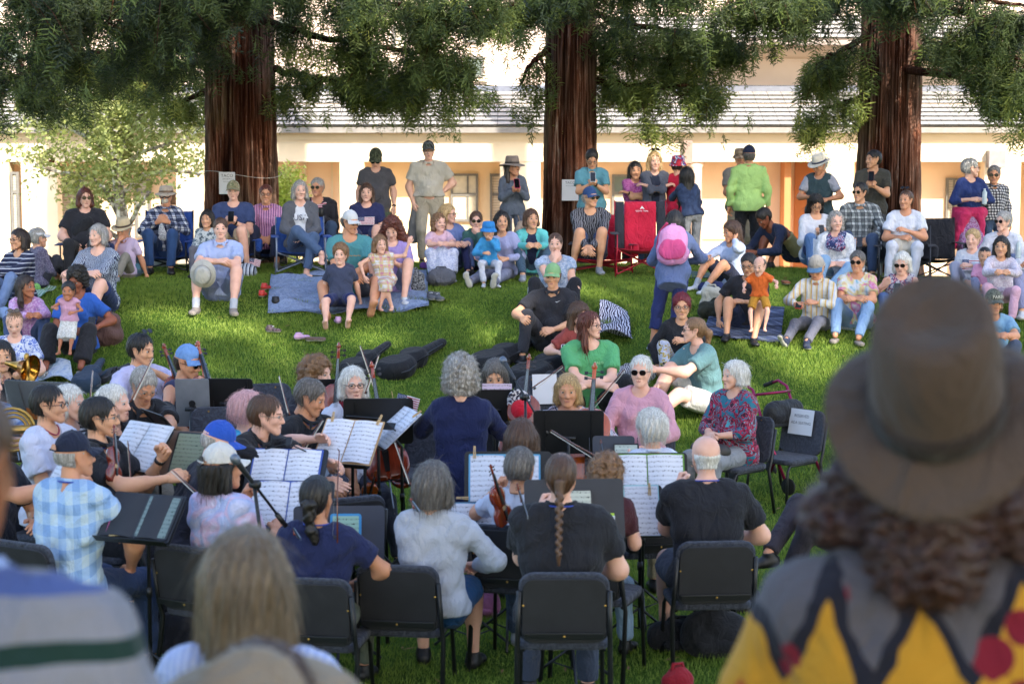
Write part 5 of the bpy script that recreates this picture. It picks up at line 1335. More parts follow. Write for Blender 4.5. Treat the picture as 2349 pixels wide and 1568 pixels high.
def flag_mat():
    n = NT('flag'); n.set(.8); s = n.n('SeparateXYZ'); n.l(n.coord(), s.inputs[0]); st = n.math('GREATER_THAN', n.math('FRACT', n.math('MULTIPLY', s.outputs[1], 6.5/.10)), .5)
    c = n.mix(st, '#dddde2', '#a51c30'); can = n.math('MULTIPLY', n.math('LESS_THAN', s.outputs[0], .066), n.math('GREATER_THAN', s.outputs[1], .046))
    star = n.math('MULTIPLY', n.math('LESS_THAN', n.math('FRACT', n.math('MULTIPLY', s.outputs[0], 92)), .4), n.math('LESS_THAN', n.math('FRACT', n.math('MULTIPLY', s.outputs[1], 110)), .4))
    n.base(n.mix(can, c, n.mix(star, '#23305e', '#dddde2'))); return n.m
FLAG = flag_mat()
def flag_panel(parent, M, w=.16, h=.10, name='flag_print', wave=.006):
    n = 10; V = []; F = []
    for j in range(5):
        for i in range(n+1): V.append((i/n*.16, j/4*.10, wave*math.sin(i*.9)))
    for j in range(4):
        for i in range(n): a = j*(n+1)+i; F.append((a, a+1, a+n+2, a+n+1))
    o = mesh_obj(name, V, F, FLAG, parent); o.matrix_local = M @ Matrix.Diagonal((w/.16, h/.10, 1, 1)); return o
def small_flag(label, x, y, D, rz=.3, s=1.0, rev=0):
    c = P(x, y, D); r = thing('flag', label, 'flag', tuple(c)); m = MB(); m.tube([(0, 0, -.22*s), (0, 0, .11*s)], .0025, 5); m.build('stick', WOODL, r)
    flag_panel(r, M4((0, 0, 0), R3('Y', rz) @ R3('X', pi/2)), .16*s, .10*s); r.rotation_euler = (0, -rz*.4, rev); return r
def loose_shoe(label, x, y, yaw, mat, kind='shoe', s=1.0, name='shoe', lift=.0, D=None):
    p = G(x, y); r = thing(name, label, 'shoe', (p.x, p.y, p.z+.02+lift), rad(yaw)); v, f, mi = shoe_tpl(kind, .007); v = v*s+np.array([0, 0, .08*s]); mesh_obj('upper', v, f, [mat, plain('#c9c4ba', .8, name='shoe_sole')], r, mi)
    m = MB(); m.tube([(-.02*s, -.05*s, .075*s), (.0, -.06*s, .082*s), (.02*s, -.05*s, .075*s)], .003, 5); m.build('lace', PAPER if kind == 'shoe' else mat, r); return r
def paper_sign(label, M, w, h, lines, par_name='notice', ink='#5a5b60'):
    o = bpy.data.objects.new(par_name, None); COL.objects.link(o); o.matrix_world = M; tag(o, label, 'sign'); flat('sheet', w, h, .0015, PAPER, o, I4, .002); im = plain(ink, .7, name='ink')
    for s, size, dy in lines: text_mesh(s, size, TR(0, dy, .0015), im, 'lettering', o, .0004)
    return o
def bottle(label, p, col='#c9d6dc', h=.2, yaw=0):
    r = thing('bottle', label, 'bottle', tuple(p)); m = MB(); m.lathe([(.03, 0), (.032, .02), (.030, h*.5), (.032, h*.75), (.014, h*.9), (.013, h*.95)], 14); m.build('body', plain(col, .15, name='clear_plastic'), r, True); m = MB(); m.lathe([(.015, h*.95), (.015, h), (0, h)], 12); m.build('cap', PAPER, r, True); return r
# ================================================================ the audience and the orchestra
c = cloth
NAVY, BLKF, WHT, JEAN, DJEAN, KHAKI = c('#26304e'), c('#25262b'), c('#d6d8de'), c('#64809f'), c('#3b4d68'), c('#a39a86')
SN = plain('#8f949c', .6, name='trainer'); SB = SHOE_BLACK; SW = plain('#c9ccd2', .6, name='white_trainer'); SANDAL = plain('#8a8078', .7, name='sandal')
def stage(inf, who, dx=0, dy=.04, **k):
    b = inf['base']; o = inf['R'] @ Vector((dx, -dy, 0)); x, y = b.x+o.x, b.y+o.y; g = T(x, y)
    return stage_chair('grey cushioned stage chair that %s sits on' % who, x, y, g, inf['yaw'], max(.36, b.z+inf['pz']-.105*inf['S']-g), **k)
def camp(inf, who, col, shift=0, **k):
    b = inf['base']; o = inf['R'] @ Vector((shift, -.03, 0)); g = T(b.x+o.x, b.y+o.y); sh = max(.16, b.z+inf['pz']-.10*inf['S']-g)
    return camp_chair(who, b.x+o.x, b.y+o.y, g, inf['yaw'], sh, col, **k)
RC = ((.15, .44), (.15, .40))
R_ = 'people standing behind the seated audience'
# ---- standing along the crest
person('man in dark grey tee and camouflage cap looking down, standing behind a green camp chair', 862, 364, 24.8, 0, 'stand', hp=28, sex='m', skin='p', top=c('#55545a'), bot=c('#5d5a55'), btype='shorts', shoes=SB, hair=('buzz', 'grey'), hat=('cap', c('#4c5142', 'blot', ['#3c4233', '#5d6450', '#2c3026'])), glasses='sun', arms=('down', 'down'), fat=1.12)
a2 = person('tall man in beige short-sleeved shirt and camouflage cap, one hand on his hip', 983, 347, 24.8, 5, 'stand', sex='m', skin='p', top=c('#c9c2b6'), collar=True, bot=c('#b0a695'), btype='long', shoes=SB, hair=('buzz', 'white'), hat=('cap', c('#3a3f46', 'blot', ['#2a2e36', '#6b6f73', '#3f4a3a'])), glasses='wire', arms=('hip', (.22, .06, -.56)), fat=1.18, hem=.03)
m = MB(); m.lathe([(.186, 0), (.186, .035)], 24, M4(a2['sp'](.05), frame(a2['t'])), sx=1.0, sy=.72); m.build('belt', plain('#2a2220', .4, name='belt_leather'), a2['root'], True)
p = a2['w'](a2['A'][1][3]); soft('folded_jacket', 'grey folded jacket held in the right hand of the tall man', 'jacket', (p.x, p.y, p.z-.5), 0, [((0, 0, .05), (.02, 0, .42), .09, .05, (0, 1, 0), .5)], c('#77787a'))
a3 = person('woman in grey zip hoodie and brown felt hat holding a pink phone', 1176, 383, 24.8, 12, 'stand', skin='t', face=40, top=c('#5d6676'), slv='long', bot=c('#596070'), shoes=SB, hair=('long', 'dark'), hat=('felt', c('#8d8078'), plain('#4b4340')), glasses='wire', arms=('phone', 'phone'))
phone(a3, 'pink phone held by the woman in the felt hat', '#b8265a'); q = a3['w'](a3['nb']+Vector((.16, -.12, -.55)))
soft('handbag', 'beige leather handbag hanging at the hip of the woman in the felt hat', 'handbag', (q.x, q.y, q.z-.25), 0, [((-.09, 0, .08), (.09, 0, .08), .075, .075, (0, 1, 0), .6), ((-.07, 0, .16), (.07, 0, .16), .06, .06, (0, 1, 0), .6)], plain('#a89484', .5, name='leather'), parts=[('strap', MB().tube([(-.08, 0, .2), (-.2, .02, .6), (-.12, -.02, .82)], .008, 5), plain('#a89484', .5, name='leather'))])
a4 = person('man in teal polo shirt and glasses looking down at his phone beside the middle redwood', 1358, 365, 24.6, 0, 'stand', hp=25, sex='m', skin='a', top=c('#5f97a6'), collar=True, bot=c('#4c5462'), shoes=SB, hair=('short', 'black'), glasses='clear', arms=('phone', 'phone'), fat=1.05)
phone(a4, 'white phone held by the man in teal', '#c9ccd0')
person('young woman with long black hair in a purple pink tee, arms folded', 1457, 391, 25.2, 8, 'stand', skin='a', top=c('#b45b9e', 'fleck', ['#a84f93', '#c274af']), bot=DJEAN, shoes=SB, hair=('long', 'black'), arms=('cross', 'cross'), hp=5)
person('blonde woman in dark grey cardigan, sunglasses pushed up on her head', 1502, 370, 25.0, 5, 'stand', skin='p', top=c('#565a68'), slv='long', under=c('#2c3245'), bot=BLKF, shoes=SB, hair=('longwave', 'blond'), glasses='onhead', arms=('cross', 'cross'))
person('person in red jacket and red and blue patterned bucket hat, seen from behind', 1556, 379, 25.0, 150, 'stand', top=c('#c0213f'), slv='long', bot=BLKF, shoes=SB, hair=('short', 'dark'), hat=('bucket', c('#a33', 'blot', ['#b02a3c', '#2f4f9c', '#c9ccd8', '#b02a3c'])), arms=('cross', 'cross'))
person('woman with very long dark hair in a navy quilted jacket, seen from behind', 1574, 405, 24.2, 195, 'stand', lean=14, side=6, skin='a', top=c('#2c3a58', 'dye', ['#24304c', '#3c4c6c']), slv='long', bot=c('#8b8e93'), shoes=SB, hair=('long', 'black'), arms=(ARM['reachd'], ARM['hidden']), wr=.007, hscale=(1.05, 1.05, 1.45), hem=-.06)
person('person in lime green rain jacket and navy cap, seen from behind', 1718, 357, 24.6, 178, 'stand', sex='m', skin='t', top=c('#abd17f'), slv='long', collar=True, bot=BLKF, shoes=SB, hair=('short', 'dgrey'), hat=('cap', c('#232a44')), arms=('down', 'down'), hem=-.12, wr=.008, fat=1.1)
person('person in tan plaid cap almost hidden behind the lime green jacket', 1699, 362, 25.8, 0, 'stand', sex='m', skin='t', top=c('#8e8a84'), bot=KHAKI, shoes=SB, hair=('short', 'grey'), hat=('bucket', c('#b09a86', 'plaid', ['#b7a391', '#9c8775', '#7c6a5c'])))
person('older man in white straw hat and blue green vest over a grey tee, head bowed', 1880, 379, 24.8, -25, 'stand', face=-50, hp=22, sex='m', skin='t', top=c('#a9acba'), vest=c('#3c5058'), bot=c('#3e4b50'), shoes=SB, hair=('short', 'white'), hat=('fedora', c('#ddd6c8'), plain('#3b4562')), arms=((.16, .2, -.34), 'hidden'), under=None)
a11 = bpy.data.objects  # vest
a12 = person('young man in dark olive tee holding a phone in front of the right redwood', 2003, 366, 24.5, -15, 'stand', face=-58, sex='m', skin='a', top=c('#474640'), bot=c('#3d3f45'), shoes=SB, hair=('short', 'black'), arms=('phone', 'phone'))
phone(a12, 'black phone in a red case held by the young man in olive', '#5a2626', up=.09)
a13 = person('grey-haired woman in navy top, pink cardigan tied round her waist over a paisley skirt', 2227, 386, 23.9, 8, 'stand', face=95, skin='p', top=c('#27366a'), slv='three', bot=c('#8f5f8b', 'fleck', ['#8a4f7c', '#a58ab0']), btype='skirt', shoes=SANDAL, hair=('short', 'grey'), glasses='clear', arms=('hold', 'hold'), hem=-.01)
V, F = sdf([(tuple(a13['sp'](.05)-Vector((.10, 0, 0))), tuple(a13['sp'](.05)+Vector((.10, 0, 0))), .135, .135, (0, 1, 0), .9), ((-.10, -.1, a13['pz']), (-.24, -.06, a13['pz']-.45), .08, .03), ((.10, -.1, a13['pz']), (.16, -.08, a13['pz']-.35), .06, .03), ((-.08, .02, a13['pz']-.02), (-.16, .02, a13['pz']-.4), .10, .05)], .014, .04, noise=wrinkle(.008, 4), clip=[((0, 0, a13['pz']+.10), (0, 0, 1))]); mesh_obj('tied_cardigan', V, F, c('#c23060'), a13['root'])
bottle('clear water bottle held by the woman with the pink cardigan', a13['w'](a13['A'][0][3]+Vector((.0, -.1, -.06))))
person('man in black and white checked shirt and sunglasses standing at the right', 2280, 402, 24.3, 5, 'stand', face=-15, sex='m', skin='t', top=c('#333', 'plaid', ['#23242c', '#6b6c74', '#d9d9dd'], .55), slv='long', collar=True, bot=DJEAN, shoes=SB, hair=('short', 'dgrey'), glasses='sun', arms=('down', 'back'), hem=-.02)
# ---- camp chairs along the crest
b1 = person('large woman with red hair and sunglasses in a black tee and black trousers', 195, 454, 22.6, 8, 'chair', face=25, skin='p', lean=-12, top=c('#2b2b31'), bot=c('#2a2a2e'), shoes=SB, hair=('bob', 'auburn'), glasses='sun', arms=('lapw', 'lapw'), fat=1.32, legs=((.2, .42), (.16, .46)))
camp(b1, 'dark navy camp chair under the large woman in black', '#27345c', high=.46)
q = b1['w'](b1['sp'](.55)+b1['fw']*.19); soft('sling_bag', 'black sling bag across the chest of the large woman in black', 'bag', q, 0, [((-.08, 0, -.05), (.06, 0, .06), .075, .06, (0, 1, 0), .5)], BLKF)
b2 = person('masked person in swimming goggles and a flap hat knitting, blue and white plaid shirt', 381, 450, 23.4, 0, 'chair', skin='t', lean=-8, top=c('#889', 'tartan', ['#343c58', '#8088a0', '#d3d5dc', '#20283c'], 1.1), slv='long', collar=True, bot=c('#2f4b78'), shoes=SB, hair=('short', 'brown'), hat=('boonie', c('#b3a596'), plain('#7d6656'), c('#9a7458')), arms=((.07, .26, -.16), (.07, .26, -.16)), legs=((.13, .4), (.13, .4)))
m = MB(); m.lathe([(.0, .022), (.03, .015), (.046, -.01)], 12, b2['MH'] @ M4((0, -.092, -.055), R3('X', pi/2)), sx=1.0, sy=1.1); m.build('face_mask', c('#c9bfae'), b2['root'], True)
m = MB(); [m.tube([(s*.034+.03*math.cos(a), -.108, .004+.024*math.sin(a)) for a in [2*pi*i/12 for i in range(13)]], .008, 6) for s in (-1, 1)]; m.v = [tuple(b2['MH'] @ Vector(v)) for v in m.v]; m.build('goggles', plain('#1c2038', .3, name='goggle_rubber'), b2['root'], True)
camp(b2, 'bright blue camp chair under the masked knitter', '#2c4f9e', frame='#22242a', high=.56, wide=.6)
q = b2['w'](b2['nb']+Vector((0, -.33, -.28))); soft('knitting', 'grey knitting hanging from the hands of the masked person', 'knitting', q, 0, [((0, 0, .08), (.01, 0, -.06), .03, .055, (0, 1, 0), .5)], c('#b4b6ba', 'fleck', ['#9a9ca2', '#c8cace']), wr=.006)
b3 = person('man in navy tee and tan camouflage cap in front of the left redwood', 535, 439, 23.6, 3, 'chair', sex='m', skin='p', lean=-6, top=c('#3b4a74'), bot=c('#b3a48c'), btype='shorts', shoes=SB, hair=('buzz', 'grey'), hat=('cap', c('#8d8568', 'blot', ['#8d8568', '#6d7052', '#a99f84'])), arms=('phone', 'phone'), fat=1.1, legs=((.2, .38), (.14, .42)))
phone(b3, 'black phone held by the man in the navy tee', '#15161a', up=.03); camp(b3, 'royal blue camp chair under the man in the navy tee', '#2f55a8', high=.5, wide=.58)
b4 = person('woman with short auburn hair and glasses in a pink striped shirt', 610, 446, 23.9, 5, 'chair', skin='t', top=c('#b7a', 'stripe', ['#c78ab0', '#6d3f7c', '#d3a3c4'], .6), slv='three', collar=True, bot=c('#2b3148'), btype='wide', shoes=SANDAL, hair=('short', 'auburn'), glasses='clear', arms=('lap', 'lap'))
camp(b4, 'blue camp chair under the woman in the pink striped shirt', '#2a4a92', wide=.5)
b5 = person('grey-haired woman with legs crossed in a grey cardigan over a white printed tee', 688, 437, 23.1, 8, 'chair', face=15, skin='p', lean=-5, top=c('#5a5c64'), slv='long', under=c('#cfd2da'), bot=c('#4d6180'), shoes=None, hair=('bob', 'grey'), arms=('lap', 'lap'), legs=((.06, .44), (-.24, .52, .26, (0, 1, .6), (.1, .9, -.5))))
text_mesh('USA', .10, M4(b5['sp'](.62)+b5['fw']*.128, R3('X', pi/2-.1)), plain('#2c3450', .8, name='print'), 'lettering', b5['root'])
camp(b5, 'blue and grey camp chair under the grey-haired woman in the cardigan', '#3557a0', frame='#8a93a6', wide=.6)
b6 = person('man in glasses and black jacket over a red striped shirt holding a black cup', 728, 430, 24.1, 8, 'chair', face=-12, sex='m', skin='t', top=c('#2c2c33'), slv='long', under=c('#a44', 'stripe', ['#b0475a', '#d6c8ce'], .45, ax='z'), bot=DJEAN, shoes=SB, hair=('short', 'grey'), glasses='sun', arms=('phone', 'lap'))
q = b6['w'](b6['A'][0][3]+Vector((0, -.09, .03))); r = thing('cup', 'black travel cup held by the man in the black jacket', 'cup', q); MB().lathe([(.03, -.08), (.035, .08), (.028, .09), (0, .09)], 14).build('body', BLK, r, True); MB().lathe([(.036, .078), (.036, .09), (.02, .095)], 14).build('lid', BLK, r, True)
camp(b6, 'black camp chair under the man in the black jacket', '#2a2a2e')
b7 = person('woman with long brown hair in a navy tee with a flag print, bare knees', 841, 442, 23.9, 0, 'chair', skin='p', lean=-4, top=c('#2b3058'), bot=c('#3c4664'), btype='shorts', shoes=SANDAL, hair=('long', 'brown'), arms=('lap', 'lap'), legs=((.13, .42), (.10, .44)), fat=1.08)
flag_panel(b7['root'], M4(b7['sp'](.58)+b7['fw']*.145-Vector((.11, 0, .05)), R3('X', pi/2-.12)), .22, .10)
camp(b7, 'olive green camp chair under the woman in the flag print tee', '#5c6b52', high=.5, wide=.6)
b8 = person('older man in navy cap and black camouflage jacket looking right, hands folded', 1354, 454, 23.2, -5, 'chair', face=35, sex='m', skin='a', lean=8, top=c('#333', 'zebra', ['#26272d', '#70717a'], .8), slv='long', bot=c('#3a4a6c'), btype='shorts', shoes=SN, hair=('short', 'grey'), hat=('cap', c('#2f4a78')), glasses='sun', arms=((.02, .34, -.42), (.02, .36, -.42)), legs=((.12, .32), (.2, .36)))
camp(b8, 'red and black camp chair under the older man in the navy cap', '#c0203c', frame='#b21e34', trim='#2c2c34', high=.55, wide=.72, logo=None, shift=.16)
q = G(1462, 612); q = P(1472, 590, 22.9); camp_chair('empty red and black camp chair with a high back', q.x, q.y, T(q.x, q.y), rad(10), .33, '#c8233f', frame='#b21e34', trim='#33343c', high=.58, wide=.64, logo='OZARK TRAIL')
b16 = person('person in navy jacket and khaki shorts bent forward beside the lime green jacket', 1752, 500, 24.0, -60, 'chair', lean=50, hp=40, sex='m', skin='b', top=c('#27304a'), slv='long', bot=c('#9a9468'), btype='shorts', shoes=SB, hair=('short', 'black'), arms=((.1, .3, -.3), (.1, .3, -.3)))
b10 = person('woman with long black hair and glasses in a white hoodie looking down at her phone', 1872, 468, 23.6, 5, 'chair', hp=30, skin='a', top=c('#d0d1d9'), slv='long', bot=c('#5a7aa8'), shoes=SB, hair=('longwave', 'black'), glasses='clear', arms=('phone', 'phone'))
phone(b10, 'pale gold phone held by the woman in the white hoodie', '#b39a86', up=0)
q = b10['w'](b10['nb']+Vector((.04, -.26, -.44))); soft('tote_bag', 'navy blue bag on the lap of the woman in the white hoodie', 'bag', q, 0, [((-.16, 0, .03), (.12, 0, .03), .10, .10, (0, 1, 0), .7), ((-.1, 0, .12), (.1, 0, .12), .08, .08, (0, 1, 0), .7)], c('#28345c'))
b11 = person('curly-haired woman in a white sweater and a blue flowered scarf, jeans', 1917, 508, 22.3, -8, 'chair', face=5, skin='p', top=c('#cdced2', 'fleck', ['#c6c8ce', '#dcdde0']), slv='long', bot=c('#86a6c6'), shoes=SW, hair=('bobcurl', 'grey'), arms=((.0, .26, -.34), (.0, .26, -.34)), legs=((-.1, .62), (.22, .62)))
V, F = sdf([(tuple(b11['nb']+Vector((math.cos(a)*.085, math.sin(a)*.075-.01, -.01-.07*(math.sin(a) < -.3)))), tuple(b11['nb']+Vector((math.cos(a+.6)*.085, math.sin(a+.6)*.075-.01, -.01-.07*(math.sin(a+.6) < -.3)))), .045, .045) for a in [i*.6 for i in range(11)]]+[(tuple(b11['nb']+Vector((-.06, -.13, -.12))), tuple(b11['nb']+Vector((.06, -.13, -.14))), .06, .06)], .012, .03, noise=wrinkle(.006, 2)); mesh_obj('scarf', V, F, c('#336', 'blot', ['#2b3562', '#a8b0cc', '#8f2f50', '#2b3562'], .7), b11['root'])
camp(b11, 'white framed lawn chair under the curly-haired woman in white', '#c9ccd2', frame='#d4d7dd', wide=.5)
b12 = person('man in sunglasses and a grey plaid shirt looking left', 1973, 441, 23.7, -10, 'chair', face=-40, sex='m', skin='a', top=c('#777', 'tartan', ['#5d6266', '#8d9292', '#bfc3c4', '#3d4146'], .9), slv='long', collar=True, bot=c('#3d4f6e'), shoes=SB, hair=('short', 'black'), glasses='sun', arms=('lapw', 'lapw'))
phone(b12, 'black phone resting in the lap of the man in grey plaid', '#222329', up=0); camp(b12, 'grey camp chair under the man in grey plaid', '#7c8086', frame='#c8cbd0')
b13 = person('woman all in white with dark hair tied back and sunglasses on her head', 2078, 459, 23.1, -12, 'chair', face=-35, skin='t', top=c('#d5d8e2'), bot=c('#cdd0dc'), shoes=SW, hair=('tied', 'brown'), glasses='onhead', arms=((.03, .27, -.22), (.05, .28, -.30)), fat=1.1, legs=((.10, .46), (.2, .5)))
q = b13['w'](b13['nb']+Vector((-.03, -.27, -.43))); soft('shoulder_bag', 'cream shoulder bag in the lap of the woman all in white', 'bag', q, 0, [((-.11, 0, 0), (.11, 0, 0), .085, .085, (0, 1, 0), .8), ((-.08, 0, .06), (.08, 0, .06), .06, .06, (0, 1, 0), .8)], c('#c6c0b4'))
camp(b13, 'black camp chair under the woman all in white', '#2a2b32', high=.42, wide=.62)
q = P(2150, 560, 23.4); camp_chair('empty black folding chair behind the woman all in white', q.x, q.y, T(q.x, q.y), rad(-15), .30, '#26272e', frame='#2a2b30', high=.50, wide=.56)
b15 = person('grey-haired woman in sunglasses and white cardigan looking left at the right edge', 2302, 508, 22.4, -20, 'chair', face=-50, skin='p', top=c('#cfd0da'), slv='long', bot=c('#5d6c8e'), shoes=SW, hair=('short', 'grey'), glasses='sun', arms=('lapw', 'lapw'), fat=1.08); camp(b15, 'dark camp chair under the woman in the white cardigan at the right edge', '#2b2c34')
# ---- on the grass along the crest
g_ = dict(pose='ground')
person('woman with dark bob and glasses in a navy and white striped top, blue jeans', 43, 550, 21.0, -30, face=-38, skin='a', top=c('#223', 'stripe', ['#262c48', '#262c48', '#262c48', '#b9bccb'], 1.0, ax='z'), slv='long', bot=c('#7288b0'), shoes=SB, hair=('bob', 'dark'), glasses='clear', arms=('knee', 'lapw'), legs=((.12, .5), (.2, .52)), **g_)
person('person with grey hair and a white visor in a purple grey top facing away', 88, 546, 22.0, 130, top=c('#67607a', 'fleck', ['#5c566e', '#7c768c']), slv='long', bot=c('#33343c'), shoes=SB, hair=('short', 'grey'), hat=('visor', WHT), arms=('lap', 'lap'), **g_)
person('woman with grey blonde bob hugging her bare knees, black and white patterned top', 224, 540, 20.6, -12, face=-28, skin='p', top=c('#556', 'zebra', ['#39405a', '#a9b2c2'], .35), slv='long', bot=c('#24345c'), btype='shorts', shoes=SANDAL, stype='flat', hair=('bob', 'grey'), arms=((-.06, .40, -.20, (1, 0, -.4), 'relax'), (-.06, .38, -.20, (1, 0, -.4), 'relax')), legs=((.12, .56), (.10, .46)), hscale=(1, 1, .85), **g_)
person('man in a wide straw hat and pale pink shirt resting his chin on his hand', 283, 527, 22.6, -18, hp=14, sex='m', skin='t', top=c('#cbb6d2'), slv='short', collar=True, bot=c('#8a8478'), shoes=SN, hair=('short', 'grey'), hat=('fedora', c('#cbb896'), plain('#4a3c34')), arms=('ground', 'chin'), legs=((.2, .6), (.15, .55)), **g_)
person('small child with dark hair in a patterned top and grey trousers beside the blue chair', 475, 503, 22.9, -8, 'chair', S=.68, skin='a', top=c('#9ba', 'blot', ['#c3c9cc', '#6f7f8a', '#48525c'], .6), slv='long', bot=c('#6c6a74'), shoes=SB, hair=('bob', 'black'), arms=('lap', 'lap'), child=True)
c6 = person('man in light blue shirt, bare knees up, a sun hat hanging from his hand', 506, 525, 21.1, 0, face=8, sex='m', skin='p', top=c('#a8b6dc'), collar=True, bot=c('#7d8ab0'), btype='shorts', shoes=SANDAL, sock=c('#b9bcc4'), hair=('short', 'brown'), arms=(('') or (-.02, .36, -.17, (1, .1, -.5), 'relax'), (-.02, .38, -.17, (1, .1, -.5), 'relax')), legs=((.20, .52), (.19, .52)), **g_)
q = c6['w'](Vector((-.12, -.52, .32))); h = thing('sun_hat', 'pale grey sun hat hanging in front of the knees of the man in light blue', 'hat', q); hat_mesh('boonie', [c('#b5b2aa'), plain('#8f8c86')], h, M4((0, 0, 0), R3('X', pi*.56)), 'crown')
c7 = person('father in teal tee and white cap looking down to the right, barefoot', 803, 510, 21.3, 5, face=48, hp=14, sex='m', skin='t', top=c('#4f8d92'), bot=c('#5c5d68'), btype='shorts', hair=('short', 'dgrey'), hat=('cap', c('#cfcfcf')), glasses='wire', arms=((-.02, .34, -.36), (-.02, .34, -.36)), legs=((.20, .70, None, (.6, -.1, 1), (.2, .55, .8)), (.24, .74, None, (.6, -.1, 1), (.3, .5, .8))), **g_)
text_mesh('~~~~~~~', .09, M4(c7['sp'](.66)+c7['fw']*.135, R3('X', pi/2)), plain('#c08a3c', .8, name='print'), 'chest_print', c7['root'])
person('boy with tousled brown hair in navy leaning back between his father knees', 781, 584, 20.75, 5, face=-5, skin='p', S=.74, lean=-16, top=c('#3c4258'), bot=c('#27305c'), btype='shorts', hair=('puffy', 'lbrown'), arms=('ground', 'ground'), legs=((.10, .66, None, (.3, 0, 1), (.1, .7, .7)), (.22, .68, None, (.3, 0, 1), (.1, .7, .7))), child=True, **g_)
person('mother with big curly brown hair in a lavender tee looking down at a phone', 899, 526, 21.4, 0, face=-5, hp=24, skin='p', top=c('#a08bc4'), bot=c('#7e88a6'), btype='shorts', shoes=SW, hair=('biglong', 'auburn'), arms=('phone', 'phone'), legs=((.16, .46), (.14, .46)), **g_)
person('little girl in a white plaid dress on a lap, one arm stretched out', 872, 561, 20.9, 5, face=22, skin='p', S=.60, side=-10, top=c('#ddd', 'tartan', ['#d9d7dd', '#cfae9c', '#c98a9c', '#cfc27c'], 1), slv='cap', bot=c('#ddd', 'tartan', ['#d9d7dd', '#cfae9c', '#c98a9c', '#cfc27c'], 1), btype='midskirt', hair=('bob', 'lbrown'), arms=((.52, .12, .20, (0, 0, -1), 'relax'), (.32, .12, -.42, (1, 0, 0), 'relax')), legs=((-.12, .38, .02), (-.10, .40, .02)), child=True, **g_)
person('girl in a pink tee and a wide white patterned skirt sitting on the grass', 1007, 511, 22.6, 10, face=30, skin='p', S=.72, top=c('#d8b4c4'), bot=c('#cdd', 'blot', ['#cfd3e4', '#a7b0d0', '#d9dbe6'], .5), btype='skirt', shoes=SW, hair=('bobcurl', 'lbrown'), arms=('knee', 'knee'), child=True, **g_)
person('woman with blonde grey hair in a blue tee behind the girl in pink', 1028, 491, 23.2, 20, face=62, skin='p', top=c('#6f82b4'), bot=c('#4d5c80'), shoes=SB, hair=('bob', 'blond'), glasses='clear', arms=('reachd', 'reachd'), fat=1.1, **g_)
person('boy in sunglasses wrapped in a dark teal top', 1092, 507, 23.1, 3, skin='p', S=.78, top=c('#3f6662'), slv='long', bot=c('#2a3058'), shoes=SB, hair=('short', 'brown'), glasses='sun', arms=('chin', 'lap'), child=True, **g_)
person('toddler in a bright blue hooded jacket and white trousers drinking', 1121, 530, 22.1, 5, face=12, skin='a', S=.56, top=c('#3f93c8'), slv='long', bot=c('#cdced8'), shoes=SW, hair=('short', 'black'), hat=('bucket', c('#2f7fc4')), arms=((.03, .18, .0, (1, 0, -1), 'grip'), (.12, .26, -.28)), child=True, **g_)
person('mother with long straight black hair in a lavender sweater, legs stretched out', 1151, 508, 22.5, -8, face=8, skin='a', top=c('#a3a6cc'), slv='long', bot=c('#7d8096'), shoes=SN, hair=('long', 'black'), arms=((.1, .28, -.32), (.1, .3, -.3)), legs=((.02, .86, None, (.2, 0, 1), (.2, .3, .9)), (.32, .86, None, (.2, 0, 1), (.3, .3, .9))), hscale=(1, 1, 1.2), **g_)
person('woman with short dark hair in a turquoise jacket hugging her knees', 1219, 502, 22.7, 3, face=20, skin='a', top=c('#5fbab8'), slv='long', under=c('#262c46'), bot=c('#43596c'), shoes=SN, hair=('bob', 'brown'), arms=('knee', 'knee'), hscale=(1, 1, .85), **g_)
person('woman in pale blue ruffled blouse resting her chin on her hand', 1274, 560, 20.6, 3, face=-5, skin='p', top=c('#a3b3cc', 'fleck', ['#93a6c4', '#b7c3d6']), slv='cap', bot=c('#26262c'), shoes=SN, hair=('tied', 'brown'), arms=('lap', 'chin'), legs=((.16, .5), (.3, .46)), **g_)
q = G(1238, 688); loose_shoe('white sock foot of the bandaged leg resting on the grass', 1219, 690, 5, SW, 'boot')
c18 = person('man in green cap and black polo shirt, one elbow on his raised knee', 1268, 634, 19.4, -8, face=-12, hp=6, sex='m', skin='a', top=c('#2b2b31'), collar=True, bot=c('#333339'), shoes=SB, hair=('short', 'black'), hat=('cap', c('#86b07c')), arms=((.04, .30, -.36), (.26, .42, -.24)), legs=((-.02, .66, None, (.9, 0, .5), (.3, .6, .5)), (.26, .42)), fat=1.12, **g_)
m = MB(); m.add([(-.035, 0, 0), (-.015, 0, -.012), (.03, 0, .014), (-.012, 0, -.004)], [(0, 1, 2, 3)]); m.v = [tuple(c18['sp'](.82)+c18['fw']*.125+Vector((.07, 0, 0))+Vector(v)) for v in m.v]; m.build('emblem', plain('#d8d8dc', .6, name='print'), c18['root'])
c19 = person('long-haired person half hidden behind the green tee, holding a phone', 1330, 724, 18.5, 10, face=30, hp=8, skin='p', top=c('#8a3f3a'), bot=BLKF, shoes=SB, hair=('long', 'brown'), arms=('lap', (.28, .30, -.22, (1, -.3, -.6), 'grip')), legs=((.2, .5), (.3, .66, None, (.9, 0, .5))), hscale=(1.1, 1.1, 1.1), **g_)
phone(c19, 'white phone held up by the long-haired person behind the green tee', '#d5d5da', who=2, up=.02)
c20 = person('person with long wavy brown hair and glasses in a bright green tee looking right', 1354, 746, 17.4, 5, face=55, sex='m', skin='p', top=c('#5aa56e'), bot=c('#1f2024'), shoes=SB, hair=('longwave', 'auburn'), glasses='clear', arms=((-.08, .30, -.30, (1, 0, -.4), 'relax'), (-.08, .33, -.30, (1, 0, -.4), 'relax')), legs=((.24, .42), (.24, .42)), hscale=(1.02, 1, .95), **g_)
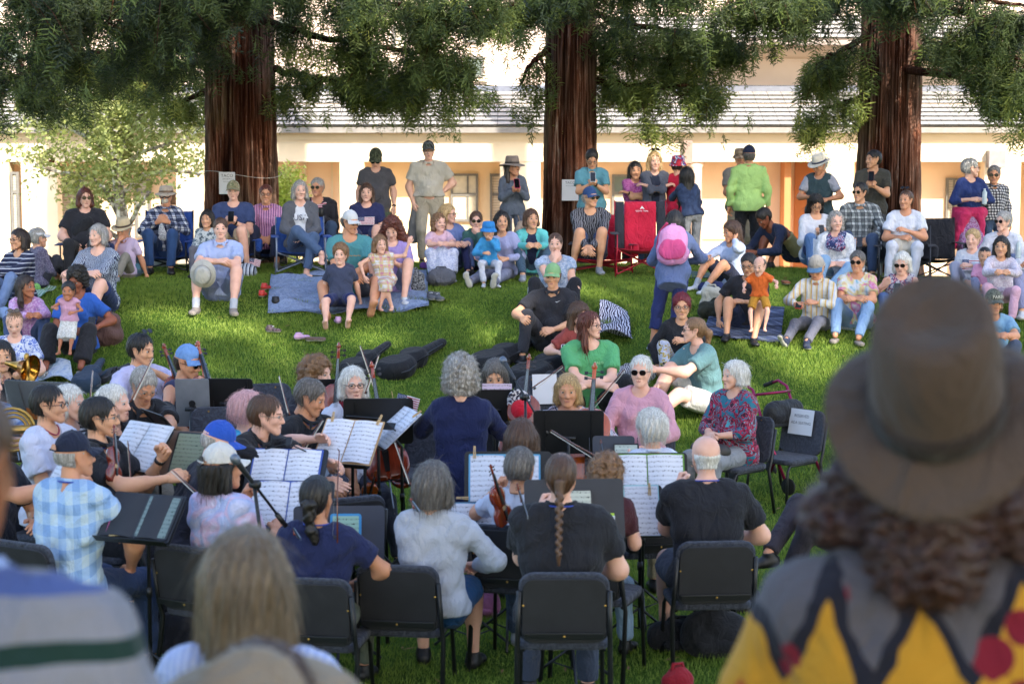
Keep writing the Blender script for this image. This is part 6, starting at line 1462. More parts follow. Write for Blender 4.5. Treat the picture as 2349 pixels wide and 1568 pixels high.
text_mesh('PALO', .035, M4(c20['sp'](.72)+c20['fw']*.13+Vector((.07, 0, 0)), R3('X', pi/2)), plain('#a8d8a8', .8, name='print'), 'chest_print', c20['root'])
c21 = person('woman in grey blue cardigan bending forward away from the camera, cropped navy trousers', 1548, 510, 19.6, 172, 'stand', lean=34, hp=4, S=.9, skin='t', top=c('#5f6e96'), slv='long', bot=c('#2c3566'), btype='capri', shoes=SW, stype='flat', hair=('bob', 'black'), arms=((.10, .2, -.42, (1, -.8, .2), 'relax'), (.14, .16, -.34, (1, -.7, .2), 'relax')), legs=((.24, -.02), (.02, -.2)), hem=-.22, wr=.007)
q = c21['w'](c21['sp'](.52)-c21['fw']*.17); bp = soft('backpack', 'pink school backpack on the back of the woman in the grey blue cardigan', 'backpack', q, 172, [((-.05, .02, -.12), (.05, .02, -.12), .12, .12, (0, 1, 0), .6), ((-.04, .02, .06), (.04, .02, .06), .105, .105, (0, 1, 0), .6), ((0, .02, -.1), (0, .02, .08), .12, .11, (0, 1, 0), .65)], c('#c98ab8'), k=.06, parts=[('pocket', [((-.04, .085, -.12), (.04, .085, -.12), .10, .10, (0, 1, 0), .35), ((-.03, .08, -.06), (.03, .08, -.06), .085, .085, (0, 1, 0), .35)], c('#c24a7c')), ('strap', MB().tube([(-.03, .03, .16), (-.02, .03, .21), (.02, .03, .21), (.03, .03, .16)], .008, 6), c('#c98ab8')), ('strap', MB().tube([(.10, -.02, -.2), (.17, -.1, 0), (.15, -.16, .2), (.07, -.02, .24)], .018, 6), c('#b03a62'))])
bp.rotation_euler = (rad(26), 0, rad(172))
person('girl with long brown hair in a pale blue hoodie, hand in her hair', 1678, 531, 22.00, -52, face=-65, hp=12, skin='t', top=c('#a9b6d2'), slv='long', bot=c('#22263a'), btype='shorts', shoes=SW, sock=c('#aab0bc'), hair=('long', 'brown'), arms=((.14, .10, .06, (1, .3, -1), 'relax'), 'knee'), hscale=(1, 1, 1.15), legs=((.1, .6), (.14, .52)), **g_)
c23 = person('man in glasses and black shirt holding a baby against his chest', 1717, 607, 20.2, -10, face=-22, hp=14, sex='m', skin='a', top=c('#2a2a30'), bot=c('#2c3858'), btype='shorts', shoes=SB, hair=('short', 'black'), glasses='clear', arms=((-.04, .26, -.26, (1, 0, -.6), 'relax'), (.34, .10, -.50)), legs=((.10, .60), (.22, .52)), **g_)
c24 = person('baby in orange tee and mustard shorts held in the arms of the man in black', 1743, 611, 19.75, -15, 'free', S=.44, face=-30, hp=10, skin='p', top=c('#d8682c'), bot=c('#c08a34'), btype='shorts', hair=('buzz', 'brown'), arms=((.45, .25, -.25), (.35, .3, -.35)), legs=((.16, .20, .38, (.4, .3, .6)), (.16, .22, .36, (.4, .3, .6))), child=True, zfix=None)
c25 = person('person with short dark red hair and glasses in a black hoodie, white patterned trousers', 1564, 704, 18.7, -5, skin='a', top=c('#27272c'), slv='long', bot=c('#bcc', 'blot', ['#b9bbd0', '#c8cada', '#b8a04c', '#2e3042'], .8), shoes=SB, hair=('puffy', 'red'), glasses='clear', arms=('knee', (.26, .1, -.5)), legs=((.02, .44), (.16, .48)), hscale=(.95, .95, .95), **g_)
c26 = person('girl in teal grey tee and white shorts sitting sideways, speaking to the left', 1591, 757, 17.6, -62, face=-82, skin='p', top=c('#5d8084'), bot=c('#c9c6c0'), btype='shorts', shoes=SW, sock=c('#262c46'), hair=('ponytail', 'lbrown'), glasses='clear', arms=('knee', (.1, .36, -.34)), legs=((.12, .74, None, (.2, 0, 1)), (.12, .50)), lean=14, fat=1.1, **g_)
c27 = person('man in a grey and blue cap and yellow striped shirt looking down, grey trousers', 1873, 615, 20.20, -16, face=-28, hp=26, sex='m', skin='t', lean=4, top=c('#ddc', 'stripe', ['#d9cfb8', '#d2b070', '#c4cbdc', '#dcd6c8'], 1.2), slv='long', collar=True, bot=c('#75747e'), shoes=c('#2c3448'), sock=c('#2c3450'), hair=('short', 'grey'), hat=('cap', c('#8f8c88'), c('#4f7294')), arms=((.04, .36, -.24), (.20, .40, -.26)), legs=((-.02, .78), (.26, .80, None, (.3, 0, 1), (.3, .5, .6))), **g_)
phone(c27, 'red phone held by the man in the yellow striped shirt', '#b03326', who=2, up=0, tilt=1.2)
c28 = person('woman with short grey hair and sunglasses in a tie-dye tee, hands clasped on her knees', 1967, 601, 20.3, -12, face=-22, skin='t', top=c('#ccc', 'dye', ['#7ab4cc', '#cfd2dc', '#d6c98c', '#cf6fa4', '#d8dae2']), bot=c('#84a2c8'), shoes=SANDAL, stype='flat', hair=('short', 'dgrey'), glasses='sun', arms=((-.0, .38, -.24), (-.0, .38, -.24)), legs=((.04, .62), (.22, .60)), fat=1.08, **g_)
c29 = person('woman with blonde white bob and sunglasses in a floral sleeveless top holding a phone', 2069, 604, 20.4, -15, face=-25, hp=12, skin='p', top=c('#99a', 'blot', ['#b9b6c0', '#3f4878', '#a8485c', '#d0ced6'], .8), slv='none', bot=c('#4a679c'), shoes=SANDAL, hair=('bob', 'white'), glasses='sun', arms=('phone', (.2, .34, -.10, (1, 0, -1), 'flat')), hscale=(1, 1, .85), **g_)
phone(c29, 'green phone held by the woman in the floral sleeveless top', '#2f6a5a', who=1, up=.02)
b14 = person('woman with blonde fringe in a white sweater with a flag on it', 2231, 549, 22.2, -20, face=-30, skin='p', top=c('#c4c6cf'), slv='long', bot=c('#9a9cb0'), shoes=SW, hair=('short', 'blond'), arms=('knee', 'lap'), lean=-10, **g_)
flag_panel(b14['root'], M4(b14['sp'](.55)+b14['fw']*.145-Vector((.10, 0, .05)), R3('X', pi/2-.1)), .2, .13)
person('girl with long straight black hair in a white embroidered blouse', 2297, 566, 20.9, -12, face=-22, skin='a', S=.8, top=c('#cfc8d2', 'fleck', ['#d3cdd8', '#bfb4c4']), slv='long', bot=c('#c9a0b4'), shoes=SW, hair=('long', 'black'), arms=('knee', 'knee'), hscale=(1, 1, 1.1), child=True, **g_)
person('small girl in a pink tee beside the girl with long black hair', 2259, 588, 21.6, -12, skin='a', S=.6, top=c('#d79ab8'), bot=c('#8a8fb0'), shoes=SW, hair=('bun', 'black'), arms=('lap', 'lap'), child=True, **g_)
c32 = person('bearded man in a dark lettered cap and light blue tee low at the right', 2279, 694, 19.0, -5, face=8, hp=8, sex='m', skin='t', top=c('#7fa6c4'), bot=c('#4a5468'), shoes=SB, hair=('bobcurl', 'lbrown'), hat=('cap', c('#555850', 'fleck', ['#4a4d46', '#6a6d64'])), arms=('knee', 'knee'), hscale=(1, 1, .7), **g_)
text_mesh('PARIS', .05, c32['MH'] @ M4((0, -.115, .085), R3('X', pi/2-.3)), plain('#c9c6b8', .7, name='print'), 'lettering', c32['root'])
person('dark-haired woman in a long pink embroidered tunic looking right', 60, 658, 19.5, 25, face=62, skin='i', top=c('#c596c4', 'fleck', ['#b784bc', '#d2b0d4']), slv='long', bot=c('#3f4f74'), shoes=SANDAL, hair=('long', 'dark'), arms=('knee', 'knee'), lean=8, hem=-.16, hscale=(1, 1, .75), legs=((.1, .5), (.3, .4)), **g_)
c34 = person('woman with curly black hair in a royal blue tee and black wide trousers', 177, 643, 19.3, 2, face=-15, hp=18, skin='b', top=c('#2f5cb0'), bot=c('#26262b'), btype='wide', shoes=c('#8c8880', 'zebra', ['#5a564e', '#b5b0a6'], .3), stype='flat', hair=('curly', 'black'), arms=((.24, .26, -.30, (1, -.4, -.6), 'grip'), (.02, .24, -.34)), legs=((.13, .60), (.22, .60)), hscale=(.92, .92, .9), **g_)
phone(c34, 'black phone held by the woman in the royal blue tee', '#16171b', who=1, up=.06)
c35 = person('baby in a pink bib on the lap of the woman in royal blue', 157, 668, 18.8, -3, 'free', S=.42, face=0, skin='i', top=c('#c99ab4'), slv='cap', bot=c('#cbc9c4', 'fleck', ['#c2bfb8', '#dad8d4']), btype='midskirt', hair=('short', 'black'), arms=((.2, .3, -.3), (.26, .3, -.2)), legs=((.14, .50, .50, (.3, 0, .6)), (.14, .50, .50, (.3, 0, .6))), child=True)
person('woman in a white and blue flowered blouse, sunglasses pushed up, looking down at the left', 33, 741, 18.1, 5, face=12, hp=20, skin='p', top=c('#ccd', 'blot', ['#d0d4e2', '#d0d4e2', '#3457b0', '#d0d4e2', '#3457b0'], .8), bot=c('#6f84ae'), shoes=SANDAL, hair=('tied', 'lbrown'), glasses='onhead', arms=('lapw', 'lapw'), legs=((.2, .4), (.2, .4)), fat=1.1, **g_)
person('person in a white blouse at the right edge lifting a water bottle', 2378, 556, 21.2, -15, face=-30, skin='a', top=c('#cfd2de'), slv='long', bot=c('#8f93b8'), shoes=SW, hair=('long', 'black'), arms=('lap', (.14, .30, -.08, (1, -.2, -.8), 'grip')), **g_)
bottle('clear bottle in the hand at the right edge of the audience', P(2336, 572, 20.9)-Vector((0, 0, .1)))
person('person in blue jeans reclining at the far left edge of the slope', -55, 610, 20.6, 35, skin='t', lean=-25, top=c('#6c86b4'), slv='long', bot=c('#8298bc'), shoes=SB, hair=('short', 'brown'), arms=('ground', 'ground'), legs=((.1, .8), (.1, .55)), **g_)
# ================================================================ the orchestra
LAN = plain('#2c46a8', .6, name='lanyard')
o1 = person('dark-haired woman in black with a cello at the left edge', 4, 818, 14.3, 25, face=20, skin='a', top=BLKF, slv='long', bot=BLKF, shoes=SB, hair=('bob', 'black'), arms=('celloL', 'celloR'))
stage(o1, 'the woman in black at the left edge')
strings('cello of the woman in black at the left edge', P(10, 868, 13.9), P(38, 1020, 13.5), (0.2, -1, .3), 'cello', '#a86a52')
o2 = person('man in white lilac polo shirt, sunglasses on his head, playing the cello', 324, 802, 14.4, 40, face=62, hp=8, sex='m', skin='a', top=c('#c2bede'), collar=True, bot=KHAKI, shoes=SB, hair=('short', 'black'), glasses='onhead', arms=((.0, .26, .0, (1, .2, -.6), 'grip'), 'celloR'), legs=((.28, .4), (.28, .4)), ribbon=LAN)
stage(o2, 'the cellist in the lilac polo'); strings('cello of the man in the lilac polo shirt', P(371, 798, 14.3), P(440, 985, 13.9), (.6, -.8, .2), 'cello', '#8f3d18')
o3 = person('woman in blue denim cap and navy sleeveless top playing the cello', 431, 832, 14.0, 40, face=62, hp=12, skin='t', top=c('#3b3d5c'), slv='none', bot=DJEAN, shoes=SB, hair=('tied', 'dark'), hat=('cap', c('#6d93c8')), glasses='sun', arms=((.02, .3, .02, (1, .2, -.6), 'grip'), 'celloR'), legs=((.28, .4), (.28, .4)))
stage(o3, 'the cellist in the denim cap'); strings('cello of the woman in the denim cap', P(446, 797, 14.1), P(500, 1000, 13.4), (.6, -.8, .2), 'cello', '#a34e1c')
o4 = person('grey-haired man in glasses and black polo leaning forward to point at the music', 330, 884, 12.8, 30, face=35, hp=32, lean=22, sex='m', skin='t', top=c('#27292f'), collar=True, bot=c('#8b8374'), shoes=SB, hair=('short', 'grey'), glasses='wire', arms=((.0, .52, -.10, (.8, -.2, -.8), 'point'), (.06, .48, -.14, (.8, -.2, -.8), 'relax')))
stage(o4, 'the grey-haired man leaning forward'); text_mesh('NCO', .04, M4(o4['sp'](.72)+o4['fw']*.125+Vector((.06, 0, 0)), R3('X', pi/2-.3)), plain('#7ca050', .8, name='print'), 'lettering', o4['root'])
o5 = person('smiling white-haired woman in black turning the page for her desk partner', 262, 925, 12.2, 62, face=72, lean=12, skin='p', top=BLKF, bot=BLKF, shoes=SB, hair=('bob', 'white'), arms=('reach', 'reach'), hscale=(1, 1, .8)); stage(o5, 'the smiling white-haired woman')
o6 = person('man with black hair and glasses in a white tee playing in profile', 113, 928, 11.6, 68, face=82, sex='m', skin='a', top=c('#d3d6ea'), bot=DJEAN, shoes=SB, hair=('short', 'black'), glasses='clear', arms=('play', 'bow'), ribbon=plain('#a8324c', .6, name='lanyard'), fat=1.05); stage(o6, 'the man in the white tee')
o7 = person('white-haired woman in a black and white striped shirt behind the man in the white tee', 160, 925, 12.3, 60, face=75, skin='p', top=c('#ddd', 'stripe', ['#d6d6dc', '#2c2c34'], .5, ax='z'), slv='long', bot=BLKF, shoes=SB, hair=('bob', 'white'), arms=('play', 'bow'), hscale=(1, 1, .8)); stage(o7, 'the woman in the black and white striped shirt')
o8 = person('dark-haired man with a bald crown in glasses and a black polo', 230, 958, 11.0, 78, face=88, sex='m', skin='a', top=c('#24252b'), collar=True, bot=BLKF, shoes=SB, hair=('short', 'black'), glasses='wire', arms=('play', (.1, .46, -.16, (1, -.2, -.6), 'relax')), ribbon=LAN); stage(o8, 'the balding man in black')
strings('violin held upright by the balding man in black', P(256, 975, 10.8), P(262, 1105, 10.7), (.9, -.5, 0), 'violin', '#7a2a1c')
o9 = person('man in navy cap and pale blue checked shirt, seen from behind', 172, 1046, 10.0, 150, face=125, sex='m', skin='t', top=c('#9bd', 'plaid', ['#86a8d2', '#a4c0de', '#bccfda'], 1.6), collar=True, bot=c('#2c3c5c'), shoes=SB, hair=('buzz', 'grey'), hat=('cap', c('#20263a')), arms=('hidden', (.16, .26, -.46, (1, -.3, .3), 'relax')), ribbon=LAN, fat=1.15, wr=.007, lean=6); stage(o9, 'the man in the pale blue checked shirt', dx=.1); cap_gap(o9, skin_mat(SK['t']), c('#20263a'))
o10 = person('player in a black shirt at the left edge reaching out a bare arm', -22, 1010, 10.7, 70, sex='m', skin='t', top=c('#232732'), bot=DJEAN, shoes=SB, hair=('short', 'brown'), arms=('hidden', (.0, .50, -.06, (.8, -.2, -.8), 'relax'))); stage(o10, 'the player in black at the left edge')
o11 = person('horn player in a blue plaid shirt at the left edge', -28, 880, 12.6, 70, sex='m', skin='p', top=c('#89b', 'plaid', ['#5f7aa8', '#8ea2c8', '#a8b4cc'], .8), bot=DJEAN, shoes=SB, hair=('short', 'grey'), arms=((.0, .42, -.24), (.0, .46, -.22))); stage(o11, 'the horn player at the left edge')
o12 = person('pink-haired musician in a bright blue tee stretching an arm out to the right', 571, 945, 12.1, 72, face=110, lean=10, skin='p', top=c('#3fa0cc'), bot=DJEAN, shoes=SB, hair=('puffy', 'pink'), arms=((.0, .56, -.0, (.6, -.2, -.8), 'relax'), 'lap')); stage(o12, 'the musician with pink hair')
o13 = person('man with brown receding hair in a black polo leaning over to point at the notes', 612, 952, 11.5, 62, face=80, hp=6, lean=26, sex='m', skin='p', top=c('#26272d'), collar=True, bot=KHAKI, shoes=SB, hair=('short', 'brown'), glasses='wire', arms=((.02, .54, -.12, (.8, -.2, -.8), 'relax'), (.0, .54, -.24, (.8, -.2, -.8), 'flat')), ribbon=LAN); stage(o13, 'the man leaning over to point')
o14 = person('man with dark grey hair and grey beard in a black polo looking down', 713, 911, 12.6, 52, face=72, hp=20, lean=12, sex='m', skin='t', top=c('#25272c'), collar=True, bot=c('#5d5a60'), btype='shorts', shoes=SB, hair=('short', 'dgrey'), arms=('lapw', 'lapw'), ribbon=LAN); stage(o14, 'the bearded man in black')
o15 = person('woman with long curly brown hair in black with a cello, looking right', 729, 856, 13.8, 20, face=62, hp=6, skin='p', top=c('#2c2c33'), slv='long', bot=BLKF, shoes=SB, hair=('bobcurl', 'lbrown'), arms=('celloL', 'celloR'), legs=((.28, .4), (.28, .4)), hscale=(1.12, 1.15, 1.1)); stage(o15, 'the curly-haired cellist')
strings('cello whose scroll stands clear of the curly-haired woman head', P(777, 792, 13.5), P(764, 1040, 13.2), (.1, -1, .2), 'cello', '#8c3a26')
o16 = person('white-haired woman in glasses, white tee and dark red scarf frowning', 810, 882, 13.3, 8, face=18, skin='p', top=c('#cfd2e0'), bot=c('#4b4f60'), shoes=SB, hair=('bob', 'white'), glasses='clear', arms=('celloL', 'celloR'), legs=((.3, .42), (.3, .42)), hscale=(1.05, 1, .95), ribbon=LAN); stage(o16, 'the woman in the dark red scarf')
V, F = sdf([(tuple(o16['nb']+Vector((-.08, -.01, .02))), tuple(o16['nb']+Vector((.0, -.11, -.05))), .028, .035), (tuple(o16['nb']+Vector((.08, -.01, .02))), tuple(o16['nb']+Vector((.0, -.11, -.05))), .028, .035), (tuple(o16['nb']+Vector((.0, -.12, -.06))), tuple(o16['nb']+Vector((.02, -.14, -.20))), .04, .05)], .01, .02, noise=wrinkle(.006, 5)); mesh_obj('scarf', V, F, c('#7c1c2c'), o16['root'])
strings('cello of the woman in the dark red scarf', P(853, 838, 13.0), P(893, 1100, 12.6), (.05, -1, .25), 'cello', '#9a3a22')
bow('bow of the woman in the dark red scarf', P(884, 962, 12.9), P(826, 793, 13.2)); bow('bow crossing behind the dark red scarf cello', P(838, 905, 13.1), P(869, 815, 13.4))
o20 = person('conductor with curly grey hair in a long navy blouse, seen from behind', 1057, 867, 12.2, 180, 'stand', skin='p', top=c('#1b234a'), slv='long', bot=c('#182040'), btype='wide', shoes=SB, hair=('curly', 'grey'), arms=((.12, .36, -.18, (1, -.3, -.7), 'relax'), (.12, .34, -.20, (1, -.3, -.7), 'relax')), hem=-.26, wr=.004, fat=1.08, hscale=(1, 1, 1), neckcut=.06)
o17 = person('musician in royal blue cap and black shirt bent over', 503, 1018, 11.0, 110, face=105, hp=20, lean=24, sex='m', skin='p', top=c('#2a2b36'), bot=BLKF, shoes=SB, hair=('buzz', 'grey'), hat=('cap', c('#2a54b4')), arms=('lapw', 'lapw'), fat=1.15); stage(o17, 'the musician in the royal blue cap')
o18 = person('woman with shoulder-length dark hair and a white cap in a lilac tie-dye shirt, from behind', 510, 1073, 10.0, 152, face=120, skin='t', top=c('#ccd', 'dye', ['#c7c9e4', '#a9b8e0', '#d0b4d0', '#cfd4ea']), bot=BLKF, shoes=SB, hair=('bob', 'black'), hat=('cap', c('#d3d0ca')), arms=('play', 'bow'), hscale=(.97, .97, 1.2), wr=.006); stage(o18, 'the woman in the lilac tie-dye shirt', dx=.05); cap_gap(o18, hair_mat('#1c1714'), c('#c9c6bf'))
o19 = person('woman with dark hair in a low braided bun and a navy tee, from behind', 727, 1142, 9.7, 172, face=165, skin='t', top=c('#232a50'), bot=c('#5d6458'), shoes=SB, hair=('tied', 'black'), arms=('play', (.14, .24, -.36, (1, -.2, .1), 'grip')), ribbon=LAN, neckcut=.085); stage(o19, 'the woman with the braided bun', dx=-.02)
V, F = sdf([((0, .115, -.02), (.0, .12, -.09), .045, .034), ((0, .12, -.09), (-.01, .115, -.16), .022, .030), ((-.01, .115, -.16), (-.03, .11, -.22), .034, .022)], .006, .012, noise=wrinkle(.004, 2, 3)); mesh_obj('braid', xf(V, o19['MH']), F, hair_mat('#1c1714'), o19['root'])
o21 = person('woman with grey brown bob in a pale grey sweatshirt, from behind', 994, 1114, 10.0, 172, face=160, skin='p', top=c('#b9bdc8'), slv='long', bot=c('#1f4a78'), btype='shorts', shoes=SB, hair=('bob', 'dgrey'), arms=('play', (.2, .28, -.34, (.8, -.5, -.2), 'grip')), hscale=(1.12, 1.1, 1.0), wr=.006); stage(o21, 'the woman in the pale grey sweatshirt', dx=.15)
o22 = person('man with a long brown braid down his back in a black polo, from behind', 1287, 1094, 9.3, 180, face=175, hp=5, sex='m', skin='p', top=c('#27282e'), collar=c('#232429'), bot=c('#3a4254'), shoes=SB, hair=('tied', 'brown'), arms=('play', (.16, .3, -.36, (.6, -.6, -.3), 'grip')), ribbon=LAN, fat=1.14, wr=.005); stage(o22, 'the man with the long braid', dx=-.01, dy=.03)
V, F = sdf([((0, .105, -.02), (0, .115, -.07), .034, .024)]+[((.016*math.sin(i*pi+.5), .128+.002*i, -.08-.021*i), (-.016*math.sin(i*pi+.5), .130+.002*i, -.096-.021*i), .0175-.0004*i, .0175-.0004*i) for i in range(15)]+[((0, .155, -.40), (0, .155, -.445), .015, .008)], .005, .005); mesh_obj('braid', xf(V, o22['MH']), F, hair_mat('#4e3524'), o22['root'])
o23 = person('person with a straight brown bob behind the music stands, from behind', 1196, 1008, 11.6, 175, face=170, skin='p', top=c('#5b5f6c'), bot=BLKF, shoes=SB, hair=('bob', 'brown'), arms=('play', 'bow'), hscale=(1.08, 1.1, .9)); stage(o23, 'the person with the straight brown bob')
o24 = person('violinist with short dark grey hair and a white shirt, from behind', 1193, 1075, 10.5, 165, face=165, hp=6, skin='t', top=c('#cdd2e4'), bot=DJEAN, shoes=SN, hair=('short', 'dgrey'), arms=((.26, .34, -.04, (1, -.2, -1), 'grip'), 'bow'), S=.85); stage(o24, 'the violinist in the white shirt')
strings('violin held up at the left of the violinist in the white shirt', P(1118, 1064, 10.1), P(1160, 1200, 10.2), (.4, -.6, .6), 'violin', '#8a3216', no_body=False)
o25 = person('white-haired musician in a white shirt, from behind', 1493, 986, 11.8, 190, face=205, skin='p', top=c('#cfd6ea'), collar=True, bot=KHAKI, shoes=SB, hair=('puffy', 'white'), arms=('play', 'bow')); stage(o25, 'the white-haired musician in the white shirt')
o26 = person('bald man in a black polo, from behind at the right', 1618, 1047, 10.6, 185, face=190, sex='m', skin='p', top=c('#24252b'), bot=c('#4c5160'), btype='shorts', shoes=SB, hair=('balding', 'white'), arms=('play', (.18, .26, -.36, (.7, -.5, -.2), 'relax')), ribbon=LAN, fat=1.12, lean=8); stage(o26, 'the bald man in the black polo')
o27 = person('person with curly brown hair and maroon shirt mostly hidden by a music stand, from behind', 1392, 1088, 10.4, 160, face=150, hp=16, skin='p', top=c('#4a2830'), bot=c('#8aa6c4'), shoes=SB, hair=('bobcurl', 'lbrown'), arms=('play', 'bow'), S=.85, side=-14); stage(o27, 'the person in the maroon shirt', dx=-.1, dy=-.12)
o28 = person('older person with long grey hair looking down behind a black music stand', 1135, 861, 14.2, 0, hp=22, skin='a', top=BLKF, slv='long', bot=BLKF, shoes=SB, hair=('bob', 'dgrey'), arms=('celloL', 'celloR'), legs=((.3, .42), (.3, .42))); stage(o28, 'the older person with long grey hair')
strings('cello beside the older person with long grey hair', P(1213, 822, 13.7), P(1190, 1060, 13.2), (0, -1, .3), 'cello', '#8a3c1c'); bow('bow slanting beside the leaning cello scroll', P(1222, 893, 13.7), P(1292, 840, 13.9))
o29 = person('woman with ash blonde hair and earrings in a black and white floral blouse', 1302, 895, 13.8, 0, face=-4, hp=5, skin='t', top=c('#bbb', 'blot', ['#b9bac8', '#262a3c', '#c5b4c0', '#262a3c'], .6), slv='three', bot=BLKF, shoes=SB, hair=('bob', 'blond'), arms=('celloL', 'celloR'), legs=((.3, .42), (.3, .42)), hscale=(1, 1, .95)); stage(o29, 'the woman in the floral blouse')
m = MB(); [m.tube([(s*.088+.012*math.cos(a), -.005, -.065+.016*math.sin(a)) for a in [2*pi*i/10 for i in range(11)]], .003, 5) for s in (-1, 1)]; m.v = [tuple(o29['MH'] @ Vector(v)) for v in m.v]; m.build('earrings', BRASS, o29['root'], True)
strings('orange cello of the woman in the floral blouse', P(1363, 846, 13.4), P(1345, 1115, 12.7), (0, -1, .3), 'cello', '#b5521c'); bow('bow standing up beside the orange cello', P(1352, 944, 13.2), P(1434, 848, 13.4))
o30 = person('white-haired woman in dark glasses and a pink sweater sitting with hands in her lap', 1470, 852, 14.4, -14, face=-14, skin='p', top=c('#d39cae'), slv='long', bot=c('#9c9aa0'), shoes=SB, hair=('short', 'white'), glasses='sun', arms=('lapw', 'lapw'), fat=1.08); stage(o30, 'the woman in the pink sweater')
o31 = person('elderly lady with white hair in a red and turquoise patterned jacket facing left', 1684, 861, 15.1, -48, face=-62, skin='p', top=c('#a33', 'blot', ['#2f6f86', '#b02c50', '#3a2436', '#a8324c', '#4c9cac', '#93264a'], 1.1), slv='three', bot=c('#8b8e94'), shoes=SB, hair=('bob', 'white'), arms=((.04, .26, -.34), (.04, .28, -.34)), S=.95, fat=1.2, hem=-.12, hscale=(1, 1, .72)); stage(o31, 'the elderly lady in the patterned jacket')
q = o31['w'](o31['nb']+Vector((0, -.30, -.44))); soft('handbag', 'dark grey handbag in the lap of the elderly lady in the patterned jacket', 'handbag', q, -48, [((-.12, 0, 0), (.12, 0, 0), .075, .075, (0, 0, 1), .8)], plain('#33302f', .6, name='dark_leather'))
o32 = person('seated person in dark trousers and black shoes mostly hidden behind the brown hat', 1960, 1010, 12.2, -75, face=-70, sex='m', skin='t', top=c('#4a4450'), slv='long', bot=c('#37333c'), shoes=SB, hair=('short', 'grey'), arms=('lapw', 'lapw'), legs=((.02, .50), (-.06, .62, .30, (0, 1, .6), (.1, .9, -.1)))); stage(o32, 'the person in dark trousers')
# ================================================================ blurred people close to the camera
f1 = person('person in a white polo shirt with a green stripe close at the lower left', -118, 1075, 2.42, 172, 'stand', S=1.02, sex='m', skin='i', top=c('#c3c2c8', 'stripe', ['#84848c', '#84848c', '#84848c', '#84848c', '#1a332c', '#84848c', '#84848c', '#4c5d92', '#84848c', '#84848c'], 5.2, ax='z'), collar=c('#9fb2dc'), bot=DJEAN, shoes=SB, hair=('short', 'brown'), arms=('down', 'down'), fat=1.2, slouch=1.0)
f2 = person('woman with long blonde hair in a blue striped shirt close to the camera, from behind', 566, 1345, 4.1, 178, 'stand', S=.95, skin='p', top=c('#a9b4dc', 'stripe', ['#a9b5de', '#c2c9e6'], .35), slv='long', bot=DJEAN, shoes=SB, hair=('long', '#75634c'), arms=('hidden', 'hidden'), hscale=(1.08, 1.08, 1.25), hp=4, collar=True)
f3 = person('person in a tan sun hat with a pale band at the bottom edge, from behind', 598, 1672, 2.7, 180, 'stand', S=.9, skin='t', top=c('#98a4bc'), bot=DJEAN, shoes=SB, hair=('short', 'brown'), arms=('down', 'down'), hp=10)
hat_mesh('sun', [c('#97866f'), plain('#aebccb')], f3['root'], f3['MH'] @ TR(0, .05, -.02) @ Matrix.Rotation(-.75, 4, 'X'))
f4 = person('person in a tilted brown felt hat and yellow patterned shirt close at the lower right', 2140, 1075, 2.75, 172, 'stand', S=1.02, face=168, hp=-10, skin='b', top=c('#c93', 'flame', ['#6c2024', '#a34e24', '#c08c2a', '#20202c', '#5a565c']), slv='short', collar=c('#8b8b92'), bot=DJEAN, shoes=SB, hair=('biglong', '#3c2219'), arms=('hidden', 'hidden'), fat=1.12, hr=-4, sex='m', hscale=(1.0, 1.0, .62))
hat_mesh('fedora', [c('#54453b'), c('#352c27')], f4['root'], f4['MH'] @ TR(-.005, .01, .055) @ Matrix.Rotation(-.50, 4, 'X') @ Matrix.Rotation(.12, 4, 'Y') @ Matrix.Diagonal((1.10, 1.10, 1.75, 1)))
# ================================================================ music stands and what lies on them
MS = 'music stands of the orchestra'
def MSt(label, *a, **k): return music_stand(label, *a, **k)
s1 = MSt('grey music stand with an orange paper on it at the far left, seen from behind', 100, 925, 12.9, 160, 22, .56, .36, col=plain('#6a6e72', .5, name='grey_metal')); loose_sheet(s1, 'orange paper clipped to the grey music stand at the far left', .08, -.08, .13, .09, '#c8702a', music=False, dz=-.016)
s2 = MSt('music stand holding wide white sheets between the white tee and the navy cap', 158, 1090, 10.9, -60, 35, .5, .33); binder(s2, 'wide white music sheets in front of the man in the white tee', None, 0, .02, .24, .32, False)
s3 = MSt('tilted music stand in front of the balding man', 318, 1030, 11.3, -42, 38, .46, .33); binder(s3, 'open white music book the balding man points at', '#c8ccd4', 0, .02, .21, .31)
s4 = MSt('black music stand with its back turned beside the smiling white-haired woman', 385, 985, 12.1, 120, 40, .46, .34)
s5 = MSt('brown board stand holding a grey tablet and a pink note', 418, 1045, 11.2, -22, 30, .44, .33, col=plain('#7a6152', .7, name='brown_board')); tablet(s5, 'large grey tablet on the brown board', .05, .0, .20, .28, scr='#7c8470'); loose_sheet(s5, 'pink note marked with a roman numeral on the brown board', -.16, -.05, .08, .22, '#d8489c', music=False)
s6 = MSt('small stand holding a grey tablet turned away before the denim cap cellist', 441, 925, 13.4, 178, 8, .05, .05); r = on_stand(s6, 'tablet', 'grey tablet turned away in front of the cellist in the denim cap', 'tablet', 0, 0, .02); flat('case', .25, .36, .010, plain('#8a8e96', .4, .3, name='grey_case'), r, I4, .012)
s6b = MSt('wide black music stand with its back turned beside the grey tablet', 520, 912, 13.5, 178, 15, .40, .31)
s6c = MSt('black music stand with its back turned near the empty grey chair', 760, 915, 13.5, 185, 15, .44, .32)
